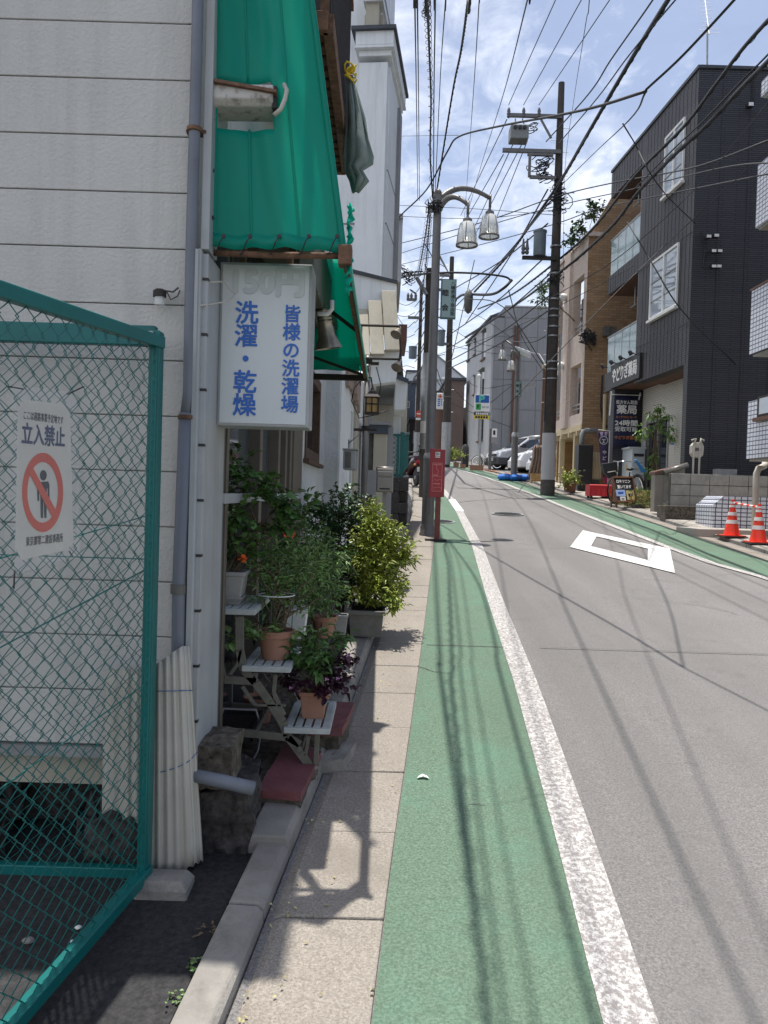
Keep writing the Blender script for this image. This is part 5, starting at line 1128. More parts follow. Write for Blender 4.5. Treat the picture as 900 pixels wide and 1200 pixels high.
# sloping parapet and stair underside
def wp(px, py, D): return W(px, py, D)
Ds = 12.6
P_ = [wp(404, 316, Ds), wp(465, 331, Ds), wp(465, 352, Ds), wp(404, 400, Ds)]
MB().prism(P_, (0, .2, 0)).build('stair_parapet', MT['whitep'], TW)
MB().prism([wp(404, 313, Ds-.05), wp(466, 328.5, Ds-.05), wp(466, 332, Ds-.05), wp(404, 317, Ds-.05)], (0, .35, 0)).build('parapet_cap', MT['darkroof'], TW)
for i, (xa, xb_, yt, yb_) in enumerate(((404, 417, 371, 412), (417, 431, 359, 416), (431, 447, 350, 415), (447, 464, 339, 410))):
    m = MB(); a, b = wp(xa, yt, Ds-.22), wp(xb_, yt+.3, Ds-.22); c, d = wp(xb_+2+i*.8, yb_, Ds-.5), wp(xa+2+i*.8, yb_, Ds-.5)
    for q_ in (a, b): q_.y += .18-.04*i
    m.prism([a, b, c, d], (0, .5, 0)); m.build('stair_step_soffit', MT['beige'], TW, bev=.01)
m = MB(); m.prism([wp(428, 414, 12.3), wp(462, 408, 12.3), wp(468, 412, 12.3), wp(464, 447, 12.3), wp(430, 451, 12.3)], (0, .8, 0)); m.build('landing_box', MT['whitep'], TW)
m = MB(); m.prism([wp(464, 442, 12.8), wp(478, 447, 12.8), wp(475, 480, 12.8), wp(462, 480, 12.8)], (0, 1.2, 0)); m.build('balcony_box', MT['whitep'], TW); m = MB(); m.prism([wp(464, 438, 12.7), wp(479, 444, 12.7), wp(478.5, 448, 12.7), wp(464, 442.5, 12.7)], (0, 1.4, 0)); m.build('balcony_cap', MT['farn'], TW)
m = MB(); pbox(m, 430, 461, 451, 640, 15.2, .4); m.build('recessed_wall', MT['beige'], TW)
m = MB(); pbox(m, 430, 463, 448, 453, 12.6, 2.6); m.build('porch_soffit', MT['greyw'], TW)
m = MB(); pbox(m, 459, 468, 477, 640, 13.9, .4); m.build('porch_column', MT['whitep'], TW)
m = MB(); pbox(m, 466, 477, 448, 520, 19, 4); m.build('rear_wing', MT['beige'], TW)
m = MB(); pbox(m, 467, 477, 380, 400, 18.5, 2); m.build('rear_eave', MT['soffit'], TW)
m = MB(); m.tube([wp(466, 392, 16), wp(468, 420, 16), wp(470, 442, 16)], .05, 8).tube([wp(465, 440, 16), wp(466, 395, 16)], .03, 6).build('rain_pipe', MT['iron'], TW)
m = MB()
for i in range(9): pbox(m, 466, 469, 487+i*4.2, 489.5+i*4.2, 18.6, .4)
m.build('louvre_fins', MT['greyw'], TW, kind='stuff')
# ================================================================== FAR LEFT SIDE OF THE STREET
def house(name, label, px0, px1, py0, py1, D, dep, m_, roofm='darkroof', gable=None, wins=(), cat='house', rot=0, group=None):
    x0, x1 = xw(px0, (py0+py1)/2, D), xw(px1, (py0+py1)/2, D); z1 = W((px0+px1)/2, py0, D).z; z0 = gz(D)-.6
    o = thing(name, label, cat, ((x0+x1)/2, D, gz(D)), group)
    MB().box(x0, x1, D, D+dep, z0, z1).build('wall', MT[m_], o)
    if gable: 
        g_ = W(gable[0], gable[1], D); MB().prism([V((x0-.25, D-.2, z1)), V((x1+.25, D-.2, z1)), V((g_.x, D-.2, g_.z))], (0, dep+.4, 0)).build('gable', MT[m_], o)
        for a in (V((x0-.35, D-.3, z1-.08)), V((x1+.35, D-.3, z1-.08))): MB().prism([a, a+Z*.14, V((g_.x, D-.3, g_.z+.14)), V((g_.x, D-.3, g_.z))], (0, dep+.6, 0)).build('roof_slope', MT[roofm], o)
    else: MB().box(x0-.08, x1+.08, D-.12, D+dep+.12, z1, z1+.15).build('roof', MT[roofm], o)
    for (a, b, c, d) in wins:
        w0 = MB(); wx0, wx1 = xw(a, (c+d)/2, D), xw(b, (c+d)/2, D); wz0, wz1 = W(a, d, D).z, W(a, c, D).z
        w_ = MB().box(wx0, wx1, D-.04, D+.02, wz0, wz1).build('window', MT['galv'], o); MB().box(wx0+.05, wx1-.05, D-.06, D-.035, wz0+.05, wz1-.05).build('pane', MT['glassd'], w_)
    return o
house('white_house', 'pale house with light gabled roof far down the street', 488, 541, 445, 540, 62, 8, 'farw', 'panel', (508, 415), ((493, 503, 448, 470), (524, 531, 452, 462)))
house('dark_house', 'dark navy house at the far bend left of the no entry pole', 472, 486, 449, 540, 56, 6, 'farn', wins=((475, 480, 470, 478),))
house('grey_house', 'slim grey house next to the dark navy house at the bend', 465, 473, 470, 540, 50, 5, 'panell', wins=((467, 471, 488, 498),))
house('white_annex', 'small white clad annex above the bend of the street', 476, 492, 436, 500, 66, 5, 'farw')
house('shuttered_shop', 'dark low shop front behind the far poles', 480, 508, 492, 540, 52, 4, 'iron', wins=((484, 489, 505, 520), (497, 503, 505, 520)))
house('brown_building', 'brown clad building left of the grey panelled building', 521.5, 543, 446, 545, 47, 7, 'brownl', wins=())
house('timber_house', 'old timber house with cluttered eaves behind the curved brown wall', 503, 524, 461, 540, 50, 4, 'wood', wins=((511, 516, 475, 490),))
# curved brown wall
c = W(514, 540, 44); o = thing('curved_wall', 'curved reddish brown wall behind the red sign', 'wall', (c.x, 44.3, gz(44)))
zt = W(514, 463, 44).z; hw = (xw(524, 500, 44)-xw(503, 500, 44))/2
m = MB(); n = 14; cxm = (xw(524, 500, 44)+xw(503, 500, 44))/2
out = [V((cxm+hw*math.cos(math.pi*(1+i/n)), 44.6+.55*math.sin(math.pi*(1+i/n)), gz(44)-.3)) for i in range(n+1)]
m.prism(out, (0, 0, zt-gz(44)+.3)); m.build('wall_body', MT['brown'], o, smooth='auto'); m = MB(); m.prism([V((cxm+(p.x-cxm)*1.06, 44.6+(p.y-44.6)*1.1, zt)) for p in out], (0, 0, .1)); m.build('coping', MT['wood'], o)
# bush at the bend and weeds
b0 = W(482, 528, 58); bushy('round_bush', 'bright green bush at the bend far down the left side', 'bush', (b0.x, 58, gz(58)), [cl(480, 515, 58, 6, 8, 13), cl(475, 512, 58, 4, 8, 12), cl(485, 510, 58, 3, 6, 9)], .30, 900, MT['bush'], 101, asp=.6, stemr=.04, stemm=MT['bark'], shell=.1)
b0 = G(530, 545); bushy('roadside_plant', 'potted green plant beside the dark pole far on the right pavement', 'plant', (b0.x+.1, 39.5, gz(39.5)), [cl(532, 534, 39.5, 6, 8, 6), cl(529, 530, 39.5, 3, 6, 5)], .16, 260, MT['leafy'], 102, asp=.4, stemr=.012)
# ------------------------------------------------------------------ scooter
def scooter():
    p = G(483, 571); y = 24.6; x = xw(483, 560, y); g = gz(y)
    t_ = thing('scooter', 'dark scooter parked on the left beside the block wall seen from behind', 'scooter', (x, y, g))
    for yy in (-.5, .72): 
        w_ = MB().lathe((x-.04, y+yy, g+.25), [(.13, -.05), (.23, -.045), (.25, -.02), (.25, .02), (.23, .045), (.13, .05)], 20, (1, 0, 0)).build('wheel', MT['tyre'], t_, smooth='auto'); MB().lathe((x-.04, y+yy, g+.25), [(.02, -.055), (.13, -.04), (.13, .04), (.02, .055)], 14, (1, 0, 0)).build('rim', MT['galv'], w_)
    body = [(-.62, .62, .10, .12), (-.55, .74, .17, .16), (-.3, .72, .18, .2), (.0, .62, .16, .16), (.2, .38, .14, .08)]
    m = MB(); rows = []
    for (yy, zc_, hw_, hh_) in body: rows.append([V((x+hw_*math.cos(a), y+yy, g+zc_+hh_*math.sin(a))) for a in [i*math.pi/6 for i in range(13)]])
    m.sheet(rows); m.add(rows[0][:-1], [tuple(range(12))]); m.build('body_shell', MT['scoot'], t_, smooth='auto')
    MB().box(x-.14, x+.14, y-.5, y+.1, g+.82, g+.9).build('seat', MT['black'], t_, bev=.03)
    MB().box(x-.16, x+.16, y-.05, y+.6, g+.24, g+.32).build('floor_board', MT['plastd'], t_, bev=.02)
    m = MB(); m.prism([(x-.2, y+.55, g+.3), (x+.2, y+.55, g+.3), (x+.16, y+.62, g+.95), (x-.16, y+.62, g+.95)], (0, .08, .0)); m.build('leg_shield', MT['scoot'], t_, bev=.02)
    m = MB(); m.tube([(x-.33, y+.42, g+1.08), (x-.1, y+.55, g+1.04), (x+.1, y+.55, g+1.04), (x+.33, y+.42, g+1.08)], .018, 8).tube([(x, y+.58, g+.9), (x, y+.55, g+1.05)], .03, 8).build('handlebar', MT['black'], t_, smooth=True)
    for s_ in (-1, 1):
        mr = MB().tube([(x+s_*.26, y+.45, g+1.08), (x+s_*.3, y+.48, g+1.22)], .008, 6).ball((x+s_*.32, y+.47, g+1.25), .06, 10, 6, .7).build('mirror', MT['black'], t_, smooth=True)
        MB().ball((x+s_*.13, y-.6, g+.62), .04, 8, 6).build('indicator', MT['orangep'], t_)
    MB().box(x-.09, x+.09, y-.66, y-.60, g+.66, g+.74).build('tail_light', MT['redl'], t_, bev=.01); MB().box(x-.08, x+.08, y-.69, y-.675, g+.42, g+.56).build('number_plate', MT['white'], t_); MB().box(x-.07, x+.07, y-.7, y-.5, g+.36, g+.42).build('mudguard', MT['black'], t_)
    MB().tube([(x+.13, y-.1, g+.25), (x+.15, y-.6, g+.33)], [.03, .05], 10).build('exhaust', MT['galv'], t_); t_.rotation_euler.z = R(14); t_.location.x += .03
scooter()
# ================================================================== LAMP POST
LX, LY = .70, 13.05; lg = gz(LY)
LP = thing('street_lamp', 'grey twin armed street lamp with clear bell shades beside the red sign', 'street lamp', (LX, LY, lg))
zt = W(510, 232, LY).z
MB().lathe((LX, LY, lg-.02), [(.13, 0), (.13, .05), (.115, .07), (.115, .14), (.10, .2)], 16).build('base_flange', MT['greyp'], LP, smooth='auto')
MB().tube([(LX, LY, lg), (LX, LY, lg+1.25), (LX, LY, lg+1.3), (LX, LY, zt)], [.098, .098, .078, .062], 18).build('pole', MT['greyp'], LP, smooth='auto')
MB().lathe((LX, LY, lg+1.22), [(.102, 0), (.102, .03), (.08, .09)], 18).build('collar', MT['galv'], LP, smooth='auto')
MB().box(LX-.03, LX+.03, LY-.108, LY-.09, lg+.35, lg+.8).build('hatch', MT['greyp'], LP, bev=.004)
MB().ball((LX, LY, zt+.08), .062, 12, 8).lathe((LX, LY, zt-.06), [(.085, 0), (.085, .1), (.03, .12)], 14).build('finial', MT['greyp'], LP, smooth='auto')
def lamphead(c, r, h, par, glm='glassl'):
    hd_ = MB().lathe(c, [(.015, h*1.45), (.02, h*1.2), (r*.42, h*1.12), (r*.45, h*.98), (r*.30, h*.95)], 16).build('lamp_cap', MT['greyp'], par, smooth='auto')
    MB().lathe(c, [(r*.46, h*.98), (r*.70, h*.88), (r*.88, h*.5), (r*.99, .02)], 20, cap=False).build('glass_shade', MT[glm], hd_, smooth=True, thick=.004)
    m = MB(); m.lathe(c, [(r*.96, -.012), (r*1.04, -.012), (r*1.04, .02), (r*.96, .02), (r*.96, -.012)], 22, cap=False)
    for i in range(6):
        a = i*math.pi/3+.3; m.tube([c+V((math.cos(a)*r*k1, math.sin(a)*r*k1, h*k2)) for k1, k2 in ((.47, .98), (.72, .88), (.90, .5), (1.0, .0))], .006, 5)
    m.build('cage', MT['greyp'], hd_, smooth=True)
    MB().lathe(c, [(.03, h*.45), (.035, h*.5), (.035, h*.85), (.02, h*.95)], 12).build('bulb', MT['white'], hd_, smooth='auto')
for (px, py, D, h) in ((547, 288, 12.75, .36), (573, 278, 13.45, .36)):
    c = W(px, py-.5, D); top = c+Z*(h*1.45); st_ = V((LX, LY, zt-.06-(0 if px > 560 else .17)))
    mid = st_.lerp(top, .45)+Z*.34; 
    pts = []
    for i in range(11):
        k = i/10; pts.append(st_*(1-k)**2+(st_.lerp(top+Z*.32, .35)+Z*.30)*2*k*(1-k)+(top+Z*.10)*k*k)
    a_ = MB().tube(pts, [lerp(.055, .032, i/10) for i in range(11)], 12).build('arm', MT['greyp'], LP, smooth=True)
    MB().tube([top+Z*.16, top-Z*.05], .022, 10).build('drop_rod', MT['greyp'], LP, smooth=True)
    lamphead(c, .165 if px < 560 else .165, h, LP)
# street name board on the post
o = thing('street_board', 'grey green vertical shopping street board with black Japanese letters on the lamp post', 'sign', W(525, 350, LY-.02))
yS = LY-.02; bx0, bx1 = xw(516.5, 350, yS), xw(534.5, 350, yS); bz0, bz1 = W(525, 373.5, yS).z, W(525, 327, yS).z
MB().box(bx0, bx1, yS, yS+.05, bz0, bz1).build('board_frame', MT['signgf'], o); MB().box(bx0+.018, bx1-.014, yS-.004, yS, bz0+.02, bz1-.014).build('board_face', MT['signg'], o)
for z in (bz1-.01, bz0+.02): MB().box(LX-.03, bx0, yS+.01, yS+.03, z-.01, z+.01).build('bracket', MT['greyp'], o)
text('八幡表通り商店街', V((xw(530.5, 350, yS), yS-.006, (bz0+bz1)/2)), RX, UX, .068, MT['blackpr'], o, vertical=True, bold=.02, ex=.001)
text('睦会', V((xw(521.8, 350, yS), yS-.006, (bz0+bz1)/2-.03)), RX, UX, .11, MT['blackpr'], o, vertical=True, bold=.03, ex=.001, sp=2.1)
# ------------------------------------------------------------------ red information sign
rx_, ry_ = .815, 12.45; rg = gz(ry_)
o = thing('red_sign', 'slim dark red information sign on a post in front of the lamp post', 'sign', (rx_, ry_, rg))
MB().box(rx_-.04, rx_+.04, ry_-.02, ry_+.02, rg, rg+.75).build('post', mat('rusty_red_post', (.17, .035, .03), .5, var=.2, scale=6), o)
MB().box(rx_-.18, rx_+.14, ry_-.12, ry_+.12, rg-.01, rg+.02).build('base_plate', MT['iron'], o)
z0, z1 = W(512, 583, ry_).z, W(512, 526, ry_).z; xa, xb = xw(503.2, 555, ry_), xw(521, 555, ry_); ysn = ry_-.05
m = MB(); m.hexa([(xa, ysn, z0), (xb, ysn, z0+.01), (xb, ysn+.1, z0+.01), (xa, ysn+.1, z0), (xa, ysn, z1), (xb, ysn, z1-.012), (xb, ysn+.1, z1-.012), (xa, ysn+.1, z1)]); m.build('sign_box', MT['redsign'], o, bev=.004)
y_ = ysn-.003; MB().box(xa+.035, xb-.035, y_, ysn, z0+.085, z1-.205).build('print_panel', MT['redsign2'], o)
zt = z1-.05; xm_ = (xa+xb)/2; MB().box(xm_-.035, xm_+.035, y_, ysn, zt-.065, zt).box(xm_-.035, xm_+.035, y_, ysn, zt-.085, zt-.072).build('white_emblem', MT['white'], o)
m = MB(); e0 = xm_; m.box(e0-.026, e0-.018, y_-.001, y_, zt-.055, zt-.012).box(e0-.006, e0+.0, y_-.001, y_, zt-.06, zt-.006).box(e0-.014, e0+.026, y_-.001, y_, zt-.034, zt-.026).box(e0+.014, e0+.020, y_-.001, y_, zt-.052, zt-.012).box(e0-.026, e0-.006, y_-.001, y_, zt-.016, zt-.01); m.build('emblem_strokes', MT['blackpr'], o)
pz0, pz1, px0_, px1_ = z0+.095, z1-.215, xa+.042, xb-.042
m = MB()
for (a, b, c, d) in ((px0_, px1_, pz0, pz0+.003), (px0_, px1_, pz1-.003, pz1), (px0_, px0_+.003, pz0, pz1), (px1_-.003, px1_, pz0, pz1)): m.box(a, b, y_-.001, y_, c, d)
rnd = random.Random(2)
for zz in (pz1-.02, pz1-.03, pz0+.245, pz0+.235, pz0+.225, pz0+.115, pz0+.107): m.box(px0_+.01, px0_+.01+(px1_-px0_-.02)*rnd.uniform(.6, 1), y_-.001, y_, zz, zz+.003)
pt = [(.35, .95), (.45, .85), (.42, .8), (.6, .72), (.55, .62)]
P_ = [V((lerp(px0_, px1_, a), y_-.001, lerp(pz0, pz1, b))) for a, b in pt]; m.tube(P_, .0022, 4)
for zz in (pz0+.17, pz0+.06):
    for k in range(6): m.tube([V((px0_+.02+k*.022, y_-.001, zz+rnd.uniform(-.015, .015))), V((px0_+.04+k*.022, y_-.001, zz+rnd.uniform(-.015, .015)))], .0018, 4)
m.build('map_lines', MT['pinkline'], o)
# ================================================================== UTILITY POLES
def upole(name, label, px, pyb, pyt, D, r0_, r1_, mt_='concp', band=None):
    x = xw(px, 577, D); g = gz(D); zt = W(px+.03*(577-pyt), pyt, D).z
    o = thing(name, label, 'utility pole', (x, D, g)); MB().tube([(x, D, g-.2), (x, D, lerp(g, zt, .5)), (x, D, zt)], [r0_, (r0_+r1_)/2, r1_], 16).build('pole', MT[mt_], o, smooth='auto'); return o, x, g, zt
# big pole on the right
PX, PY = 4.56, 22.6
UP, ux, ug, uz = upole('utility_pole', 'tall dark utility pole with crossarms and transformer on the right kerb', 641.5, 580, 97, 22.6, .19, .085)
ux_ = ux
def uzof(py): return W(650, py, 22.6).z
MB().tube([(ux, 22.6, ug+.42), (ux, 22.6, uzof(508))], .195, 18).build('white_wrap', MT['greyp' if False else 'panell'], UP, smooth='auto')
MB().tube([(ux, 22.6, ug-.1), (ux, 22.6, ug+.42)], .2, 18).build('pole_base', MT['blockd'], UP, smooth='auto')
def uarm(y0, y1, py, w_=.09, parent=UP, name='crossarm', D=22.6): z = W(650, py, D).z; return MB().box(xw(y0, py, D), xw(y1, py, D), D-.19, D-.10, z-w_/2, z+w_/2).build(name, MT['greyp'], parent)
uarm(594, 657, 139.5); uarm(588, 656, 180.5, .10); uarm(617, 647, 184.5, .06)
m = MB(); zz0, zz1 = uzof(184), uzof(211); xa = xw(620, 197, 22.6)
m.box(xa-.05, xa+.02, 22.40, 22.48, zz1, zz0).box(xa, ux-.1, 22.4, 22.48, zz1-.04, zz1+.04); m.build('crossarm_frame', MT['greyp'], UP)
MB().beam(W(634, 140, 22.45), W(646, 162, 22.45), .05).build('strut', MT['greyp'], UP)
for px in (596, 613.5, 631.5):
    p = W(px, 138, 22.44); MB().lathe(p, [(.03, 0), (.055, .03), (.04, .06), (.055, .1), (.04, .13), (.05, .17), (.035, .24), (.02, .27)], 12).build('insulator', MT['insul'], UP, smooth='auto')
m = MB(); b_ = pbox(m, 598.5, 620, 145, 162, 22.2, .45); m.build('switch_gear', MT['boxg'], UP, bev=.03)
sg = MB()
for k in range(3): sg.lathe(V((lerp(b_[0], b_[1], .25+k*.25), 22.15, b_[3]-.1)), [(.05, 0), (.05, .1)], 10, (0, 1, 0))
sg.build('bushing', MT['black'], UP)
MB().tube([W(614, 145, 22.4), W(612, 139, 22.4)], .02, 6).tube([W(604, 145, 22.4), W(604, 139, 22.4)], .02, 6).build('hanger', MT['galv'], UP)
m = MB(); rnd = random.Random(12)
for (cx_, cy_, rx2, ry2, n_) in ((625, 150, 7, 7, 5), (636, 195, 11, 12, 14), (657, 232, 10, 14, 18), (648, 330, 9, 10, 8), (640, 208, 12, 6, 8), (655, 215, 6, 8, 6)):
    for k in range(n_):
        c0 = (cx_+rnd.gauss(0, rx2*.4), cy_+rnd.gauss(0, ry2*.4)); ra = rnd.uniform(.4, 1)*min(rx2, ry2); rb = rnd.uniform(.4, 1); ph_ = rnd.random()*6
        m.tube([W(c0[0]+ra*math.cos(t_*.7+ph_), c0[1]+ra*rb*math.sin(t_*.7+ph_*.3), 22.5+rnd.uniform(-.12, .12)) for t_ in range(8)], .013, 5)
m.build('looped_cables', MT['cable'], UP, smooth=True, kind='stuff')
c = W(632, 300, 22.4); MB().lathe(c, [(.16, 0), (.17, .03), (.17, .62), (.185, .63), (.185, .68), (.05, .71)], 20).build('transformer', MT['trafo'], UP, smooth='auto')
MB().box(xw(612, 300, 22.4), ux, 22.35, 22.45, c.z-.10, c.z-.01).build('transformer_bracket', MT['iron'], UP)
for px in (617.5, 613): p = W(px, 298, 22.3); MB().lathe(p, [(.04, 0), (.06, .06), (.04, .1), (.06, .15), (.045, .2), (.02, .42)], 10).build('fuse_insulator', MT['insul'], UP, smooth='auto')
for py in range(150, 500, 14):
    z = uzof(py); MB().tube([(ux-(.25 if (py//14) % 2 else -.05), 22.6, z), (ux+(.05 if (py//14) % 2 else .25), 22.6, z)], .009, 5).build('step_bolt', MT['galv'], UP)
for py in (290, 322, 352, 364, 372, 384, 425, 434, 445, 395): z = uzof(py); MB().tube([(ux, 22.6, z), (ux, 22.6, z+.04)], .175 if py > 340 else .16, 16).build('steel_band', MT['galv'], UP)
MB().tube([(ux-.18, 22.45, ug+2.0), (ux-.17, 22.45, ug+4.2), (ux-.15, 22.47, ug+6)], .022, 6).build('riser_cable', MT['cable'], UP)
MB().tube([(ux+.19, 22.45, ug+2.6), (ux+.18, 22.45, ug+4.4)], .03, 6).build('riser_conduit', MT['galv'], UP)
# pole right behind the lamp post
o, x_, g_, z_ = upole('utility_pole', 'bare concrete utility pole rising right behind the street lamp', 496, 585, 315, 20.6, .115, .10, 'concp')
MB().tube([(x_, 20.6, g_+1.2), (x_, 20.6, g_+3.6)], .122, 14).build('grey_wrap', MT['galv'], o, smooth='auto')
MB().tube([(x_, 20.6, g_+1.6), (x_, 20.6, g_+1.9)], .126, 14).build('notice_band', MT['white'], o)
m = MB(); rnd = random.Random(3)
for k in range(22):
    c0 = (482+rnd.gauss(0, 7), 322+rnd.gauss(0, 6)); m.tube([W(c0[0]+4*math.cos(t_*.8+k), c0[1]+2.6*math.sin(t_*.9+k*2), 20.4+rnd.uniform(-.1, .1)) for t_ in range(7)], .011, 5)
m.build('looped_cables', MT['cable'], o, smooth=True, kind='stuff'); MB().beam(W(488, 325, 20.4), W(500, 345, 20.5), .12, .05).build('brace', MT['galv'], o)
# pole with the no-entry sign
o, x_, g_, z_ = upole('utility_pole', 'slender utility pole with crossarms carrying the no entry sign', 486.5, 552, 336, 33, .10, .06)
for (a, b, py) in ((477, 488, 352), (478, 493, 373)): z = W(486, py, 33).z; MB().box(xw(a, py, 33), xw(b, py, 33), 32.85, 32.93, z-.05, z+.05).build('crossarm', MT['greyp'], o)
for px in (478, 482, 487): MB().lathe(W(px, 352, 32.9), [(.03, 0), (.07, .05), (.05, .1), (.06, .2), (.02, .3)], 8).build('insulator', MT['insul'], o)
c = W(483.5, 420, 32.8); MB().lathe(c, [(.16, 0), (.16, .42), (.17, .43), (.17, .47)], 14).build('transformer', MT['trafo'], o, smooth='auto')
MB().tube([(x_, 33, g_), (x_, 33, g_+1.6)], .115, 14).build('grey_wrap', MT['galv'], o, smooth='auto')
s_ = thing('no_entry_sign', 'round red no entry sign with white bar on the far left pole', 'traffic sign', W(491.5, 486, 32.5)); c = W(491.3, 485, 32.5)
MB().lathe(c, [(.14, 0), (.14, .02)], 24, (0, 1, 0)).build('red_disc', MT['redprint'], s_); MB().box(c.x-.1, c.x+.1, c.y-.012, c.y-.002, c.z-.022, c.z+.022).build('white_bar', MT['white'], s_); MB().box(c.x-.13, c.x+.12, c.y, c.y+.01, c.z-.24, c.z-.155).build('sub_plate', MT['white'], s_); MB().tube([c+V((0, .02, 0)), V((x_, 32.9, c.z))], .02, 6).build('bracket', MT['galv'], s_)
# dark pole with transformer
o, x_, g_, z_ = upole('utility_pole', 'dark utility pole with transformer standing at the far right kerb', 521, 547, 301, 39, .21, .10)
MB().tube([(x_, 39, g_+.1), (x_, 39, g_+2.1)], .23, 16).build('grey_wrap', MT['galv'], o, smooth='auto')
c = W(517, 405, 38.8); MB().lathe(c, [(.16, 0), (.17, .65), (.19, .66), (.19, .72)], 16).build('transformer', MT['trafo'], o, smooth='auto')
for (a, b, py) in ((515, 527, 324), (514, 525, 341), (512, 526, 404)): z = W(520, py, 39).z; MB().box(xw(a, py, 39), xw(b, py, 39), 38.75, 38.85, z-.06, z+.06).build('crossarm', MT['greyp'], o)
for k in range(14): z = lerp(g_+2.6, z_-.4, k/13); MB().tube([(x_-.28*(k % 2), 39, z), (x_+.28*(1-k % 2), 39, z)], .012, 4).build('step_bolt', MT['galv'], o)
# white clinic sign hanging behind the lamp post
y_ = 36.; c = W(515.6, 470, y_); o = thing('clinic_sign', 'small white vertical sign with red mark beside the lamp post pole', 'sign', c)
hw, hh_ = 4*y_/960, 9.5*y_/960
MB().box(c.x-hw, c.x+hw, y_, y_+.1, c.z-hh_, c.z+hh_).build('sign_box', MT['white'], o, bev=.03); MB().box(c.x-.09, c.x+.09, y_-.01, y_, c.z+.18, c.z+.23).box(c.x-.03, c.x+.03, y_-.012, y_-.002, c.z+.12, c.z+.29).build('red_cross', MT['redprint'], o)
m = MB()
for k in range(4): m.box(c.x-.1, c.x-.0, y_-.01, y_, c.z+.05-k*.09, c.z+.10-k*.09).box(c.x+.04, c.x+.09, y_-.01, y_, c.z+.06-k*.08, c.z+.10-k*.08)
m.build('blue_characters', MT['blue'], o); MB().box(c.x+hw, x_, y_, y_+.05, c.z+.2, c.z+.24).build('bracket', MT['greyp'], o)
# ================================================================== CHARCOAL PHARMACY BUILDING
PF = Fr(6.48, 17.8, -.047, 1, -1)
PB_ = thing('pharmacy_building', 'three storey charcoal tiled pharmacy building on the right with glass balconies', 'building', (6.48, 17.8, gz(17.8)))
LEN = 5.75
gb = gz(17.8)-.3
ztop = PF.hit(814, 87)[1]
def H(px, py, t=0): return PF.hit(px, py, t)
sb = H(748, 330)[0]                             # start of the loggia zone
zA = H(712, 326)[1]; zA0 = H(711, 347)[1]       # 3rd floor slab band
zB = H(707.5, 439)[1]; zB0 = H(707.5, 460)[1]   # canopy / sign band
zR = H(716, 233)[1]                             # underside of roof slab
w1 = (H(803, 170)[0], H(780, 190)[0], H(803, 210)[1], H(803, 138)[1])
w2 = (H(795.5, 320)[0], H(763.5, 330)[0], H(796, 357)[1], H(796.5, 284)[1])
zc0 = H(795, 430)[1]
m = MB(); wallmesh(m, PF, 0, sb, zc0, ztop, [w1, w2], 0, -.25); m.build('front_wall', MT['darktile2'], PB_)
m = MB(); wallmesh(m, PF, 0, .22, gb, zc0, [], 0, -.8); m.build('corner_pier', MT['darktile2'], PB_)
zbm = min(zc0, zB0)
# slabs across the loggias
def slab(name, z0, z1, mt_='darktile2'): return MB().fbox(PF, sb+.002, LEN, -1.35, 0, z0, z1).build(name, MT[mt_], PB_)
slab('roof_slab', zR, ztop); slab('third_floor_slab', zA0, zA); slab('sign_band', zB0, zB)
for z in (zR, zA0): MB().fbox(PF, sb, LEN-.03, -1.33, -.03, z-.02, z-.003).build('loggia_soffit', MT['soffit'], PB_)
MB().fbox(PF, .22, LEN-.03, -1.33, -.04, zB0-.02, zB0-.003).build('canopy_soffit', MT['soffit'], PB_)
MB().fbox(PF, .22, sb, -1.35, -.26, zc0-.0, zc0+.2).build('canopy_soffit', MT['soffit'], PB_)
MB().fbox(PF, sb-.0, sb+.1, -1.35, -.03, zB, zR).build('loggia_cheek', MT['panell'], PB_)
MB().fbox(PF, sb, LEN-.4, -1.5, -1.35, gb, ztop).build('loggia_back_wall', MT['whitebrick'], PB_)
# inner box of the building: walls to camera and to the back
MB().box(6.48+.002, 14, 17.8, 17.95, gb, ztop).build('side_wall', MT['darktile'], PB_)
MB().box(8.3, 14, 18, 23.4, gb, ztop-.02).build('rear_core', MT['darktile'], PB_)
MB().fbox(PF, -.03, LEN+.03, -1.6, .035, ztop, ztop+.07).build('parapet_cap', MT['darkroof'], PB_); MB().box(6.5, 14, 17.76, 23.4, ztop+.002, ztop+.068).build('parapet_cap', MT['darkroof'], PB_)
# vertical joints
for i in range(14):
    a = .14+i*.215; segs = [(zc0+.02, ztop-.02)]
    for w_ in sorted((w1, w2), key=lambda q: q[2]):
        if w_[0]-.05 < a < w_[1]+.05: l_ = segs.pop(); segs += [(l_[0], w_[2]-.07), (w_[3]+.01, l_[1])]
    for (za_, zb_) in segs: MB().fbox(PF, a, a+.008, 0, .005, za_, zb_).build('joint_strip', MT['black'], PB_)
for i in range(12): MB().fbox(PF, sb+.1+i*.215, sb+.112+i*.215, 0, .006, zA0+.02, zA-.02).build('joint_strip', MT['black'], PB_); MB().fbox(PF, sb+.1+i*.215, sb+.112+i*.215, 0, .006, zR+.02, ztop-.02).build('joint_strip', MT['black'], PB_)
for zz in (zA0, zB+.3): MB().fbox(PF, .03, sb-.03, 0, .007, zz, zz+.012).build('joint_strip', MT['black'], PB_)
for i in range(9): MB().box(7.0+i*.6, 7.012+i*.6, 17.793, 17.8, gb+1, ztop-.05).build('joint_strip', MT['black'], PB_)
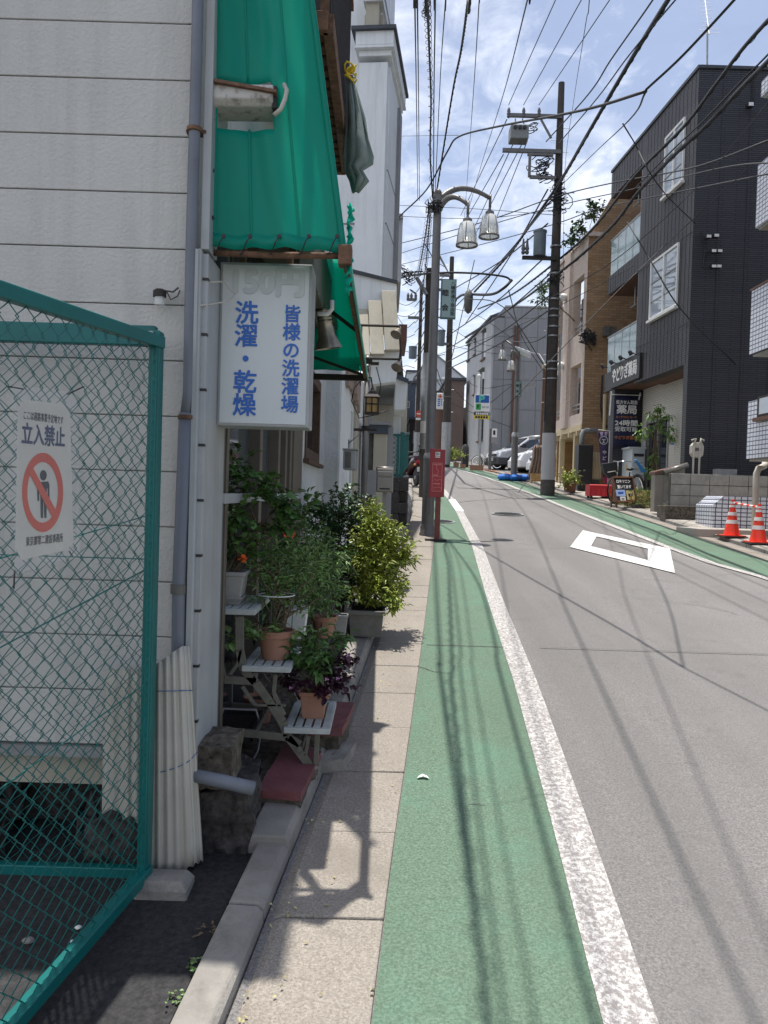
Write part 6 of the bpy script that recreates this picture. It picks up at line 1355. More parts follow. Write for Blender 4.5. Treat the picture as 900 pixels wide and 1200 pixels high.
# windows
def pwin(w_, top=True):
    a0, a1, z0, z1 = w_; f = MB(); wallmesh(f, PF, a0, a1, z0, z1, [(a0+.05, (a0+a1)/2-.03, z0+.05, z1-.05), ((a0+a1)/2+.03, a1-.05, z0+.05, z1-.05)], .045, -.06)
    o = f.build('window', MT['white'], PB_)
    for (p0, p1) in ((a0+.05, (a0+a1)/2-.03), ((a0+a1)/2+.03, a1-.05)):
        MB().fbox(PF, p0, p1, .0, .01, z0+.05, z1-.05).build('pane', MT['glassw'], o); [MB().fbox(PF, p0, p1, .015, .03, lerp(z0, z1, k_), lerp(z0, z1, k_)+.025).build('glazing_bar', MT['galv'], o) for k_ in (.3, .62)]
        MB().fbox(PF, p0, p1, -.10, -.09, z0+.05, z1-.05).build('curtain', MT['curtain'], o)
    MB().fbox(PF, a0-.04, a1+.04, 0, .09, z0-.06, z0-.002).build('sill', MT['white'], o)
pwin(w1); pwin(w2)
# glass balustrades: four panes each
for (zb0, zb1) in ((zA, zA+1.02), (zB, zB+.98)):
    zb1 = zb0+1.0
    n = 4; st_ = (LEN-.05-sb)/n
    for i in range(n): MB().fbox(PF, sb+i*st_+.012, sb+(i+1)*st_-.012, -.05, -.035, zb0+.012, zb1).build('glass_panel', MT['glassb'], PB_)
    MB().fbox(PF, sb, LEN-.03, -.06, -.02, zb1, zb1+.035).fbox(PF, LEN-.07, LEN-.03, -1.3, -.06, zb1, zb1+.035).build('handrail', MT['galv'], PB_)
    MB().fbox(PF, LEN-.06, LEN-.045, -1.3, -.06, zb0+.012, zb1).build('glass_panel', MT['glassb'], PB_)
    for i in range(1, n): MB().fbox(PF, sb+i*st_-.012, sb+i*st_+.012, -.07, -.03, zb0, zb1).build('glass_clip', MT['galv'], PB_)
p = PF.p(sb+.7, -.5, zA+.9); m = MB(); m.tube([PF.p(sb+.12, -.5, zA+1.35), PF.p(LEN-.6, -.5, zA+1.35)], .015, 6); m.build('laundry_pole', MT['galv'], PB_)
for i, (a, w_, mt_, l) in enumerate(((sb+.35, .5, 'navy', 'dark blue garment hanging on the top balcony line nearest the window wall'), (sb+.95, .35, 'iron', 'black garment on the top balcony line next to the blue one'), (sb+1.4, .3, 'whitep', 'pale garment at the far end of the top balcony line'))):
    rows = [[PF.p(a+w_*u/6, -.5+.03*math.sin(u*2+v), zA+1.34-.75*v/5) for u in range(7)] for v in range(6)]
    tag(MB().sheet(rows).build('laundry', MT[mt_], smooth=True, thick=.01), l, 'laundry')
for (a, z) in ((sb+1.2, zA0), (sb+1.2, zR)): MB().tube([PF.p(a, -.35, z-.02), PF.p(a, -.35, z-.55)], .018, 6).tube([PF.p(a-.1, -.35, z-.55), PF.p(a+.35, -.35, z-.55)], .02, 6).build('pole_holder', MT['galv'], PB_)
# spotlights over the shop name
sg0, sg1 = H(752, 440)[0], H(718, 450)[0]
nm = thing('shop_name_board', 'black shop name board with white lettering over the pharmacy entrance', 'sign', PF.p((sg0+sg1)/2, .1, zB0))
MB().fbox(PF, sg0, sg1, .004, .07, zB0+.0, zB+.12).build('board', MT['black'], nm, bev=.01)
bc = PF.p((sg0+sg1)/2-.0, .074, (zB0+zB)/2+.06)
text('やどりぎ薬局', bc, -PF.d, Z, (zB-zB0)*.78, MT['white'], nm, bold=.028, width=(sg1-sg0)*.84, ex=.004)
for k in range(4):
    a = sg0+.25+k*.75; l_ = MB().tube([PF.p(a, .07, zB+.10), PF.p(a, .26, zB+.18)], .014, 6).build('spot_arm', MT['black'], nm); MB().lathe(PF.p(a, .26, zB+.19), [(.03, 0), (.05, .03), (.055, .13), (.045, .13)], 12, (.5, 0, -.7)).build('spot_head', MT['black'], l_, smooth='auto')
# entrance recess
tw = -.78
MB().fbox(PF, .22, LEN-.9, tw-.12, tw, gb, zB0-.02).build('recess_wall', MT['whitebrick'], PB_) if False else None
d0, d1 = H(781, 560, tw)[0], H(757, 560, tw)[0]; dz1 = H(781, 492, tw)[1]
m = MB(); wallmesh(m, PF, .24, LEN-.95, gb, zB0-.022, [(d0, d1, gb, dz1)], tw, tw-.12); m.build('recess_wall', MT['whitebrick'], PB_)
MB().fbox(PF, d0-.06, d0, tw-.05, tw+.03, gb+.3, dz1+.06).fbox(PF, d1, d1+.06, tw-.05, tw+.03, gb+.3, dz1+.06).fbox(PF, d0, d1, tw-.05, tw+.03, dz1, dz1+.06).fbox(PF, (d0+d1)/2-.03, (d0+d1)/2+.03, tw-.05, tw-.0, gb+.3, dz1).build('door_frame', MT['galv'], PB_)
MB().fbox(PF, d0, d1, tw-.06, tw-.05, gb+.3, dz1).build('door_glass', MT['glassd'], PB_); MB().fbox(PF, d0, d1, tw-.9, tw-.85, gb, dz1+.1).build('shop_interior', MT['shopin'], PB_)
MB().fbox(PF, d0-.45, d0-.2, tw, tw+.006, gz(18.5)+1.1, gz(18.5)+1.75).build('door_notice', MT['paper'], PB_); MB().fbox(PF, d0-.43, d0-.22, tw+.006, tw+.008, gz(18.5)+1.65, gz(18.5)+1.7).build('notice_heading', MT['blue'], PB_)
MB().fbox(PF, LEN-.9, LEN-.75, -1.3, -.0, gb, zB0-.021).build('end_wall', MT['darktile'], PB_); MB().fbox(PF, LEN-.74, LEN-.35, -.45, -.02, gb, zB0-.021).build('end_pier', MT['darktile2'], PB_)
# floodlights, vent, cctv on the side wall
fl = [(839, 276), (830, 277), (836, 294), (843, 294), (836, 312), (842, 312)]
o = thing('floodlight_cluster', 'cluster of six small black floodlights on the charcoal side wall', 'floodlights', W(830, 290, 17.7))
MB().tube([W(822, 272, 17.75), W(826, 295, 17.75), W(824, 313, 17.75)], .02, 6).build('conduit', MT['black'], o)
for (px, py) in fl:
    c = W(px, py, 17.6); b_ = MB().box(c.x-.06, c.x+.05, c.y-.05, c.y+.08, c.z-.045, c.z+.03).build('lamp_body', MT['black'], o, bev=.01); MB().box(c.x-.05, c.x+.04, c.y-.065, c.y-.05, c.z-.04, c.z+.015).build('lamp_lens', MT['white'], b_); MB().tube([c+V((-.03, .05, 0)), W(826, py+1, 17.75)], .012, 5).build('lamp_arm', MT['black'], b_)
o = thing('wall_flood', 'single floodlight on a conduit high on the charcoal side wall', 'floodlight', W(879, 125, 17.7)); c = W(879, 123, 17.62)
MB().box(c.x-.06, c.x+.06, c.y-.05, c.y+.1, c.z-.05, c.z+.04).build('lamp_body', MT['black'], o, bev=.01); MB().box(c.x-.05, c.x+.05, c.y-.06, c.y-.05, c.z-.04, c.z+.03).build('lamp_lens', MT['white'], o); MB().tube([W(883, 94, 17.77), W(883, 121, 17.77)], .014, 6).build('conduit', MT['black'], o)
# aerial on the roof
o = thing('roof_aerial', 'tv aerial on a mast above the charcoal building roof', 'aerial', PF.p(.1, -.6, ztop)); c = W(829.3, 84, 18.6); tp_ = W(829, 28, 18.6)
MB().tube([V((c.x, 18.6, ztop)), tp_], .022, 8).build('mast', MT['galv'], o)
m = MB(); a, b = W(831, 40, 18.3), W(823, -25, 19.5); m.tube([a, b], .012, 6)
for k in range(16): q_ = a.lerp(b, k/15); L_ = .12 if k > 1 else .22; m.tube([q_-V((L_, 0, .0)), q_+V((L_, 0, .03))], .006, 4)
m.build('aerial_boom', MT['white'], o)
# ------------------------------------------------------------------ objects before the pharmacy
def gr(px, py): p = G(px, py, .055); return p
# hanging navy banner facing us
yb = 22.6; o = thing('pharmacy_banner', 'navy hanging banner with white pharmacy opening hours text', 'banner', W(732, 560, yb))
bx0, bx1 = xw(719, 510, yb), xw(746.5, 510, yb); z0, z1 = W(732, 524, yb).z, W(732, 464, yb).z
rows = [[V((lerp(bx0, bx1, u/10), yb+.02*math.sin(u*.9+v*.4), lerp(z1, z0, v/8))) for u in range(11)] for v in range(9)]
MB().sheet(rows).build('banner_cloth', MT['banner'], o, smooth=True, thick=.008)
MB().tube([V((bx0-.1, yb, z1+.12)), V((bx0-.14, yb-.05, z1-.55))], .02, 6).tube([V((bx1+.05, yb, z1+.1)), V((bx1+.0, yb-.05, z1-.1))], .02, 6).tube([V((bx0-.1, yb, z1+.03)), V((bx1+.08, yb, z1+.03))], .012, 6).build('support_bar', MT['white'], o)
bcx = (bx0+bx1)/2
def bt(s, py, hpx, wpx, mt_='white', bold=.02): c = V((bcx, yb-.045, W(732, py, yb).z)); return text(s, c, RX, UX, hpx*yb/960, MT[mt_], o, bold=bold, width=wpx*yb/960, ex=.002)
bt('処方せん取扱', 471.5, 5, 25); bt('薬局', 480, 11, 23, bold=.03); bt('おくすりロッカーで', 489, 3.2, 24, 'orangep'); bt('24時間', 495.8, 7.5, 26, bold=.03); bt('受取可能', 503, 6, 26, bold=.02); bt('やどりぎ薬局', 513, 4.5, 26, 'orangep')
# purple feather flag on a pole
yf = 21.8; o = thing('feather_flag', 'purple flag with white wreath emblem curving down by the bicycle', 'flag', W(708, 590, yf))
L_ = [(700.5, 506), (702.5, 525), (704, 545), (707, 560), (712, 577)]; Rr = [(713, 506), (713.5, 525), (713, 540), (713, 556), (715.5, 577)]
rows = []
for v in range(9):
    k = v/8*4; i = min(3, int(k)); t_ = k-i; a = [lerp(L_[i][c], L_[i+1][c], t_) for c in (0, 1)]; b = [lerp(Rr[i][c], Rr[i+1][c], t_) for c in (0, 1)]
    rows.append([W(lerp(a[0], b[0], u/5), lerp(a[1], b[1], u/5), yf+.04*math.sin(u+v*.8)) for u in range(6)])
MB().sheet(rows[:7]).build('flag_cloth', MT['bannerp'], o, smooth=True, thick=.008); MB().sheet(rows[6:]).build('flag_hem', MT['pinkflag'], o, smooth=True, thick=.008)
c = W(707.5, 516, yf-.06); k_ = yf/960
m = MB(); m.lathe(c, [(4.2*k_, 0), (5*k_, 0), (5*k_, .004), (4.2*k_, .004), (4.2*k_, 0)], 20, (0, 1, 0), cap=False).box(c.x-.05, c.x+.05, c.y, c.y+.005, c.z+.01, c.z+.03).box(c.x-.012, c.x+.012, c.y-.001, c.y+.004, c.z-.06, c.z+.03).box(c.x-.04, c.x+.04, c.y, c.y+.005, c.z-.07, c.z-.055); m.build('wreath_emblem', MT['fade'], o)
text('やど', W(708.3, 534, yf-.07), RX, UX, 5.2*k_, MT['fade'], o, vertical=True, bold=.02, sp=1.3, ex=.002)
p = V((W(712.5, 560, yf).x, yf, 0)); MB().tube([V((p.x, yf, gz(yf)+.06)), V((p.x, yf, W(713, 505, yf).z)), V((p.x-.3, yf, W(713, 505, yf).z+.02))], .014, 6).box(p.x-.2, p.x+.2, yf-.2, yf+.2, gz(yf)+.055, gz(yf)+.13).build('flag_pole', MT['white'], o)
# medicine locker
yl = 22.0; o = thing('parcel_locker', 'pale blue locker cabinet with small doors beside the pharmacy entrance', 'locker', W(742, 577, yl))
m = MB(); b_ = pbox(m, 740, 755.5, 526, 577, yl, .1); x0, x1, z0, z1 = b_; z0 = gz(yl)+.055
m = MB(); m.hexa([(x0-.0, yl, z0), (x1, yl, z0), (x1, yl+1.0, z0), (x0-.10, yl+1.0, z0), (x0, yl, z1), (x1, yl, z1), (x1, yl+1.0, z1), (x0-.10, yl+1.0, z1)]); m.build('cabinet', MT['locker'], o, bev=.01)
MB().box(x0-.1, x1+.02, yl-.03, yl+1.03, z1, z1+.05).build('top', MT['locker'], o, bev=.01)
for i in range(4):
    zz = lerp(z1, z0, .18+i*.13); d_ = MB().box(x0+.03, x1-.03, yl-.015, yl, zz, zz+.10).build('locker_door', MT['locker'], o, bev=.004); MB().box(x0+.05, x1-.06, yl-.02, yl-.015, zz+.02, zz+.035).build('door_label', MT['trim_dark'], d_)
MB().box(x0+.04, x1-.04, yl-.02, yl, lerp(z1, z0, .10), lerp(z1, z0, .15)).build('display', MT['black'], o); MB().box(x0+.04, x1-.04, yl-.012, yl, z0+.03, lerp(z0, z1, .3)).build('lower_door', MT['locker'], o, bev=.005)
MB().box(x0-.04, x0-.03, yl+.3, yl+.5, lerp(z0, z1, .55), lerp(z0, z1, .68)).build('side_sticker', MT['kraft'], o)
# blackboard A-sign
ya = 18.7; o = thing('a_board', 'wooden framed blackboard sign with white Japanese letters and posters on the kerb', 'a-board', W(724, 598, ya))
A = [W(717.5, 559.5, ya+.1), W(741, 559.5, ya+.35), W(743.5, 587, ya+.2), W(722, 588, ya-.15)]
A[2] = A[1]+A[3]-A[0]
u_ = (A[1]-A[0]); v_ = (A[0]-A[3]); nn_ = u_.cross(v_).normalized()
if nn_.dot(CAMP-A[0]) < 0: nn_ = -nn_
MB().prism(A, -nn_*.02).build('board', MT['chalk'], o)
for a, b in ((0, 1), (1, 2), (2, 3), (3, 0)): MB().beam(A[a], A[b], .035, .05, up=nn_).build('frame', MT['woodf'], o)
for px, py, bx, by, dd in ((718.5, 560, 716, 597, .0), (722, 588, 722.5, 598, -.15), (741, 560, 744, 592, .45)):
    MB().beam(W(px, py, ya+.1+dd), V((W(bx, by, ya+.1+dd).x, ya+.1+dd, gz(ya)+.045)), .035).build('leg', MT['woodf'], o)
MB().prism([W(717.5, 560, ya+.1), W(722, 588, ya-.1), W(716.3, 587, ya+.5), W(716.3, 562, ya+.4)], (.01, 0, 0)).build('side_board', MT['woodf'], o)
def bpt(u, v, n=.012): return A[0]+(A[1]-A[0])*u*(1-v)+(A[2]-A[3])*u*v+(A[3]-A[0])*v+nn_*n
def btxt(s, u, v, h, w_): return text(s, bpt(u, v), u_, v_, h, MT['white'], o, bold=.02, width=w_, ex=.002)
btxt('ロキソニン', .5, .17, .095, .40); btxt('置いてます', .5, .40, .095, .40)
for (u0, u1, v0, v1, mt_, mt2) in ((.05, .52, .52, .78, 'postb', 'pblue'), (.56, .95, .55, .93, 'kraft', 'navy'), (.22, .48, .80, .99, 'signw', 'trim_dark')):
    s_ = MB().prism([bpt(u0, v0, .004), bpt(u1, v0, .004), bpt(u1, v1, .004), bpt(u0, v1, .004)], nn_*.004).build('poster', MT[mt_], o); MB().prism([bpt(lerp(u0, u1, .2), lerp(v0, v1, .35), .009), bpt(lerp(u0, u1, .8), lerp(v0, v1, .3), .009), bpt(lerp(u0, u1, .75), lerp(v0, v1, .6), .009), bpt(lerp(u0, u1, .25), lerp(v0, v1, .65), .009)], nn_*.002).build('poster_print', MT[mt2], s_)
# red covered bench
yr = 21.2; o = thing('red_bench', 'low bench draped in glossy red cover behind the bicycle wheel', 'bench', W(705, 585, yr))
x0, x1 = xw(691, 575, yr), xw(722, 575, yr); g_ = gz(yr)+.055; zt = g_+.36
rows = []
for (yy, zz) in ((yr-.02, g_+.06), (yr, zt-.02), (yr+.04, zt), (yr+.42, zt), (yr+.45, zt-.02), (yr+.47, g_+.06)): rows.append([V((lerp(x0, x1, u/16), yy+.012*math.sin(u*1.9)*(zz < zt-.1), zz)) for u in range(17)])
MB().sheet(rows).add([rows[i][0]-V((.02, 0, 0)) if 0 else rows[i][0] for i in range(6)], [tuple(range(6))]).build('cover', MT['redbench'], o, smooth=False)
for (x, y) in ((x0+.06, yr+.06), (x0+.06, yr+.38), (x1-.06, yr+.06), (x1-.06, yr+.38)): MB().box(x-.03, x+.03, y-.03, y+.03, g_, g_+.12).build('leg', MT['black'], o)
# black cabinet, ribbed unit, pipe, small planter
yk = 23.9; m = MB(); b_ = pbox(m, 677.5, 694.5, 521, 578, yk, .45); o = thing('black_cabinet', 'tall black metal cabinet against the brick building', 'cabinet', (b_[0], yk, gz(yk)))
MB().box(b_[0], b_[1], yk, yk+.45, gz(yk)+.05, b_[3]).build('cabinet_body', MT['black'], o, bev=.01); MB().box(b_[0]+.03, b_[1]-.03, yk-.012, yk, gz(yk)+.1, lerp(gz(yk), b_[3], .5)).build('lower_door', MT['black'], o, bev=.004); MB().box(b_[0]+.03, b_[1]-.03, yk-.012, yk, lerp(gz(yk), b_[3], .52), b_[3]-.03).build('upper_door', MT['black'], o, bev=.004); MB().box(b_[0]+.15, b_[0]+.2, yk-.03, yk-.012, lerp(gz(yk), b_[3], .45), lerp(gz(yk), b_[3], .48)).build('lock', MT['galv'], o)
m = MB(); b_ = pbox(m, 692, 705, 529, 562, 24.3, .3); o = thing('ribbed_unit', 'grey brown ribbed unit between the black cabinet and the purple flag', 'unit', (b_[0], 24.3, gz(24.3))); m.build('casing', MT['ac'], o)
for k in range(7): x = lerp(b_[0]+.03, b_[1]-.03, k/6); MB().box(x-.012, x+.012, 24.27, 24.3, b_[2]+.03, b_[3]-.03).build('rib', MT['cream'], o)
MB().box(b_[0]+.05, b_[1]-.05, 24.32, 24.58, gz(24.3)+.04, b_[2]).build('stand', MT['blockd'], o)
m = MB(); p0 = W(681.5, 521, 24.6); m.tube([V((p0.x, 24.6, gz(24.6)+1.2)), W(682, 510, 24.6), W(683.5, 505.5, 24.6), W(687, 504.5, 24.6), W(700, 504.5, 24.6)], .075, 12); tag(m.build('vent_pipe', MT['galv'], smooth=True), 'thick grey vent pipe bending over the black cabinet', 'pipe')
yp = 23.3; p = W(667.5, 577, yp); g_ = gz(yp)+.055
t_ = squarepot('square_planter', 'brown square planter of yellow green leaves at the brick building corner', p.x, yp, g_, .30, .24, .9, MT['woodf'], rim=.02, cat='planter')
bushy('planter_foliage', 'round clump of pale green leaves in the brown square planter', 'plant', (p.x, yp, g_+.2), [cl(667.5, 560, yp, 10, 12, 8), cl(664, 565, yp, 7, 10, 6), cl(672, 564, yp, 6, 10, 6)], .085, 520, MT['leafy'], 111, asp=.5, stemr=.006)
# young tree with stake beside the door
yt = 20.2; g_ = gz(yt)+.055; xt = xw(768.5, 577, yt)
o = thing('young_tree', 'slim young tree with sparse bright leaves in front of the pharmacy door', 'tree', (xt, yt, g_))
tip = W(771, 478, yt); m = MB(); m.tube([(xt, yt, g_), W(768, 540, yt), W(769, 510, yt), tip], [.035, .03, .022, .01], 8); rnd = random.Random(9)
cls = [cl(757, 503, yt, 9, 10, 9), cl(750, 510, yt, 6, 8, 6), cl(764, 487, yt, 7, 10, 5), cl(780, 488, yt, 8, 10, 4), cl(783, 503, yt, 7, 10, 5), cl(774, 497, yt, 5, 8, 8), cl(765, 535, yt, 4, 8, 9), cl(762, 553, yt, 5, 8, 6), cl(785, 512, yt, 5, 8, 4), cl(772, 478, yt, 5, 8, 4)]
for c_, r_ in cls: q_ = V(c_); b_ = V((xt+.02, yt, q_.z-.15)); m.tube([b_, b_.lerp(q_, .5)+Z*.04, q_], [.012, .009, .004], 5)
m.build('trunk', MT['bark'], o, smooth=True)
pts = []
for c_, r_ in cls:
    for i in range(44): v = V((rnd.gauss(0, 1), rnd.gauss(0, 1), rnd.gauss(0, .8))).normalized()*rnd.random()**.4; pts.append((V((c_[0]+v.x*r_[0], c_[1]+v.y*r_[1], c_[2]+v.z*r_[2])), v+V((0, 0, -.2)), 1))
MTl = mat('tree_leaf', (.13, .24, .04), .45, var=.2, island=.5)
leafmesh(pts, .095, MTl, 'crown', o, 5, asp=.42, droop=.6)
for (a, b) in (((776, 555), (768, 505)), ((762, 553), (768, 505))): MB().tube([V((W(a[0], a[1], yt).x, yt+.0, g_)), W(b[0], b[1], yt)], .022, 6).build('stake', MT['cream'] if False else MT['bark'], o)
# grasses at its foot in a low bed
yg = 19.4; o = thing('grass_bed', 'low stone edged bed of dry pale grasses by the A-board', 'plant bed', (xt, yg, gz(yg)))
c0, c1 = V((xw(735, 600, 18.6), 18.5, gz(18.5)+.05)), V((xw(768, 595, 19.2), 19.0, gz(19)+.05))
MB().beam(c0+Z*.04+V((.12, .1, 0)), c1+Z*.04, .08, .1).build('edging', MT['blockd'], o)
pts = []; rnd = random.Random(14)
for i in range(900):
    u = rnd.random(); y = lerp(18.6, 20.2, rnd.random()); x = lerp(5.55, 6.35, u); pts.append((V((x, y, gz(y)+.06+rnd.random()**2*.35)), V((rnd.gauss(0, .6), rnd.gauss(0, .6), 1)), 1))
leafmesh([p_ for i, p_ in enumerate(pts) if i % 5 < 3], .17, MT['dry'], 'grass_blades', o, 6, asp=.12, droop=.5); leafmesh([p_ for i, p_ in enumerate(pts) if i % 5 >= 3], .16, MT['leafm'], 'green_blades', o, 7, asp=.15, droop=.4)
# bicycle behind the A-board
def bicycle(name, label, c1, c2, r, D, colr, full=True):
    o = thing(name, label, 'bicycle', c1-Z*r)
    for c in (c1, c2):
        ax = (c2-c1).cross(Z).normalized()
        w_ = MB().lathe(c, [(r-.03, -.014), (r, -.012), (r, .012), (r-.03, .014), (r-.03, -.014)], 30, ax, cap=False).build('wheel', MT['tyre'], o, smooth='auto')
        MB().lathe(c, [(r-.055, -.008), (r-.03, -.008), (r-.03, .008), (r-.055, .008), (r-.055, -.008)], 30, ax, cap=False).lathe(c, [(.025, -.04), (.025, .04)], 8, ax).build('rim', MT['chrome'], w_)
        m = MB(); e1 = (c2-c1).normalized()
        for k in range(14): a = k*math.pi/7; m.tube([c, c+(e1*math.cos(a)+Z*math.sin(a))*(r-.04)], .0025, 3, cap=False)
        m.build('spokes', MT['chrome'], w_, kind='stuff')
    d = (c2-c1); bb = c1+d*.55-Z*.06; st_ = c1+d*.66+Z*.42; hd = c1+d*.12+Z*.45
    m = MB(); m.tube([c1, hd], .016, 8).tube([hd-Z*.1+d*.01, bb], .02, 8).tube([bb, st_], .016, 8).tube([bb, c2], .01, 6).tube([c2, st_-Z*.08], .01, 6).tube([hd-Z*.04, bb+Z*.1], .012, 6); m.build('frame', colr, o, smooth=True)
    MB().tube([hd, hd+Z*.22-d*.01], .012, 6).tube([hd+Z*.22+d*.0+d.cross(Z).normalized()*.26+d*.16, hd+Z*.24+d.cross(Z).normalized()*.12, hd+Z*.22, hd+Z*.24-d.cross(Z).normalized()*.12, hd+Z*.22-d.cross(Z).normalized()*.26+d*.16], .011, 6).build('handlebar', MT['chrome'], o, smooth=True)
    MB().lathe(st_+Z*.06, [(.03, -.03), (.09, 0), (.08, .03), (.03, .05)], 12).build('saddle', MT['black'], o, smooth=True)
    MB().tube([c1+e1*(-.0)+(e1*math.cos(a)+Z*math.sin(a))*(r+.03) for a in [math.pi*(.15+.7*k/10) for k in range(11)]] if False else [c2+((c2-c1).normalized()*math.cos(a)+Z*math.sin(a))*(r+.03) for a in [math.pi*(.0+.8*k/10) for k in range(11)]], .014, 5).build('mudguard', MT['black'], o)
    return o
r = .33
c1 = V((xw(720, 578, 19.6), 19.6, gz(19.6)+.06+r)); c2 = c1+V((.75, .72, .05))
bk = bicycle('bicycle', 'dark bicycle with blue rain cap on its saddle parked behind the blackboard sign', c1, c2, r, 19.6, MT['black'])
m = MB(); q0 = W(746, 540, 19.9); m.prism([W(744, 539, 19.9), W(746.5, 539, 19.9), W(757.5, 552, 19.9), W(758, 553.5, 19.9), W(752, 554, 19.9)], (0, .09, .02)); m.build('saddle_cover', MT['bluepl'], bk, bev=.01)
m = MB(); m.prism([W(706, 543, 19.9), W(722, 541, 19.9), W(724, 556, 19.9), W(714, 561, 19.9), W(708, 554, 19.9)], (0, .16, 0)); m.build('front_basket', MT['black'], bk, bev=.02)
MB().tube([W(724, 556, 19.7), W(721, 552, 19.7), W(712, 553.5, 19.7)], .012, 6).build('grip', MT['creampipe'], bk)
# sloping steel topped bin enclosure
ye = 17.2; o = thing('steel_enclosure', 'sloping stainless topped grey enclosure at the end of the block wall', 'enclosure', W(772, 605, ye))
xa, xb = xw(766.5, 590, ye), xw(777, 590, ye); xc = xw(803, 560, ye)
zt1, zt2 = W(770, 556, ye).z, W(800, 547, ye).z; g_ = gz(ye)+.05
MB().box(xa, xb, ye, ye+.25, g_+.06, zt1).build('front_post', MT['ac'], o, bev=.01)
MB().hexa([(xb, ye+.03, g_+.3), (xc, ye+.03, g_+.3), (xc, ye+.2, g_+.3), (xb, ye+.2, g_+.3), (xb, ye+.03, zt1), (xc, ye+.03, zt2), (xc, ye+.2, zt2), (xb, ye+.2, zt1)]).build('side_panel', MT['blockw'], o)
m = MB(); m.prism([(xa-.02, ye-.05, zt1-.01), (xa-.02, ye-.05, zt1+.06), (xc, ye-.05, zt2+.06), (xc, ye-.05, zt2-.01)], (0, .4, .0)); m.build('sloping_lid', MT['soffit'], o, bev=.01); MB().tube([(xb-.02, ye-.06, zt1+.05), (xc+.02, ye-.06, zt2+.04)], .055, 12).build('steel_roll', MT['steel'], o, smooth=True)
# block wall: three courses of pale blocks on a dark plinth
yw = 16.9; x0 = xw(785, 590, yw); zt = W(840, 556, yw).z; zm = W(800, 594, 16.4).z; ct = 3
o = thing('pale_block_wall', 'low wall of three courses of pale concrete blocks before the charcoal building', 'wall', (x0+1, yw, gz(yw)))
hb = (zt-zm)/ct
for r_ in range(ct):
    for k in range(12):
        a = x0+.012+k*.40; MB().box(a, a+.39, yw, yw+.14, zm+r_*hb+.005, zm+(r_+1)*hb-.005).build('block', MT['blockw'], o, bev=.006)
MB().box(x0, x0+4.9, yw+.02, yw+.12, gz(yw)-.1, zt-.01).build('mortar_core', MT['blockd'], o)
xk0, xk1 = xw(778, 610, 16.35), xw(836, 610, 16.35)
MB().box(xk0, xk1, 16.3, 16.8, gz(16)-.2, W(800, 593, 16.3).z).build('plinth', MT['oldconc'], o, bev=.012)
MB().box(xw(842, 553, 17.0), xw(865, 553, 17.0), 17.05, 17.3, zt-.02, W(850, 549.5, 17).z).build('grille_box', MT['galv'], o)
# gas meter on two pipes
yq = 17.25; o = thing('gas_meter', 'cream gas meter on two pipes above the block wall', 'gas meter', W(818, 556, yq))
for px in (812.5, 819.5): MB().tube([V((xw(px, 540, yq), yq, zt-.3)), V((xw(px, 540, yq), yq, W(px, 520, yq).z)), ], .022, 8).build('gas_pipe', MT['creampipe'], o)
c = W(818, 527.5, yq); m = MB(); m.prism([c+V((x*.018, 0, z*.018)) for x, z in ((-4.5, -8), (3, -9), (6.5, -6), (7, 4), (5, 9), (-4, 9), (-7, 5), (-7, -4))], (0, .16, 0)); m.build('meter_body', MT['creampipe'], o, bev=.012); MB().box(c.x-.06, c.x+.06, c.y-.01, c.y, c.z-.02, c.z+.05).build('dial', MT['trim_dark'], o)
MB().tube([V((xw(812.5, 540, yq), yq, c.z+.1)), c+V((-.06, 0, .24)), c+V((-.14, 0, .2))], .024, 8).tube([V((xw(819.5, 540, yq), yq, c.z+.1)), c+V((.06, 0, .24)), c+V((.12, 0, .2))], .024, 8).build('elbow', MT['creampipe'], o, smooth=True)
# ------------------------------------------------------------------ white tiled building on the right edge
o = thing('white_tiled_building', 'white square tiled building with stacked balconies at the right edge', 'building', (8, 13, gz(13)))
yy = 14.2
MB().box(7.25, 11, 9.5, 14.19, gz(9)-.3, 12.4).build('core_wall', MT['whitetile'], o)
for (pa, t_, b_) in ((886.5, 194, 268), (879.5, 341, 416), (875.5, 471, 538), (892, 96, 114)):
    x0_ = xw(pa, (t_+b_)/2, yy); z1_, z0_ = W(pa, t_, yy).z, W(pa, b_, yy).z; s_ = MB().box(x0_, 7.248, yy-3.6, yy, z0_, z1_).build('balcony', MT['whitetile'], o); MB().box(x0_+.04, 7.247, yy-3.55, yy-.05, z0_-.04, z0_-.002).build('balcony_soffit', MT['blockw'], s_)
    if 300 < t_ < 400: MB().box(x0_-.02, 7.247, yy-3.62, yy+.02, z1_+.002, z1_+.035).build('balcony_coping', MT['soffit'], s_)
wz0, wz1 = W(893, 493, yy).z, W(893, 469, yy).z; x0_ -= 0; x0_ = xw(875.5, 505, yy); MB().box(x0_-.03, x0_-.001, yy-1.6, yy-.42, wz0, wz1).build('window', MT['iron'], o); MB().box(x0_-.08, x0_-.002, yy-1.7, yy-.36, wz0-.06, wz0-.002).build('sill', MT['soffit'], o); MB().box(x0_-.036, x0_-.031, yy-1.55, yy-.5, wz0+.05, wz1-.04).build('window_pane', MT['glassw'], o)
p = W(893, 545, 14.1); m = MB(); m.tube([W(897, 540, 14.4), W(896, 546, 14.3), W(889, 549, 14.2), W(886.5, 555, 14.2), V((W(885, 600, 14.2).x, 14.2, gz(14.2)+.1))], .055, 12); m.build('waste_pipe', MT['creampipe'], o, smooth=True)
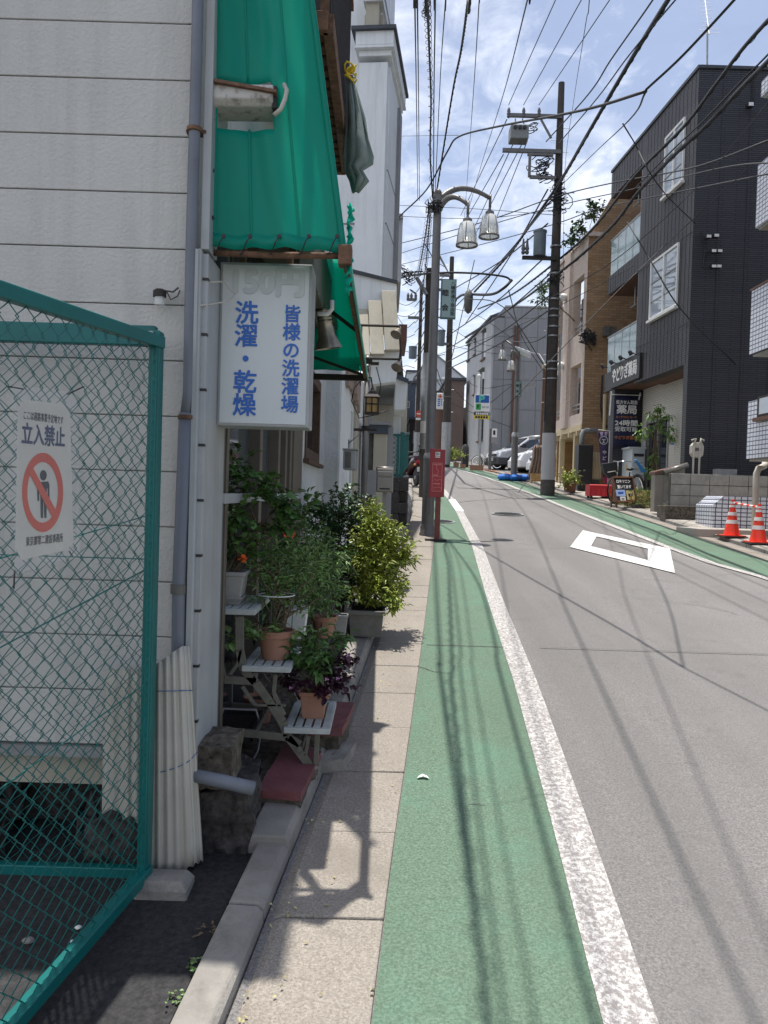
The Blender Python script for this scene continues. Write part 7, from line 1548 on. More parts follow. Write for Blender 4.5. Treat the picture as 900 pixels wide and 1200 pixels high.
# tiled low wall with bevelled end
yv = 14.9; o2 = thing('tiled_wall', 'low white tiled wall with bevelled end behind the traffic cones', 'wall', W(860, 620, yv))
xa, xb, xe = xw(835, 600, yv), xw(848, 590, yv), 9.0; za, zb2 = W(836, 592, yv).z, W(850, 581, yv).z; g_ = gz(yv)
MB().prism([(xa, yv, g_-.1), (xe, yv, g_-.1), (xe, yv, zb2), (xb, yv, zb2), (xa, yv, za)], (0, .8, 0)).build('tiled_face', MT['whitetile'], o2)
m = MB(); m.prism([V((xa, yv-.006, za)), V((xb, yv-.006, zb2)), V((xb+.1, yv-.006, zb2)), V((xa+.07, yv-.006, za-.05))], (0, .006, 0)); m.build('bevel_tiles', MT['whitetile'], o2)
# low concrete step in front of it
MB0 = MB().box(xw(806, 625, 14.3), 9, 14.0, 14.88, gz(14)-.1, gz(14)+.13); tag(MB0.build('entrance_step', MT['pavement'], bev=.01), 'low concrete step in front of the tiled wall', 'step')
# cones and bar
def cone(name, label, c, h=.62):
    t_ = thing(name, label, 'traffic cone', c, 'traffic cones by the right kerb'); c = V(c)
    MB().box(c.x-.17, c.x+.17, c.y-.17, c.y+.17, c.z, c.z+.035).lathe(c, [(.13, .03), (.125, .06), (.03, h-.06), (.028, h), (.018, h+.004)], 20).build('cone_body', MT['red'], t_, bev=0)
    for k0, k1 in ((.36, .46), (.58, .67), (.80, .86)):
        r0_, r1_ = lerp(.131, .034, k0), lerp(.131, .034, k1); MB().lathe(c, [(r0_, h*k0), (r1_, h*k1)], 20, cap=False).build('reflective_band', MT['reflect'], t_, smooth=True)
    MB().box(c.x-.19, c.x+.19, c.y-.19, c.y+.19, c.z-.0, c.z+.02).build('rubber_weight', MT['black'], t_)
    return t_
ca = G(857, 633); cb2 = G(888, 641)
ca = V((ca.x+.0, ca.y, gz(ca.y)+.052)); cb2 = V((cb2.x, cb2.y, gz(cb2.y)+.052))
c1_ = cone('traffic_cone', 'red traffic cone with white bands left of the pair by the tiled wall', ca); c2_ = dup(c1_, cb2, 0, 'red traffic cone with white bands nearer us at the right picture edge')
o = thing('cone_bar', 'red and white striped bar linking the two traffic cones', 'barrier bar', (ca+cb2)/2+Z*.56)
a, b = ca+Z*.57, cb2+Z*.57
for k in range(9): MB().tube([a.lerp(b, k/9), a.lerp(b, (k+1)/9)], .018, 8).build('stripe', MT['red' if k % 2 else 'white'], o)
for q_ in (a, b): MB().lathe(q_, [(.04, -.015), (.05, -.015), (.05, .015), (.04, .015), (.04, -.015)], 14, cap=False).build('ring', MT['white'], o)
# ================================================================== BRICK AND STUCCO APARTMENTS
BF = Fr(5.95, 25, -.05, 1, -1); Lb = 4.1
BB = thing('brick_apartments', 'tan brick and pinkish stucco apartment block beyond the pharmacy', 'building', (5.95, 25, gz(25)))
def HB(px, py, t=0): return BF.hit(px, py, t)
zp = W(688, 277, 25).z; zp2 = W(716, 236, 25).z+.2; x2 = xw(716, 300, 25)
MB().prism([(5.95, 25, gz(25)-.3), (13, 25, gz(25)-.3), (13, 25, zp2+1.5), (x2+.6, 25, zp2+1.0), (x2, 25, zp2), (5.95, 25, zp)], (0, .2, 0)).build('brick_side_wall', MT['brick'], BB)
wA = (HB(681, 350)[0], HB(671, 350)[0]); wins = []
zf = []
for (pt, pb) in ((324, 386), (425, 480)): z1_ = HB(680.5, pt+0)[1]; z0_ = HB(680.5, pb)[1]; wins.append((.32, 1.5, z0_-.1, z1_)); wins.append((2.45, 3.7, z0_-.1, z1_))
zar = HB(681, 497)[1]
m = MB(); wallmesh(m, BF, .005, Lb, zar, zp, wins, .0, -.25); m.build('stucco_front', MT['stucco2'], BB)
for (a0, a1, z0_, z1_) in wins:
    MB().fbox(BF, a0, a1, -1.0, -.9, z0_, z1_).build('loggia_back', MT['brick'], BB); w_ = MB().fbox(BF, a0+.5, a0+.58, -.85, -.8, z0_, z1_).build('window_frame', MT['cream'], BB); MB().fbox(BF, a0+.6, a1, -.86, -.82, z0_+.3, z1_-.2).build('window_pane', MT['glassd'], BB)
    MB().fbox(BF, a0, a1, -.12, -.08, z0_+.30, z0_+.34).fbox(BF, a0, a1, -.12, -.08, z0_+.18, z0_+.2).build('guard_rail', MT['galv'], BB)
for a in (1.75, 2.3): pass
MB().fbox(BF, 1.62, 2.3, .0, .10, zar, zp-.02).build('stucco_pier', MT['stucco2'], BB)
MB().fbox(BF, -.1, Lb+.1, -.4, .06, zp, zp+.12).build('parapet_cap', MT['stucco2'], BB)
MB().prism([BF.p(0, -.3, zp+.1), BF.p(0, -1.1, zp+1.2), BF.p(0, -1.3, zp+1.2), BF.p(0, -1.3, zp+.1)], BF.d*Lb).build('sloping_roof', MT['brownl'], BB)
for k, (px, py) in enumerate(((651.5, 349), (665, 424))):
    p = BF.p(1.95 if k == 0 else 2.0, .2, HB(667, 349 if k == 0 else 427)[1]); MB().ball(p, .13, 10, 6).build('vent_hood', MT['white'], BB, smooth=True)
# arcade level
MB().fbox(BF, Lb-.15, Lb, -2.6, -.3, gz(25)-.3, zar).build('arcade_end_wall', MT['bricky'], BB)
MB().fbox(BF, .005, Lb, -1.6, .02, zar-.18, zar-.004).build('arcade_beam', MT['cream'], BB)
MB().fbox(BF, .0, Lb+.0, -2.6, -1.6, gz(25)-.3, zar).build('arcade_back_wall', MT['bricky'], BB); MB().fbox(BF, .9, 1.7, -1.6, -1.55, gz(26)+.05, gz(26)+2.1).build('entrance_door', MT['iron'], BB)
for a in (.9, 2.6): MB().fbox(BF, a, a+.16, -.2, -.04, gz(25), zar-.2).build('arcade_post', MT['cream'], BB)
for k in range(4): MB().fbox(BF, .2+k*.9, .32+k*.9, -1.5, .1, zar-.34, zar-.2).build('rafter', MT['cream'], BB)
MB().box(5.97, 6.7, 24.9, 24.998, gz(25)-.2, gz(25)+.5).build('base_course', MT['bricky'], BB)
MB().tube([W(706, 440, 24.8), W(704, 475, 24.8), W(706, 490, 24.8), W(712, 502, 24.8)], .03, 6).build('loop_cable', MT['cable'], BB, smooth=True)
MB().tube([W(709, 462, 24.7), W(708, 504, 24.7)], .05, 8).build('rain_pipe', MT['cream'], BB)
for i, (px, py, r_) in enumerate(((700, 243, 10), (693, 253, 7), (672, 281, 8), (681, 268, 5))):
    c_, rr_ = cl(px, py, 25.5, r_, 8, r_*.6); bushy('roof_plant', ('potted shrub highest on the stepped brick roof edge', 'small roof shrub next to the highest one', 'roof shrub lowest above the stucco parapet', 'tiny roof plant in the middle of the parapet')[i], 'plant', (c_[0], c_[1], c_[2]-.4), [(c_, rr_)], .16, 110, MT['leafd'], 120+i, asp=.5, stemr=.01)
c_, rr_ = cl(634, 345, 26, 8, 8, 12); bushy('tree_top', 'patch of roof greenery peeping out left of the big pole', 'plant', (c_[0]+1.2, c_[1]+.5, c_[2]-.7), [(c_, rr_), cl(640, 352, 26, 5, 8, 8)], .14, 240, MT['leafm'], 130, asp=.5, stemr=.02)
# clutter on brick wall
m = MB(); rnd = random.Random(6)
for k in range(16): m.tube([W(690+rnd.gauss(0, 3)+6*math.cos(t_*.8+k), 395+rnd.gauss(0, 4)+5*math.sin(t_*.7+k*2), 24.85) for t_ in range(6)], .018, 5)
m.build('cable_bundle', MT['cable'], BB, smooth=True, kind='stuff')
for px in (711, 718): p = W(px, 389, 24.8); MB().box(p.x-.1, p.x+.1, 24.7, 24.95, p.z-.12, p.z+.14).build('junction_box', MT['trim_dark'], BB)
# ================================================================== GREY PANELLED BUILDING
YG = 41.0; xg = xw(576, 577, YG)-.13; GF = Fr(xg, YG, -.072, 1, -1)
GB = thing('grey_panel_building', 'grey panelled building with slanted roofline behind the parked vans', 'building', (xg, YG, gz(YG)))
zk = W(576, 372, YG).z; zq = W(589, 359.5, YG).z; xq2 = xw(589, 450, YG); g_ = gz(YG)-.3; xr2 = xg+6.2
MB().prism([(xg, YG, g_), (xr2, YG, g_), (xr2, YG, zq), (xq2, YG, zq), (xg, YG, zk)], (0, .25, 0)).build('end_wall', MT['panel'], GB)
cols = [xg+.0]+[xq2+.02+k*.82 for k in range(8)]; zr = [g_]+[W(600, y_, YG).z for y_ in (480, 445, 423, 395)]+[zk]
for i in range(len(cols)-1):
    for j in range(len(zr)-1):
        if cols[i+1]-cols[i] > .1 and cols[i] < xr2-.3: MB().box(cols[i]+.012, min(cols[i+1], xr2)-.012, YG-.035, YG-.002, zr[j]+.01, zr[j+1]-.01).build('cladding_panel', MT['panel'], GB)
    if i > 0 and cols[i] < xr2-.3: MB().box(cols[i]+.012, min(cols[i+1], xr2)-.012, YG-.035, YG-.002, zk+.01, zq-.05).build('cladding_panel', MT['panel'], GB)
def HG(px, py): return GF.hit(px, py)
Lg = 7.2
gw = []
for (pa, pb, t_, b_) in ((567, 571.5, 388, 420), (558, 560, 398, 415), (550, 553, 405, 422), (564, 569.5, 434, 466), (557.5, 559, 441, 462), (562.5, 569, 470, 516), (540.5, 543, 455, 476)):
    a0 = HG(pb, (t_+b_)/2)[0]; a1 = HG(pa, (t_+b_)/2)[0]; gw.append((max(.15, a0), min(Lg-.2, a1), HG((pa+pb)/2, b_)[1], HG((pa+pb)/2, t_)[1]))
MB().fbox(GF, 0, Lg, -.3, -.02, g_, zk-.05).build('front_core', MT['panell'], GB)
m = MB(); wallmesh(m, GF, .002, Lg, g_, zk, [w_ for w_ in gw if w_[1] > w_[0]], .10, -.0); m.build('front_wall', MT['panell'], GB)  # lighter than the end wall: its light is put into the colour
for w_ in gw:
    if w_[1] > w_[0]: f_ = MB().fbox(GF, w_[0], w_[1], .0, .03, w_[2], w_[3]).build('window', MT['galv'], GB); MB().fbox(GF, w_[0]+.06, (w_[0]+w_[1])/2+.1, .03, .05, w_[2]+.05, w_[3]-.05).build('pane', MT['glassd'], f_); MB().fbox(GF, w_[0]-.04, w_[1]+.04, .101, .2, w_[2]-.08, w_[2]).build('sill', MT['brownl'], f_); MB().fbox(GF, w_[0]-.02, w_[1]+.02, .101, .25, w_[3]+.002, w_[3]+.05).build('hood', MT['galv'], f_)
MB().fbox(GF, -.05, Lg+.1, -.5, .22, zk+.0, zk+.10).build('eave', MT['darkroof'], GB); MB().prism([GF.p(0, .2, zk+.1), GF.p(0, -1.0, zq+.05), GF.p(0, -1.2, zq+.05), GF.p(0, -.2, zk+.1)], GF.d*Lg).build('roof_slope', MT['darkroof'], GB)
MB().box(xq2, xr2+.05, YG-.06, YG+.4, zq, zq+.07).build('parapet_cap', MT['panell'], GB)
MB().fbox(GF, Lg, Lg+2.5, -.2, .05, g_, W(540, 480, 50).z).build('lower_wing', MT['panell'], GB)
for px in (601.5, 605.5): x = xw(px, 450, YG-.1); MB().tube([V((x, YG-.1, gz(YG))), V((x, YG-.1, W(px, 382, YG).z))], .06, 8).build('downpipe', MT['soffit'], GB)
MB().tube([V((xw(603.5, 450, YG-.1), YG-.1, gz(YG))), V((xw(603.5, 450, YG-.1), YG-.1, W(603, 440, YG).z))], .035, 8).build('downpipe', MT['galv'], GB)
MB().fbox(GF, -.02, Lg+2, .10, .16, g_, gz(YG)+.55).build('base_course', MT['blockw'], GB)
# parking sign
yP = 37.5; xs0, xs1 = xw(556, 475, yP), xw(574, 475, yP); o = thing('parking_sign', 'blue and white parking sign box with yellow strip on posts before the grey building', 'sign', ((xs0+xs1)/2, yP, gz(yP)))
z_ = lambda py: W(565, py, yP).z
MB().box(xs0, xs1, yP, yP+.18, z_(482), z_(462.5)).build('sign_box', MT['white'], o, bev=.01); MB().box(xs0+.04, xs1-.04, yP-.008, yP, z_(472), z_(463.3)).build('blue_panel', MT['pblue'], o)
text('P', V((lerp(xs0, xs1, .48), yP-.014, z_(467.6))), RX, UX, .42, MT['ptmint'], o, bold=.05, ex=.004, width=.24)
MB().box(xs0+.07, lerp(xs0, xs1, .42), yP-.01, yP-.002, z_(480.3), z_(473.2)).build('green_square', MT['pgreen'], o); text('P', V((lerp(xs0, xs1, .24), yP-.014, z_(476.8))), RX, UX, .2, MT['iron'], o, bold=.04, ex=.003)
text('三井の' if False else 'コインP', V((lerp(xs0, xs1, .71), yP-.008, z_(477))), RX, UX, .11, MT['navy'], o, bold=.02, width=.30, ex=.002)
MB().box(xs0, xs1, yP+.02, yP+.1, z_(486.5), z_(483)).build('black_strip', MT['black'], o); MB().box(xs0, xs1, yP+.02, yP+.1, z_(491), z_(486.7)).build('yellow_strip', MT['pyellow'], o)
m = MB()
for k in range(7): m.box(xs0+.08+k*.085, xs0+.14+k*.085, yP+.012, yP+.02, z_(486), z_(483.6))
m.build('white_characters', MT['white'], o); m = MB()
for k in range(5): m.box(xs0+.06+k*.12, xs0+.15+k*.12, yP+.012, yP+.02, z_(490.2), z_(487.6))
m.build('black_characters', MT['black'], o)
for px in (561, 572.5): MB().tube([V((xw(px, 577, yP), yP+.1, gz(yP))), V((xw(px, 577, yP), yP+.1, z_(483)))], .045, 8).build('post', MT['galv'], o)
MB().tube([V((xw(557.5, 577, yP), yP+.12, z_(462))), V((xw(557.5, 577, yP), yP+.12, z_(441)))], .06, 8).lathe(V((xw(557.5, 577, yP), yP+.12, z_(441))), [(.1, 0), (.1, .05), (.06, .12)], 10).build('tall_pipe', MT['white'], o)
# pay machine
y_ = 36.6; o = thing('pay_machine', 'white parking ticket machine on a bracket post beside the van bumper', 'ticket machine', W(576, 545, y_))
MB().box(xw(573.5, 520, y_), xw(576.5, 520, y_), y_, y_+.12, gz(y_), W(575, 502, y_).z).build('post', MT['greyp'], o); m = MB(); pbox(m, 576.5, 582.5, 502.5, 512.5, y_-.05, .2); m.build('screen_box', MT['white'], o, bev=.01); m = MB(); pbox(m, 578, 580.5, 504.5, 509.5, y_-.07, .02); m.build('screen', MT['black'], o); m = MB(); pbox(m, 575.5, 583.5, 513, 519.5, y_-.05, .25); m.build('cash_box', MT['panel'], o, bev=.01)
# bicycle, planters, covered bins along the grey building
y_ = 37.8; c1 = V((xw(559, 540, y_), y_, gz(y_)+.31)); bicycle('bicycle', 'silver bicycle parked in front of the grey building', c1, c1+V((.85, -.65, 0)), .3, y_, MT['white'])
for i, (px, D, w_, h_, l) in enumerate(((558.5, 35.6, .62, .22, 'long reddish planter on the pavement below the parking sign'), (542.5, 37.0, .26, .2, 'small terracotta pot on the pavement by the covered bins'), (534.5, 38.6, .26, .2, 'second small pot along the far right pavement'))):
    x = xw(px, 545, D); squarepot('planter', l, x, D, gz(D)+.03, w_, h_, .9, MT['terracotta'], cat='planter', dy=.25)
    if i: c_, rr_ = cl(px, 534 if i == 1 else 531, D, 3.5, 5, 3); bushy('planter_plant', 'small green plant in the '+('pot by the covered bins' if i == 1 else 'second far pot'), 'plant', (x, D, gz(D)+.2), [(c_, rr_)], .12, 70, MT['leafy'], 140+i, asp=.5, stemr=.008)
y_ = 39.3; xb0, xb1 = xw(541, 530, y_), xw(549.5, 530, y_)
m = MB(); rows = []
for (k, w_, dz_) in ((0, 1, 0), (.5, 1.02, .5), (.8, .95, .95), (1, .5, 1.08)): rows.append([V(((xb0+xb1)/2+(xb1-xb0)/2*w_*math.cos(a)*(1+.12*math.sin(a*5)), y_+.25*w_*math.sin(a), gz(y_)+dz_)) for a in [i*math.pi/8 for i in range(17)]])
m.sheet(rows); tag(m.build('covered_bin', MT['black'], smooth=True), 'bin under a black cover against the grey building', 'bin')
# ------------------------------------------------------------------ vans
def van(name, label, loc, rz, paint, lower=None):
    t_ = thing(name, label, 'van', (0, 0, 0))
    L_, w_ = 4.3, 1.66
    side = [(-2.15, .32), (-2.18, .62), (-2.05, .86), (-1.35, 1.05), (-.55, 1.60), (-.2, 1.72), (1.2, 1.80), (2.05, 1.76), (2.14, 1.1), (2.14, .32)]
    def ring(y, k): return [V((x*(1 if k else .985), y, z if z < 1.1 else lerp(z, 1.1, 0) )) for x, z in side]
    m = MB(); hw = w_/2
    def yy(z): return hw-max(0, z-.95)*.16
    A_ = [V((x, -yy(z), z)) for x, z in side]; B_ = [V((x, yy(z), z)) for x, z in side]; n = len(side)
    m.add(A_+B_, [tuple(range(n)), tuple(range(n, 2*n))[::-1]]+[(i, (i+1) % n, n+(i+1) % n, n+i) for i in range(n)])
    m.build('body', paint, t_, bev=.05)
    def sp_(pts, name, mt_, off=.012, par=t_):
        for s_ in (-1, 1):
            P = [V((x, s_*(yy(z)+off), z)) for x, z in pts]; MB().prism(P, (0, -s_*.02, 0)).build(name, mt_, par)
    sp_([(-1.15, 1.10), (-.52, 1.52), (-.15, 1.6), (-.05, 1.08)], 'front_side_window', MT['glassc'])
    sp_([(.08, 1.08), (.06, 1.6), (1.0, 1.66), (1.0, 1.08)], 'rear_side_window', MT['glassc']); sp_([(1.1, 1.08), (1.1, 1.66), (1.9, 1.64), (1.98, 1.08)], 'quarter_window', MT['glassc'])
    P = [V((-1.30, -.66, 1.12)), V((-1.30, .66, 1.12)), V((-.60, .58, 1.575)), V((-.60, -.58, 1.575))]; MB().prism([p+V((-.02, 0, .02)) for p in P], (.01, 0, -.01)).build('windscreen', MT['glassc'], t_)
    MB().box(-2.24, -1.62, -hw-.01, hw+.01, .24, .60).build('front_bumper', lower or MT['plastd'], t_, bev=.05); MB().box(-2.27, -2.2, -.26, .26, .42, .56).build('number_plate', MT['white'], t_)
    MB().box(-2.2, -2.14, -.45, .45, .66, .76).build('grille', MT['plastd'], t_, bev=.01)
    for s_ in (-1, 1):
        m = MB(); m.prism([V((-2.18, s_*.50, .66)), V((-2.16, s_*.50, .82)), V((-1.78, s_*(hw+.004), .94)), V((-1.95, s_*(hw+.004), .70))], (.03, 0, .02)); m.build('headlight', MT['headl'], t_)
        mr = MB().box(-1.02, -.88, s_*(hw+.02)-.0, s_*(hw+.20), 1.08, 1.28).build('mirror', MT['black'], t_, bev=.02)
        MB().box(-.02, -.005, s_*(hw+.002)-.006, s_*(hw+.002)+.006, .4, 1.6).build('door_seam', MT['black'], t_); MB().box(.1, .28, s_*(hw+.01)-.012, s_*(hw+.01)+.012, .98, 1.02).build('door_handle', MT['plastd'], t_)
        for x in (-1.42, 1.35):
            MB().lathe((x, s_*(hw-.06), .33), [(.36, -.02), (.385, .0), (.385, .075), (.36, .078)], 22, (0, s_, 0)).build('wheel_arch', MT['black'], t_)
            w2_ = MB().lathe((x, s_*(hw-.1), .30), [(.2, -.1), (.29, -.09), (.30, -.05), (.30, .10), (.28, .13), (.2, .13)], 24, (0, s_, 0)).build('wheel', MT['tyre'], t_, smooth='auto'); MB().lathe((x, s_*(hw-.1), .30), [(.20, .10), (.19, .135), (.14, .115), (.05, .13), (.03, .14)], 18, (0, s_, 0)).build('hub_cap', MT['galv'], w2_, smooth='auto')
    MB().box(-1.9, 2.1, -.7, .7, .2, .34).build('underbody', MT['black'], t_)
    MB().box(2.1, 2.2, -hw, hw, .3, .5).build('rear_bumper', lower or MT['plastd'], t_, bev=.03)
    t_.location = V(loc); t_.rotation_euler = (0, -0.0, rz); t_.scale = (.93,)*3
    for c in t_.children: pass
    return t_
v1 = van('parked_van', 'silver white van with black front bumper nearest the grey building', (xw(577, 540, 36.8)+1.95, 37.6, gz(37.6)-.03), R(17), MT['vans'])
v2 = van('parked_van', 'white van half behind the slim lamp post with round mirror', (xw(604, 540, 34.6)+2.0, 35.2, gz(35.2)-.02), R(10), MT['vanw'], MT['vanw'])
v3 = dup(v2, (xw(626, 540, 32.8)+2.0, 33.3, gz(33.3)), R(6), 'white van farthest right behind the cloth and the big pole')
for k, (px, py) in enumerate(((622, 513.5), (634, 512))): pass
MB_ = MB(); p = W(625, 513.5, 35.4); MB_.tube([W(620, 513, 35.4), W(640, 512, 35.4)], .09, 10); tag(MB_.build('roof_pipe_case', MT['galv'], smooth=True), 'grey pipe carrier on the roof of the white van', 'pipe carrier')
# rusty posts and draped cloth
for (px, py, D, l) in ((633.5, 432, 30.5, 'rusty brown post with pale cap left of the big pole'), (637, 470, 31.5, 'shorter rusty post right beside the capped one')):
    x = xw(px-2, 577, D); o = thing('rusty_post', l, 'post', (x, D, gz(D))); MB().tube([(x, D, gz(D)), (x+.05, D, W(px, py, D).z)], .05, 8).build('post', MT['rust'], o)
    if py < 450: MB().lathe((x+.05, D, W(px, py, D).z), [(.09, 0), (.09, .12), (.05, .16)], 12).build('cap', MT['cream'], o)
yy_ = 28.6; o = thing('draped_cloth', 'faded brown cloth draped over a stand beside the white van', 'cloth', W(628, 560, yy_))
rows = []
for (py, xa, xb_) in ((522, 626, 635), (526, 624.5, 636), (535, 624, 636.5), (545, 622, 636), (553, 620, 635), (559, 619.5, 633)): rows.append([W(lerp(xa, xb_, u/14), py+(1.5*math.sin(u*1.3) if py > 555 else 0), yy_+.09*math.sin(u*1.7+py*.05)) for u in range(15)])
MB().sheet(rows).build('cloth_sheet', MT['clothb'], o, smooth=True, thick=.03); x = xw(631, 577, yy_+.2); MB().tube([(x, yy_+.2, gz(yy_)), (x, yy_+.2, W(630, 524, yy_).z)], .03, 6).build('stand', MT['iron'], o)
m = MB(); x0_, x1_ = xw(609, 560, 27.6), xw(637, 560, 27.6); 
mbk = MB().box(xw(622, 560, 28.2), xw(638, 560, 28.2), 28.1, 28.3, gz(28.1), gz(28.1)+.33); tag(mbk.build('brick_edging', MT['bricky']), 'low tan brick edging behind the blue sandbags', 'edging')
# slim lamp post with twin shades and street light
yL = 29.2; x = xw(601.5, 577, yL); g_ = gz(yL); o = thing('street_lamp', 'farther slim street lamp with twin white shades and a roadway lantern', 'street lamp', (x, yL, g_))
zt = W(607, 412, yL).z; dx = .0
MB().tube([(x, yL, g_), (x, yL, g_+1.6), (x, yL, g_+1.62), (x, yL, zt)], [.12, .12, .085, .075], 14).build('pole', MT['greyp'], o, smooth='auto'); MB().lathe((x, yL, g_+1.55), [(.13, 0), (.13, .08), (.1, .16)], 14).build('collar', MT['galv'], o, smooth='auto')
for (px, py, D, st0) in ((588.5, 421.5, 29.6, -.05), (598.5, 434.5, 28.7, -.3)):
    c = W(px, py, D); top = c+Z*.46; s_ = V((x, yL, zt+st0)); q1 = top+Z*.22
    MB().tube([s_, s_.lerp(q1, .35)+Z*.12, s_.lerp(q1, .75)+Z*.1, q1, top], .035, 8).build('arm', MT['greyp'], o, smooth=True)
    lamphead(c, .15, .36, o, 'glassl')
a, b = W(604, 408, 29.3), W(622, 413.5, 29.0); dd = (b-a)
m = MB(); m.prism([a+Z*.09, a-Z*.02, b-Z*.12, b+Z*.05], (0, .3, 0)); m.build('roadway_lantern', MT['signw'], o, bev=.03); MB().prism([a-Z*.025, a-Z*.05, b-Z*.16, b-Z*.125], (0, .28, 0)).build('lantern_glass', MT['glassl'], o)
MB().tube([b, W(632, 415, 28), W(638, 425, 26), W(641, 432, 24)], .02, 6).build('feed_cable', MT['galv'], o, smooth=True)
c = W(607.5, 455.5, yL-.1); hw_, hh_ = 3.5*yL/960, 9*yL/960
s_ = thing('street_board', 'small grey street board on the farther slim lamp post', 'sign', c); MB().box(c.x-hw_, c.x+hw_, c.y, c.y+.05, c.z-hh_, c.z+hh_).build('board_frame', MT['signgf'], s_); MB().box(c.x-hw_+.015, c.x+hw_-.015, c.y-.005, c.y, c.z-hh_+.02, c.z+hh_-.02).build('board_face', MT['signg'], s_)
text('睦会', c+V((-.035, -.008, 0)), RX, UX, .10, MT['blackpr'], s_, vertical=True, bold=.03, sp=2, ex=.001); text('八幡表通り商店街', c+V((.06, -.008, 0)), RX, UX, .055, MT['blackpr'], s_, vertical=True, bold=.02, ex=.001)
MB().beam(W(614, 453, yL), W(628, 451, yL), .12, .08).build('side_fitting', MT['galv'], o)
# blue sandbags at its foot
for i, (dx_, dy_, r_, rz_) in enumerate(((-.33, -.12, .21, .2), (.02, -.22, .2, 1.1), (.33, -.05, .2, -.3), (-.02, .2, .17, .5))):
    m = MB(); m.ball((0, 0, 0), r_, 14, 8, .62); q_ = V((x+dx_, yL+dy_, g_+.10)); from mathutils import noise
    for v in m.v: v.x *= 1.35; w_ = v.copy(); v.rotate(Matrix.Rotation(rz_, 3, 'Z')); v += noise.noise_vector(w_*9+V((i, 0, 0)))*.03+q_
    tag(m.build('sandbag', MT['bluebag'], smooth=True), ('leftmost blue sandbag at the slim lamp post', 'front blue sandbag at the slim lamp post', 'rightmost blue sandbag at the slim lamp post', 'blue sandbag hidden behind the slim lamp post')[i], 'sandbag', 'blue sandbags around the slim lamp post')
# ================================================================== OVERHEAD WIRES
def wire(pts, r=.012, label=None, group='overhead wires', tail=0, name='overhead_wire', mt_='cable', n=5, sag=0, spiral=0, seg=10, clips=0):
    P = [W(*p) for p in pts]; Q = []
    if group in ('cables to the street lamp', 'straight lines on the left', 'thick cable bundles', 'heavy cables on the right', 'fine lines of the middle sky') and pts[0][1] < 0:
        d_ = P[0]-P[1]; d_.z = -.03*d_.length; P = [P[0]+d_.normalized()*14+Z*.2, P[0]+d_.normalized()*6]+P
    if tail: P = [P[0], P[1]+(P[1]-P[0]).normalized()*tail]
    # smooth curve through the surveyed points
    if len(P) == 2:
        d_ = P[1]-P[0]; Q = [P[0]+d_*(i/seg)-Z*sag*4*(i/seg)*(1-i/seg) for i in range(seg+1)]
    else:
        E = [P[0]*2-P[1]]+P+[P[-1]*2-P[-2]]
        for i in range(1, len(E)-2):
            for k in range(6):
                t = k/6; Q.append(.5*((2*E[i])+(-E[i-1]+E[i+1])*t+(2*E[i-1]-5*E[i]+4*E[i+1]-E[i+2])*t*t+(-E[i-1]+3*E[i]-3*E[i+1]+E[i+2])*t**3))
        Q.append(P[-1])
    m = MB(); m.tube(Q, r, n)
    if spiral:
        # lashing loops round the cable
        tot = sum((Q[i+1]-Q[i]).length for i in range(len(Q)-1)); S = []; acc = 0
        for i in range(len(Q)-1):
            L = (Q[i+1]-Q[i]).length; k = max(2, int(L/(spiral[0]/8))); t_ = (Q[i+1]-Q[i]).normalized(); x = t_.orthogonal().normalized(); y = t_.cross(x)
            for j in range(k):
                a = (acc+L*j/k)/spiral[0]*2*math.pi; S.append(Q[i].lerp(Q[i+1], j/k)+(x*math.cos(a)+y*math.sin(a))*spiral[1]-Z*spiral[1]*.8)
            acc += L
        m.tube(S, min(r*.3, .006), 3, cap=False)
    o = m.build(name, MT[mt_], fix=False, smooth=True); tag(o, label or 'thin black overhead wire crossing the sky between utility poles', 'wire', group); return o
# high voltage lines from the crossarm towards us
for (a, b, l) in (((596, 123), (651, 0), 'leftmost high line rising from the big pole crossarm'), ((613.5, 123), (679, 4), 'middle high line rising from the big pole crossarm'), ((631.5, 123), (682, 48), 'rightmost high line rising from the big pole crossarm')):
    wire([(*a, 22.4), (*b, 22.4*(a[0]-.03*(577-a[1])-450)/(b[0]-.03*(577-b[1])-450))], .010, l, 'high voltage lines', tail=16)
for ki, (a, b) in enumerate((((594, 140), (558, 215)), ((603, 165), (566, 245)), ((590, 181), (556, 240)), ((611, 170), (575, 240)), ((618, 165), (590, 235)))):
    d_ = 1.5; wire([(*a, 22.4), (a[0]+(b[0]-a[0])*d_, a[1]+(b[1]-a[1])*d_, 38)], .014, ('leftmost', 'third from the left', 'second from the left', 'fourth from the left', 'rightmost')[ki]+' of five drop wires slanting down left behind the big pole crossarm', 'wires behind the big pole')
# thick bundle through the pole top right to lower left
wire([(820, -55, 11.7), (783, 0, 13), (735, 78, 15.6), (690, 155, 18.6), (655, 215, 22.2), (617, 270, 26), (595, 300, 30), (556, 342, 36)], .042, 'thick black lashed cable bundle sweeping from the upper right past the big pole', 'thick cable bundles', spiral=(.5, .03))
wire([(812, -38, 12), (776, 10, 13.3), (728, 90, 16), (684, 166, 19), (650, 226, 22.2)], .016, 'thin cable running just under the thickest lashed bundle', 'thick cable bundles')
wire([(795, -50, 12), (765, 0, 13.4), (716, 70, 16.2), (690, 110, 18), (640, 166, 22.2)], .016, 'black wire left of the thickest bundle running to the upper crossarm')
wire([(830, -45, 11.5), (741, 60, 15), (700, 115, 17.7), (655, 168, 22.3)], .014)
wire([(757, 107, 6.5), (738, 140, 10), (700, 176, 19), (658, 217, 22.3)], .009, 'black wire falling left from the hanging cable junction', 'junction wires')
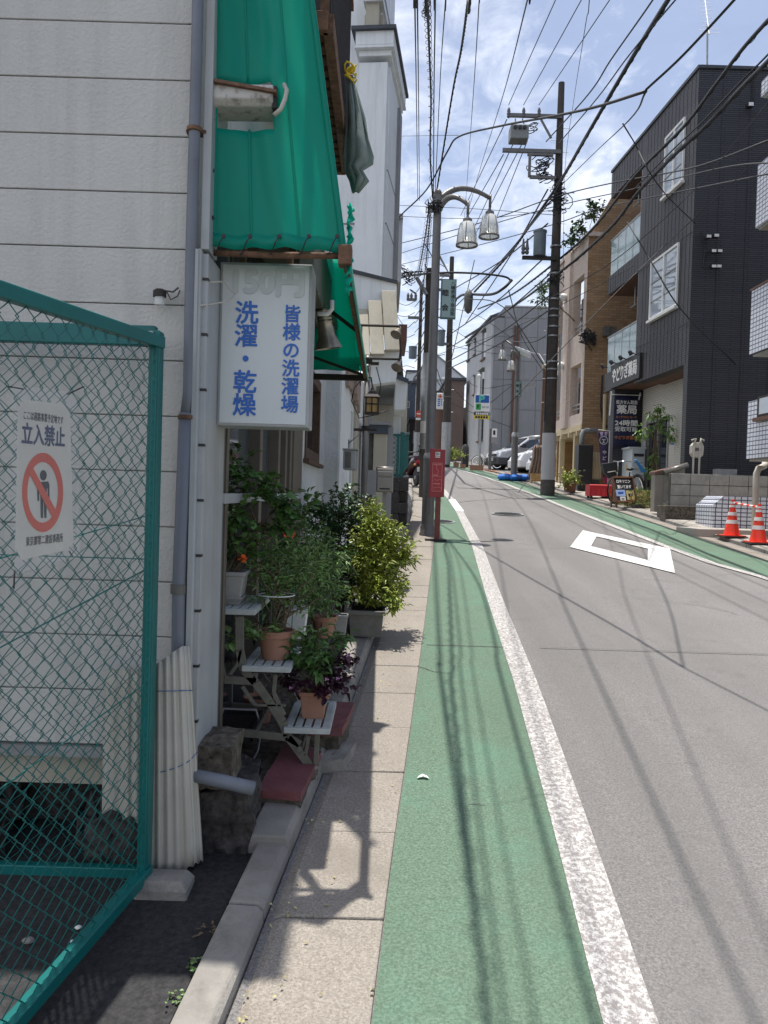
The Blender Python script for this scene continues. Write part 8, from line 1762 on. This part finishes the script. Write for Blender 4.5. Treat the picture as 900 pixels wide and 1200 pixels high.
wire([(455, 271, 18), (470, 252, 17), (500, 222, 15.5), (524, 178, 13.6), (538, 160, 12.8), (590, 147, 10.4), (650, 136, 8.6), (700, 125, 7.5), (757, 107, 6.5)], .014, 'long sagging black cable from the white building to the junction at upper right', 'junction wires')
wire([(757, 105, 6.5), (800, 65, 6.0), (862, -2, 5.4), (890, -35, 5.1), (1100, -260, 4)], .010, 'thin wire rising right from the hanging junction', 'junction wires')
wire([(730, 145, 12), (745, 170, 15.5), (760, 200, 15), (782, 230, 17), (815, 262, 17.6)], .012, 'black cable dropping to the floodlights on the charcoal wall', 'junction wires')
wire([(940, -20, 9.9), (900, 24, 11), (870, 58, 11.8), (838, 100, 12.8), (800, 150, 14.2), (745, 205, 16.6), (700, 262, 19.5), (660, 300, 22.3), (600, 345, 30), (560, 362, 38)], .03, 'upper of two heavy lashed cables crossing before the charcoal building', 'heavy cables on the right', spiral=(.5, .022))
wire([(940, 30, 9.9), (900, 72, 11), (870, 102, 11.8), (830, 145, 13), (790, 182, 14.4), (748, 225, 16.5), (720, 262, 18.1), (680, 300, 20.8), (652, 322, 22.4), (600, 360, 32), (545, 395, 42)], .034, 'lower of two heavy lashed cables crossing before the charcoal building', 'heavy cables on the right', spiral=(.5, .026))
wire([(935, 25, 10), (900, 64, 11), (866, 98, 11.9), (826, 140, 13), (786, 178, 14.5), (744, 221, 16.6)], .014, 'thin cable lashed beside the lower heavy cable', 'heavy cables on the right')
for ki, (pts, r) in enumerate((([(450, 290, 34), (560, 262, 26), (650, 231, 22.5), (720, 214, 20), (810, 197, 16), (900, 165, 12)], .016), ([(460, 300, 34), (560, 268, 26), (650, 242, 22.5), (740, 222, 19), (850, 196, 14), (940, 190, 10)], .013), ([(470, 310, 34), (570, 285, 26), (652, 262, 22.5), (700, 245, 21), (790, 226, 16), (940, 196, 11)], .013), ([(455, 240, 30), (560, 245, 26), (650, 252, 22.5)], .009), ([(455, 253, 30), (560, 256, 26), (650, 246, 22.5)], .010))):
    wire(pts, r, ('third highest', 'fourth highest', 'lowest', 'topmost', 'second highest')[ki]+' of five level wires meeting the big pole below its switch box', 'level wires')
for (pts, r, l) in (([(590, 480, 12), (720, 345, 13), (800, 268, 13.5), (920, 158, 12)], .007, None), ([(640, 352, 20), (720, 305, 17), (811, 225, 14), (900, 120, 10), (920, 100, 9)], .008, None), ([(500, 420, 26), (600, 385, 24), (700, 335, 20), (742, 312, 18.6)], .008, None), ([(735, 260, 17), (765, 310, 16), (800, 365, 16), (862, 427, 17.75)], .014, 'black cable drooping across the front of the charcoal building')):
    wire(pts, r, l or 'thin grey wire crossing diagonally before the charcoal building', 'diagonal thin wires' if not l else 'junction wires')
# lines overhead running down the left side
wire([(486, -30, 6), (486, 0, 7), (488, 120, 14), (489.5, 235, 22)], .008, 'left of two straight parallel lines down the left sky', 'straight lines on the left')
wire([(488.8, -30, 6), (489, 0, 7), (490.5, 120, 14), (491.5, 235, 22)], .008, 'right of two straight parallel lines down the left sky', 'straight lines on the left')
wire([(499, -30, 5.5), (500.5, 0, 6.5), (503, 60, 9), (505, 120, 11), (504, 180, 12.3), (507, 232, 13)], .013, 'black looped lashed cable running down to the street lamp top', 'cables to the street lamp', spiral=(.34, .032))
wire([(509, -30, 6), (510, 0, 7), (508.5, 110, 11), (508, 228, 13.1)], .008, 'grey line right of the looped cable above the street lamp', 'cables to the street lamp')
wire([(523, -30, 6), (522, 0, 7), (516, 90, 11), (510, 225, 13.1)], .006, 'faint line joining the street lamp top from the right', 'cables to the street lamp')
wire([(553, -30, 6), (548.5, 0, 7), (540, 60, 9), (530, 110, 10.5), (512, 222, 13)], .012, 'twisted black cable slanting down to the street lamp top', 'cables to the street lamp', spiral=(.16, .012))
wire([(563, -30, 8), (561.5, 0, 9), (556, 90, 14), (549, 190, 24), (544, 260, 33)], .007, 'fine grey line between the twisted cable and the high lines', 'fine lines of the middle sky')
wire([(622, -20, 9), (618, 0, 10), (590, 110, 19), (565, 190, 30), (545, 260, 38)], .010, 'fine dark line slanting left through the middle sky', 'fine lines of the middle sky')
wire([(692, -20, 9), (686, 30, 12), (672, 120, 20), (662, 200, 23), (660, 330, 23)], .006, 'faint wire dropping just right of the big pole', 'fine lines of the middle sky')
wire([(900, 45, 60), (640, 110, 60)], .01) if False else None
wire([(470, 159.5, 25), (537, 158.5, 16.6)], .006, 'faint level wire from the white building to the cable bend', 'fine lines of the middle sky')
# cables around mid poles
for i, (pts, r) in enumerate((([(450, 328, 30), (497, 321, 20.6), (550, 320, 21), (590, 324, 22), (600, 330, 22)], .028), ([(450, 322, 26), (495, 318, 20.6)], .02), ([(600, 328, 22), (590, 338, 22), (575, 345, 23), (545, 345, 26), (535, 350, 28)], .04), ([(535, 350, 28), (528, 366, 33), (522, 372, 38)], .04))):
    wire(pts, r, ('heavy cable crossing behind the street board', 'short cable entering the bare pole from the left', 'drooping heavy cable right of the street board', 'heavy cable end reaching the dark far pole')[i], 'heavy cables behind the street board')
o = MB(); c = W(549, 352, 25); tag(o.lathe(c, [(.03, -.4), (.12, -.3), (.14, .1), (.1, .25), (.02, .35)], 10).build('cable_closure', MT['trim_dark'], smooth=True), 'spindle shaped cable joint hanging right of the street board', 'cable joint')
rnd = random.Random(31)
fan = [((642, 222), (545, 380)), ((645, 236), (527, 366)), ((640, 300), (523, 395)), ((646, 320), (523, 410)), ((646, 345), (523, 425)), ((642, 262), (529, 340)), ((648, 360), (526, 432)), ((646, 390), (600, 400))]
for a, b in fan: wire([(*a, 22.5), ((a[0]+b[0])/2, (a[1]+b[1])/2+6, 30), (*b, 38.6)], .022, 'black wire running from the big pole down to the dark far pole', 'wires between the two right poles')
for k in range(9):
    y0 = 300+k*17+rnd.uniform(-5, 5); wire([(498, y0+rnd.uniform(-12, 12), 20.6), (510, y0+10, 30), (521, y0+rnd.uniform(-20, 25)+20, 39)], .016, 'black wire strung between the bare pole and the dark far pole', 'wires between the middle poles')
for k in range(9):
    y0 = 338+k*12+rnd.uniform(-4, 4); wire([(497, y0-12, 20.6), (491, y0, 26), (486, y0+6, 33)], .013, 'black wire strung between the bare pole and the no entry sign pole', 'wires between the left poles')
for k in range(8):
    y0 = 350+k*14+rnd.uniform(-5, 5); wire([(462, y0+rnd.uniform(-22, 10), 40), (475, y0+4, 36), (486, y0+rnd.uniform(-3, 9), 33)], .014, 'black wire entering the no entry sign pole from the left', 'wires left of the no entry sign pole')
for k in range(6):
    y0 = 360+k*22; wire([(524, y0, 39), (560, y0+rnd.uniform(5, 30), 41), (600, y0+rnd.uniform(-5, 40), 40.5)], .012, 'thin wire from the dark far pole across the grey panelled building', 'wires before the grey building')
wire([(545, 350, 24), (590, 360, 23), (640, 432, 22.6)], .014, 'black wire crossing in front of the grey building roof corner', 'wires before the grey building')
wire([(596, 340, 24), (612, 395, 30), (640, 440, 34)], .016, 'dark wire falling across the grey building to the big pole', 'wires before the grey building')
wire([(556, 305, 34), (527, 430, 38)], .018, 'steep black stay wire left of the grey building', 'steep stay wires')
wire([(515, 300, 20.8), (527, 322, 38)], .03, 'steel stay from the street lamp pole to the dark far pole top', 'steep stay wires', mt_='galv')
# tangle at the head of the street lamp
m = MB(); rnd = random.Random(17)
for k in range(14): m.tube([W(508+rnd.gauss(0, 2)+7*math.cos(t_*.9+k), 243+rnd.gauss(0, 3)+4*math.sin(t_*.8+k*2), 13+rnd.uniform(-.12, .12)) for t_ in range(7)], .008, 5)
m.build('cable_tangle', MT['cable'], LP, smooth=True, kind='stuff')
wire([(503, 245, 13), (496, 290, 16), (490, 322, 20.4)], .012, 'frayed cable dropping left from the street lamp top', 'cables to the street lamp', spiral=(.3, .05))
wire([(504, 250, 13), (500, 300, 17), (496, 335, 20.4)], .012, 'second frayed cable dropping beside the street lamp pole', 'cables to the street lamp', spiral=(.25, .04))
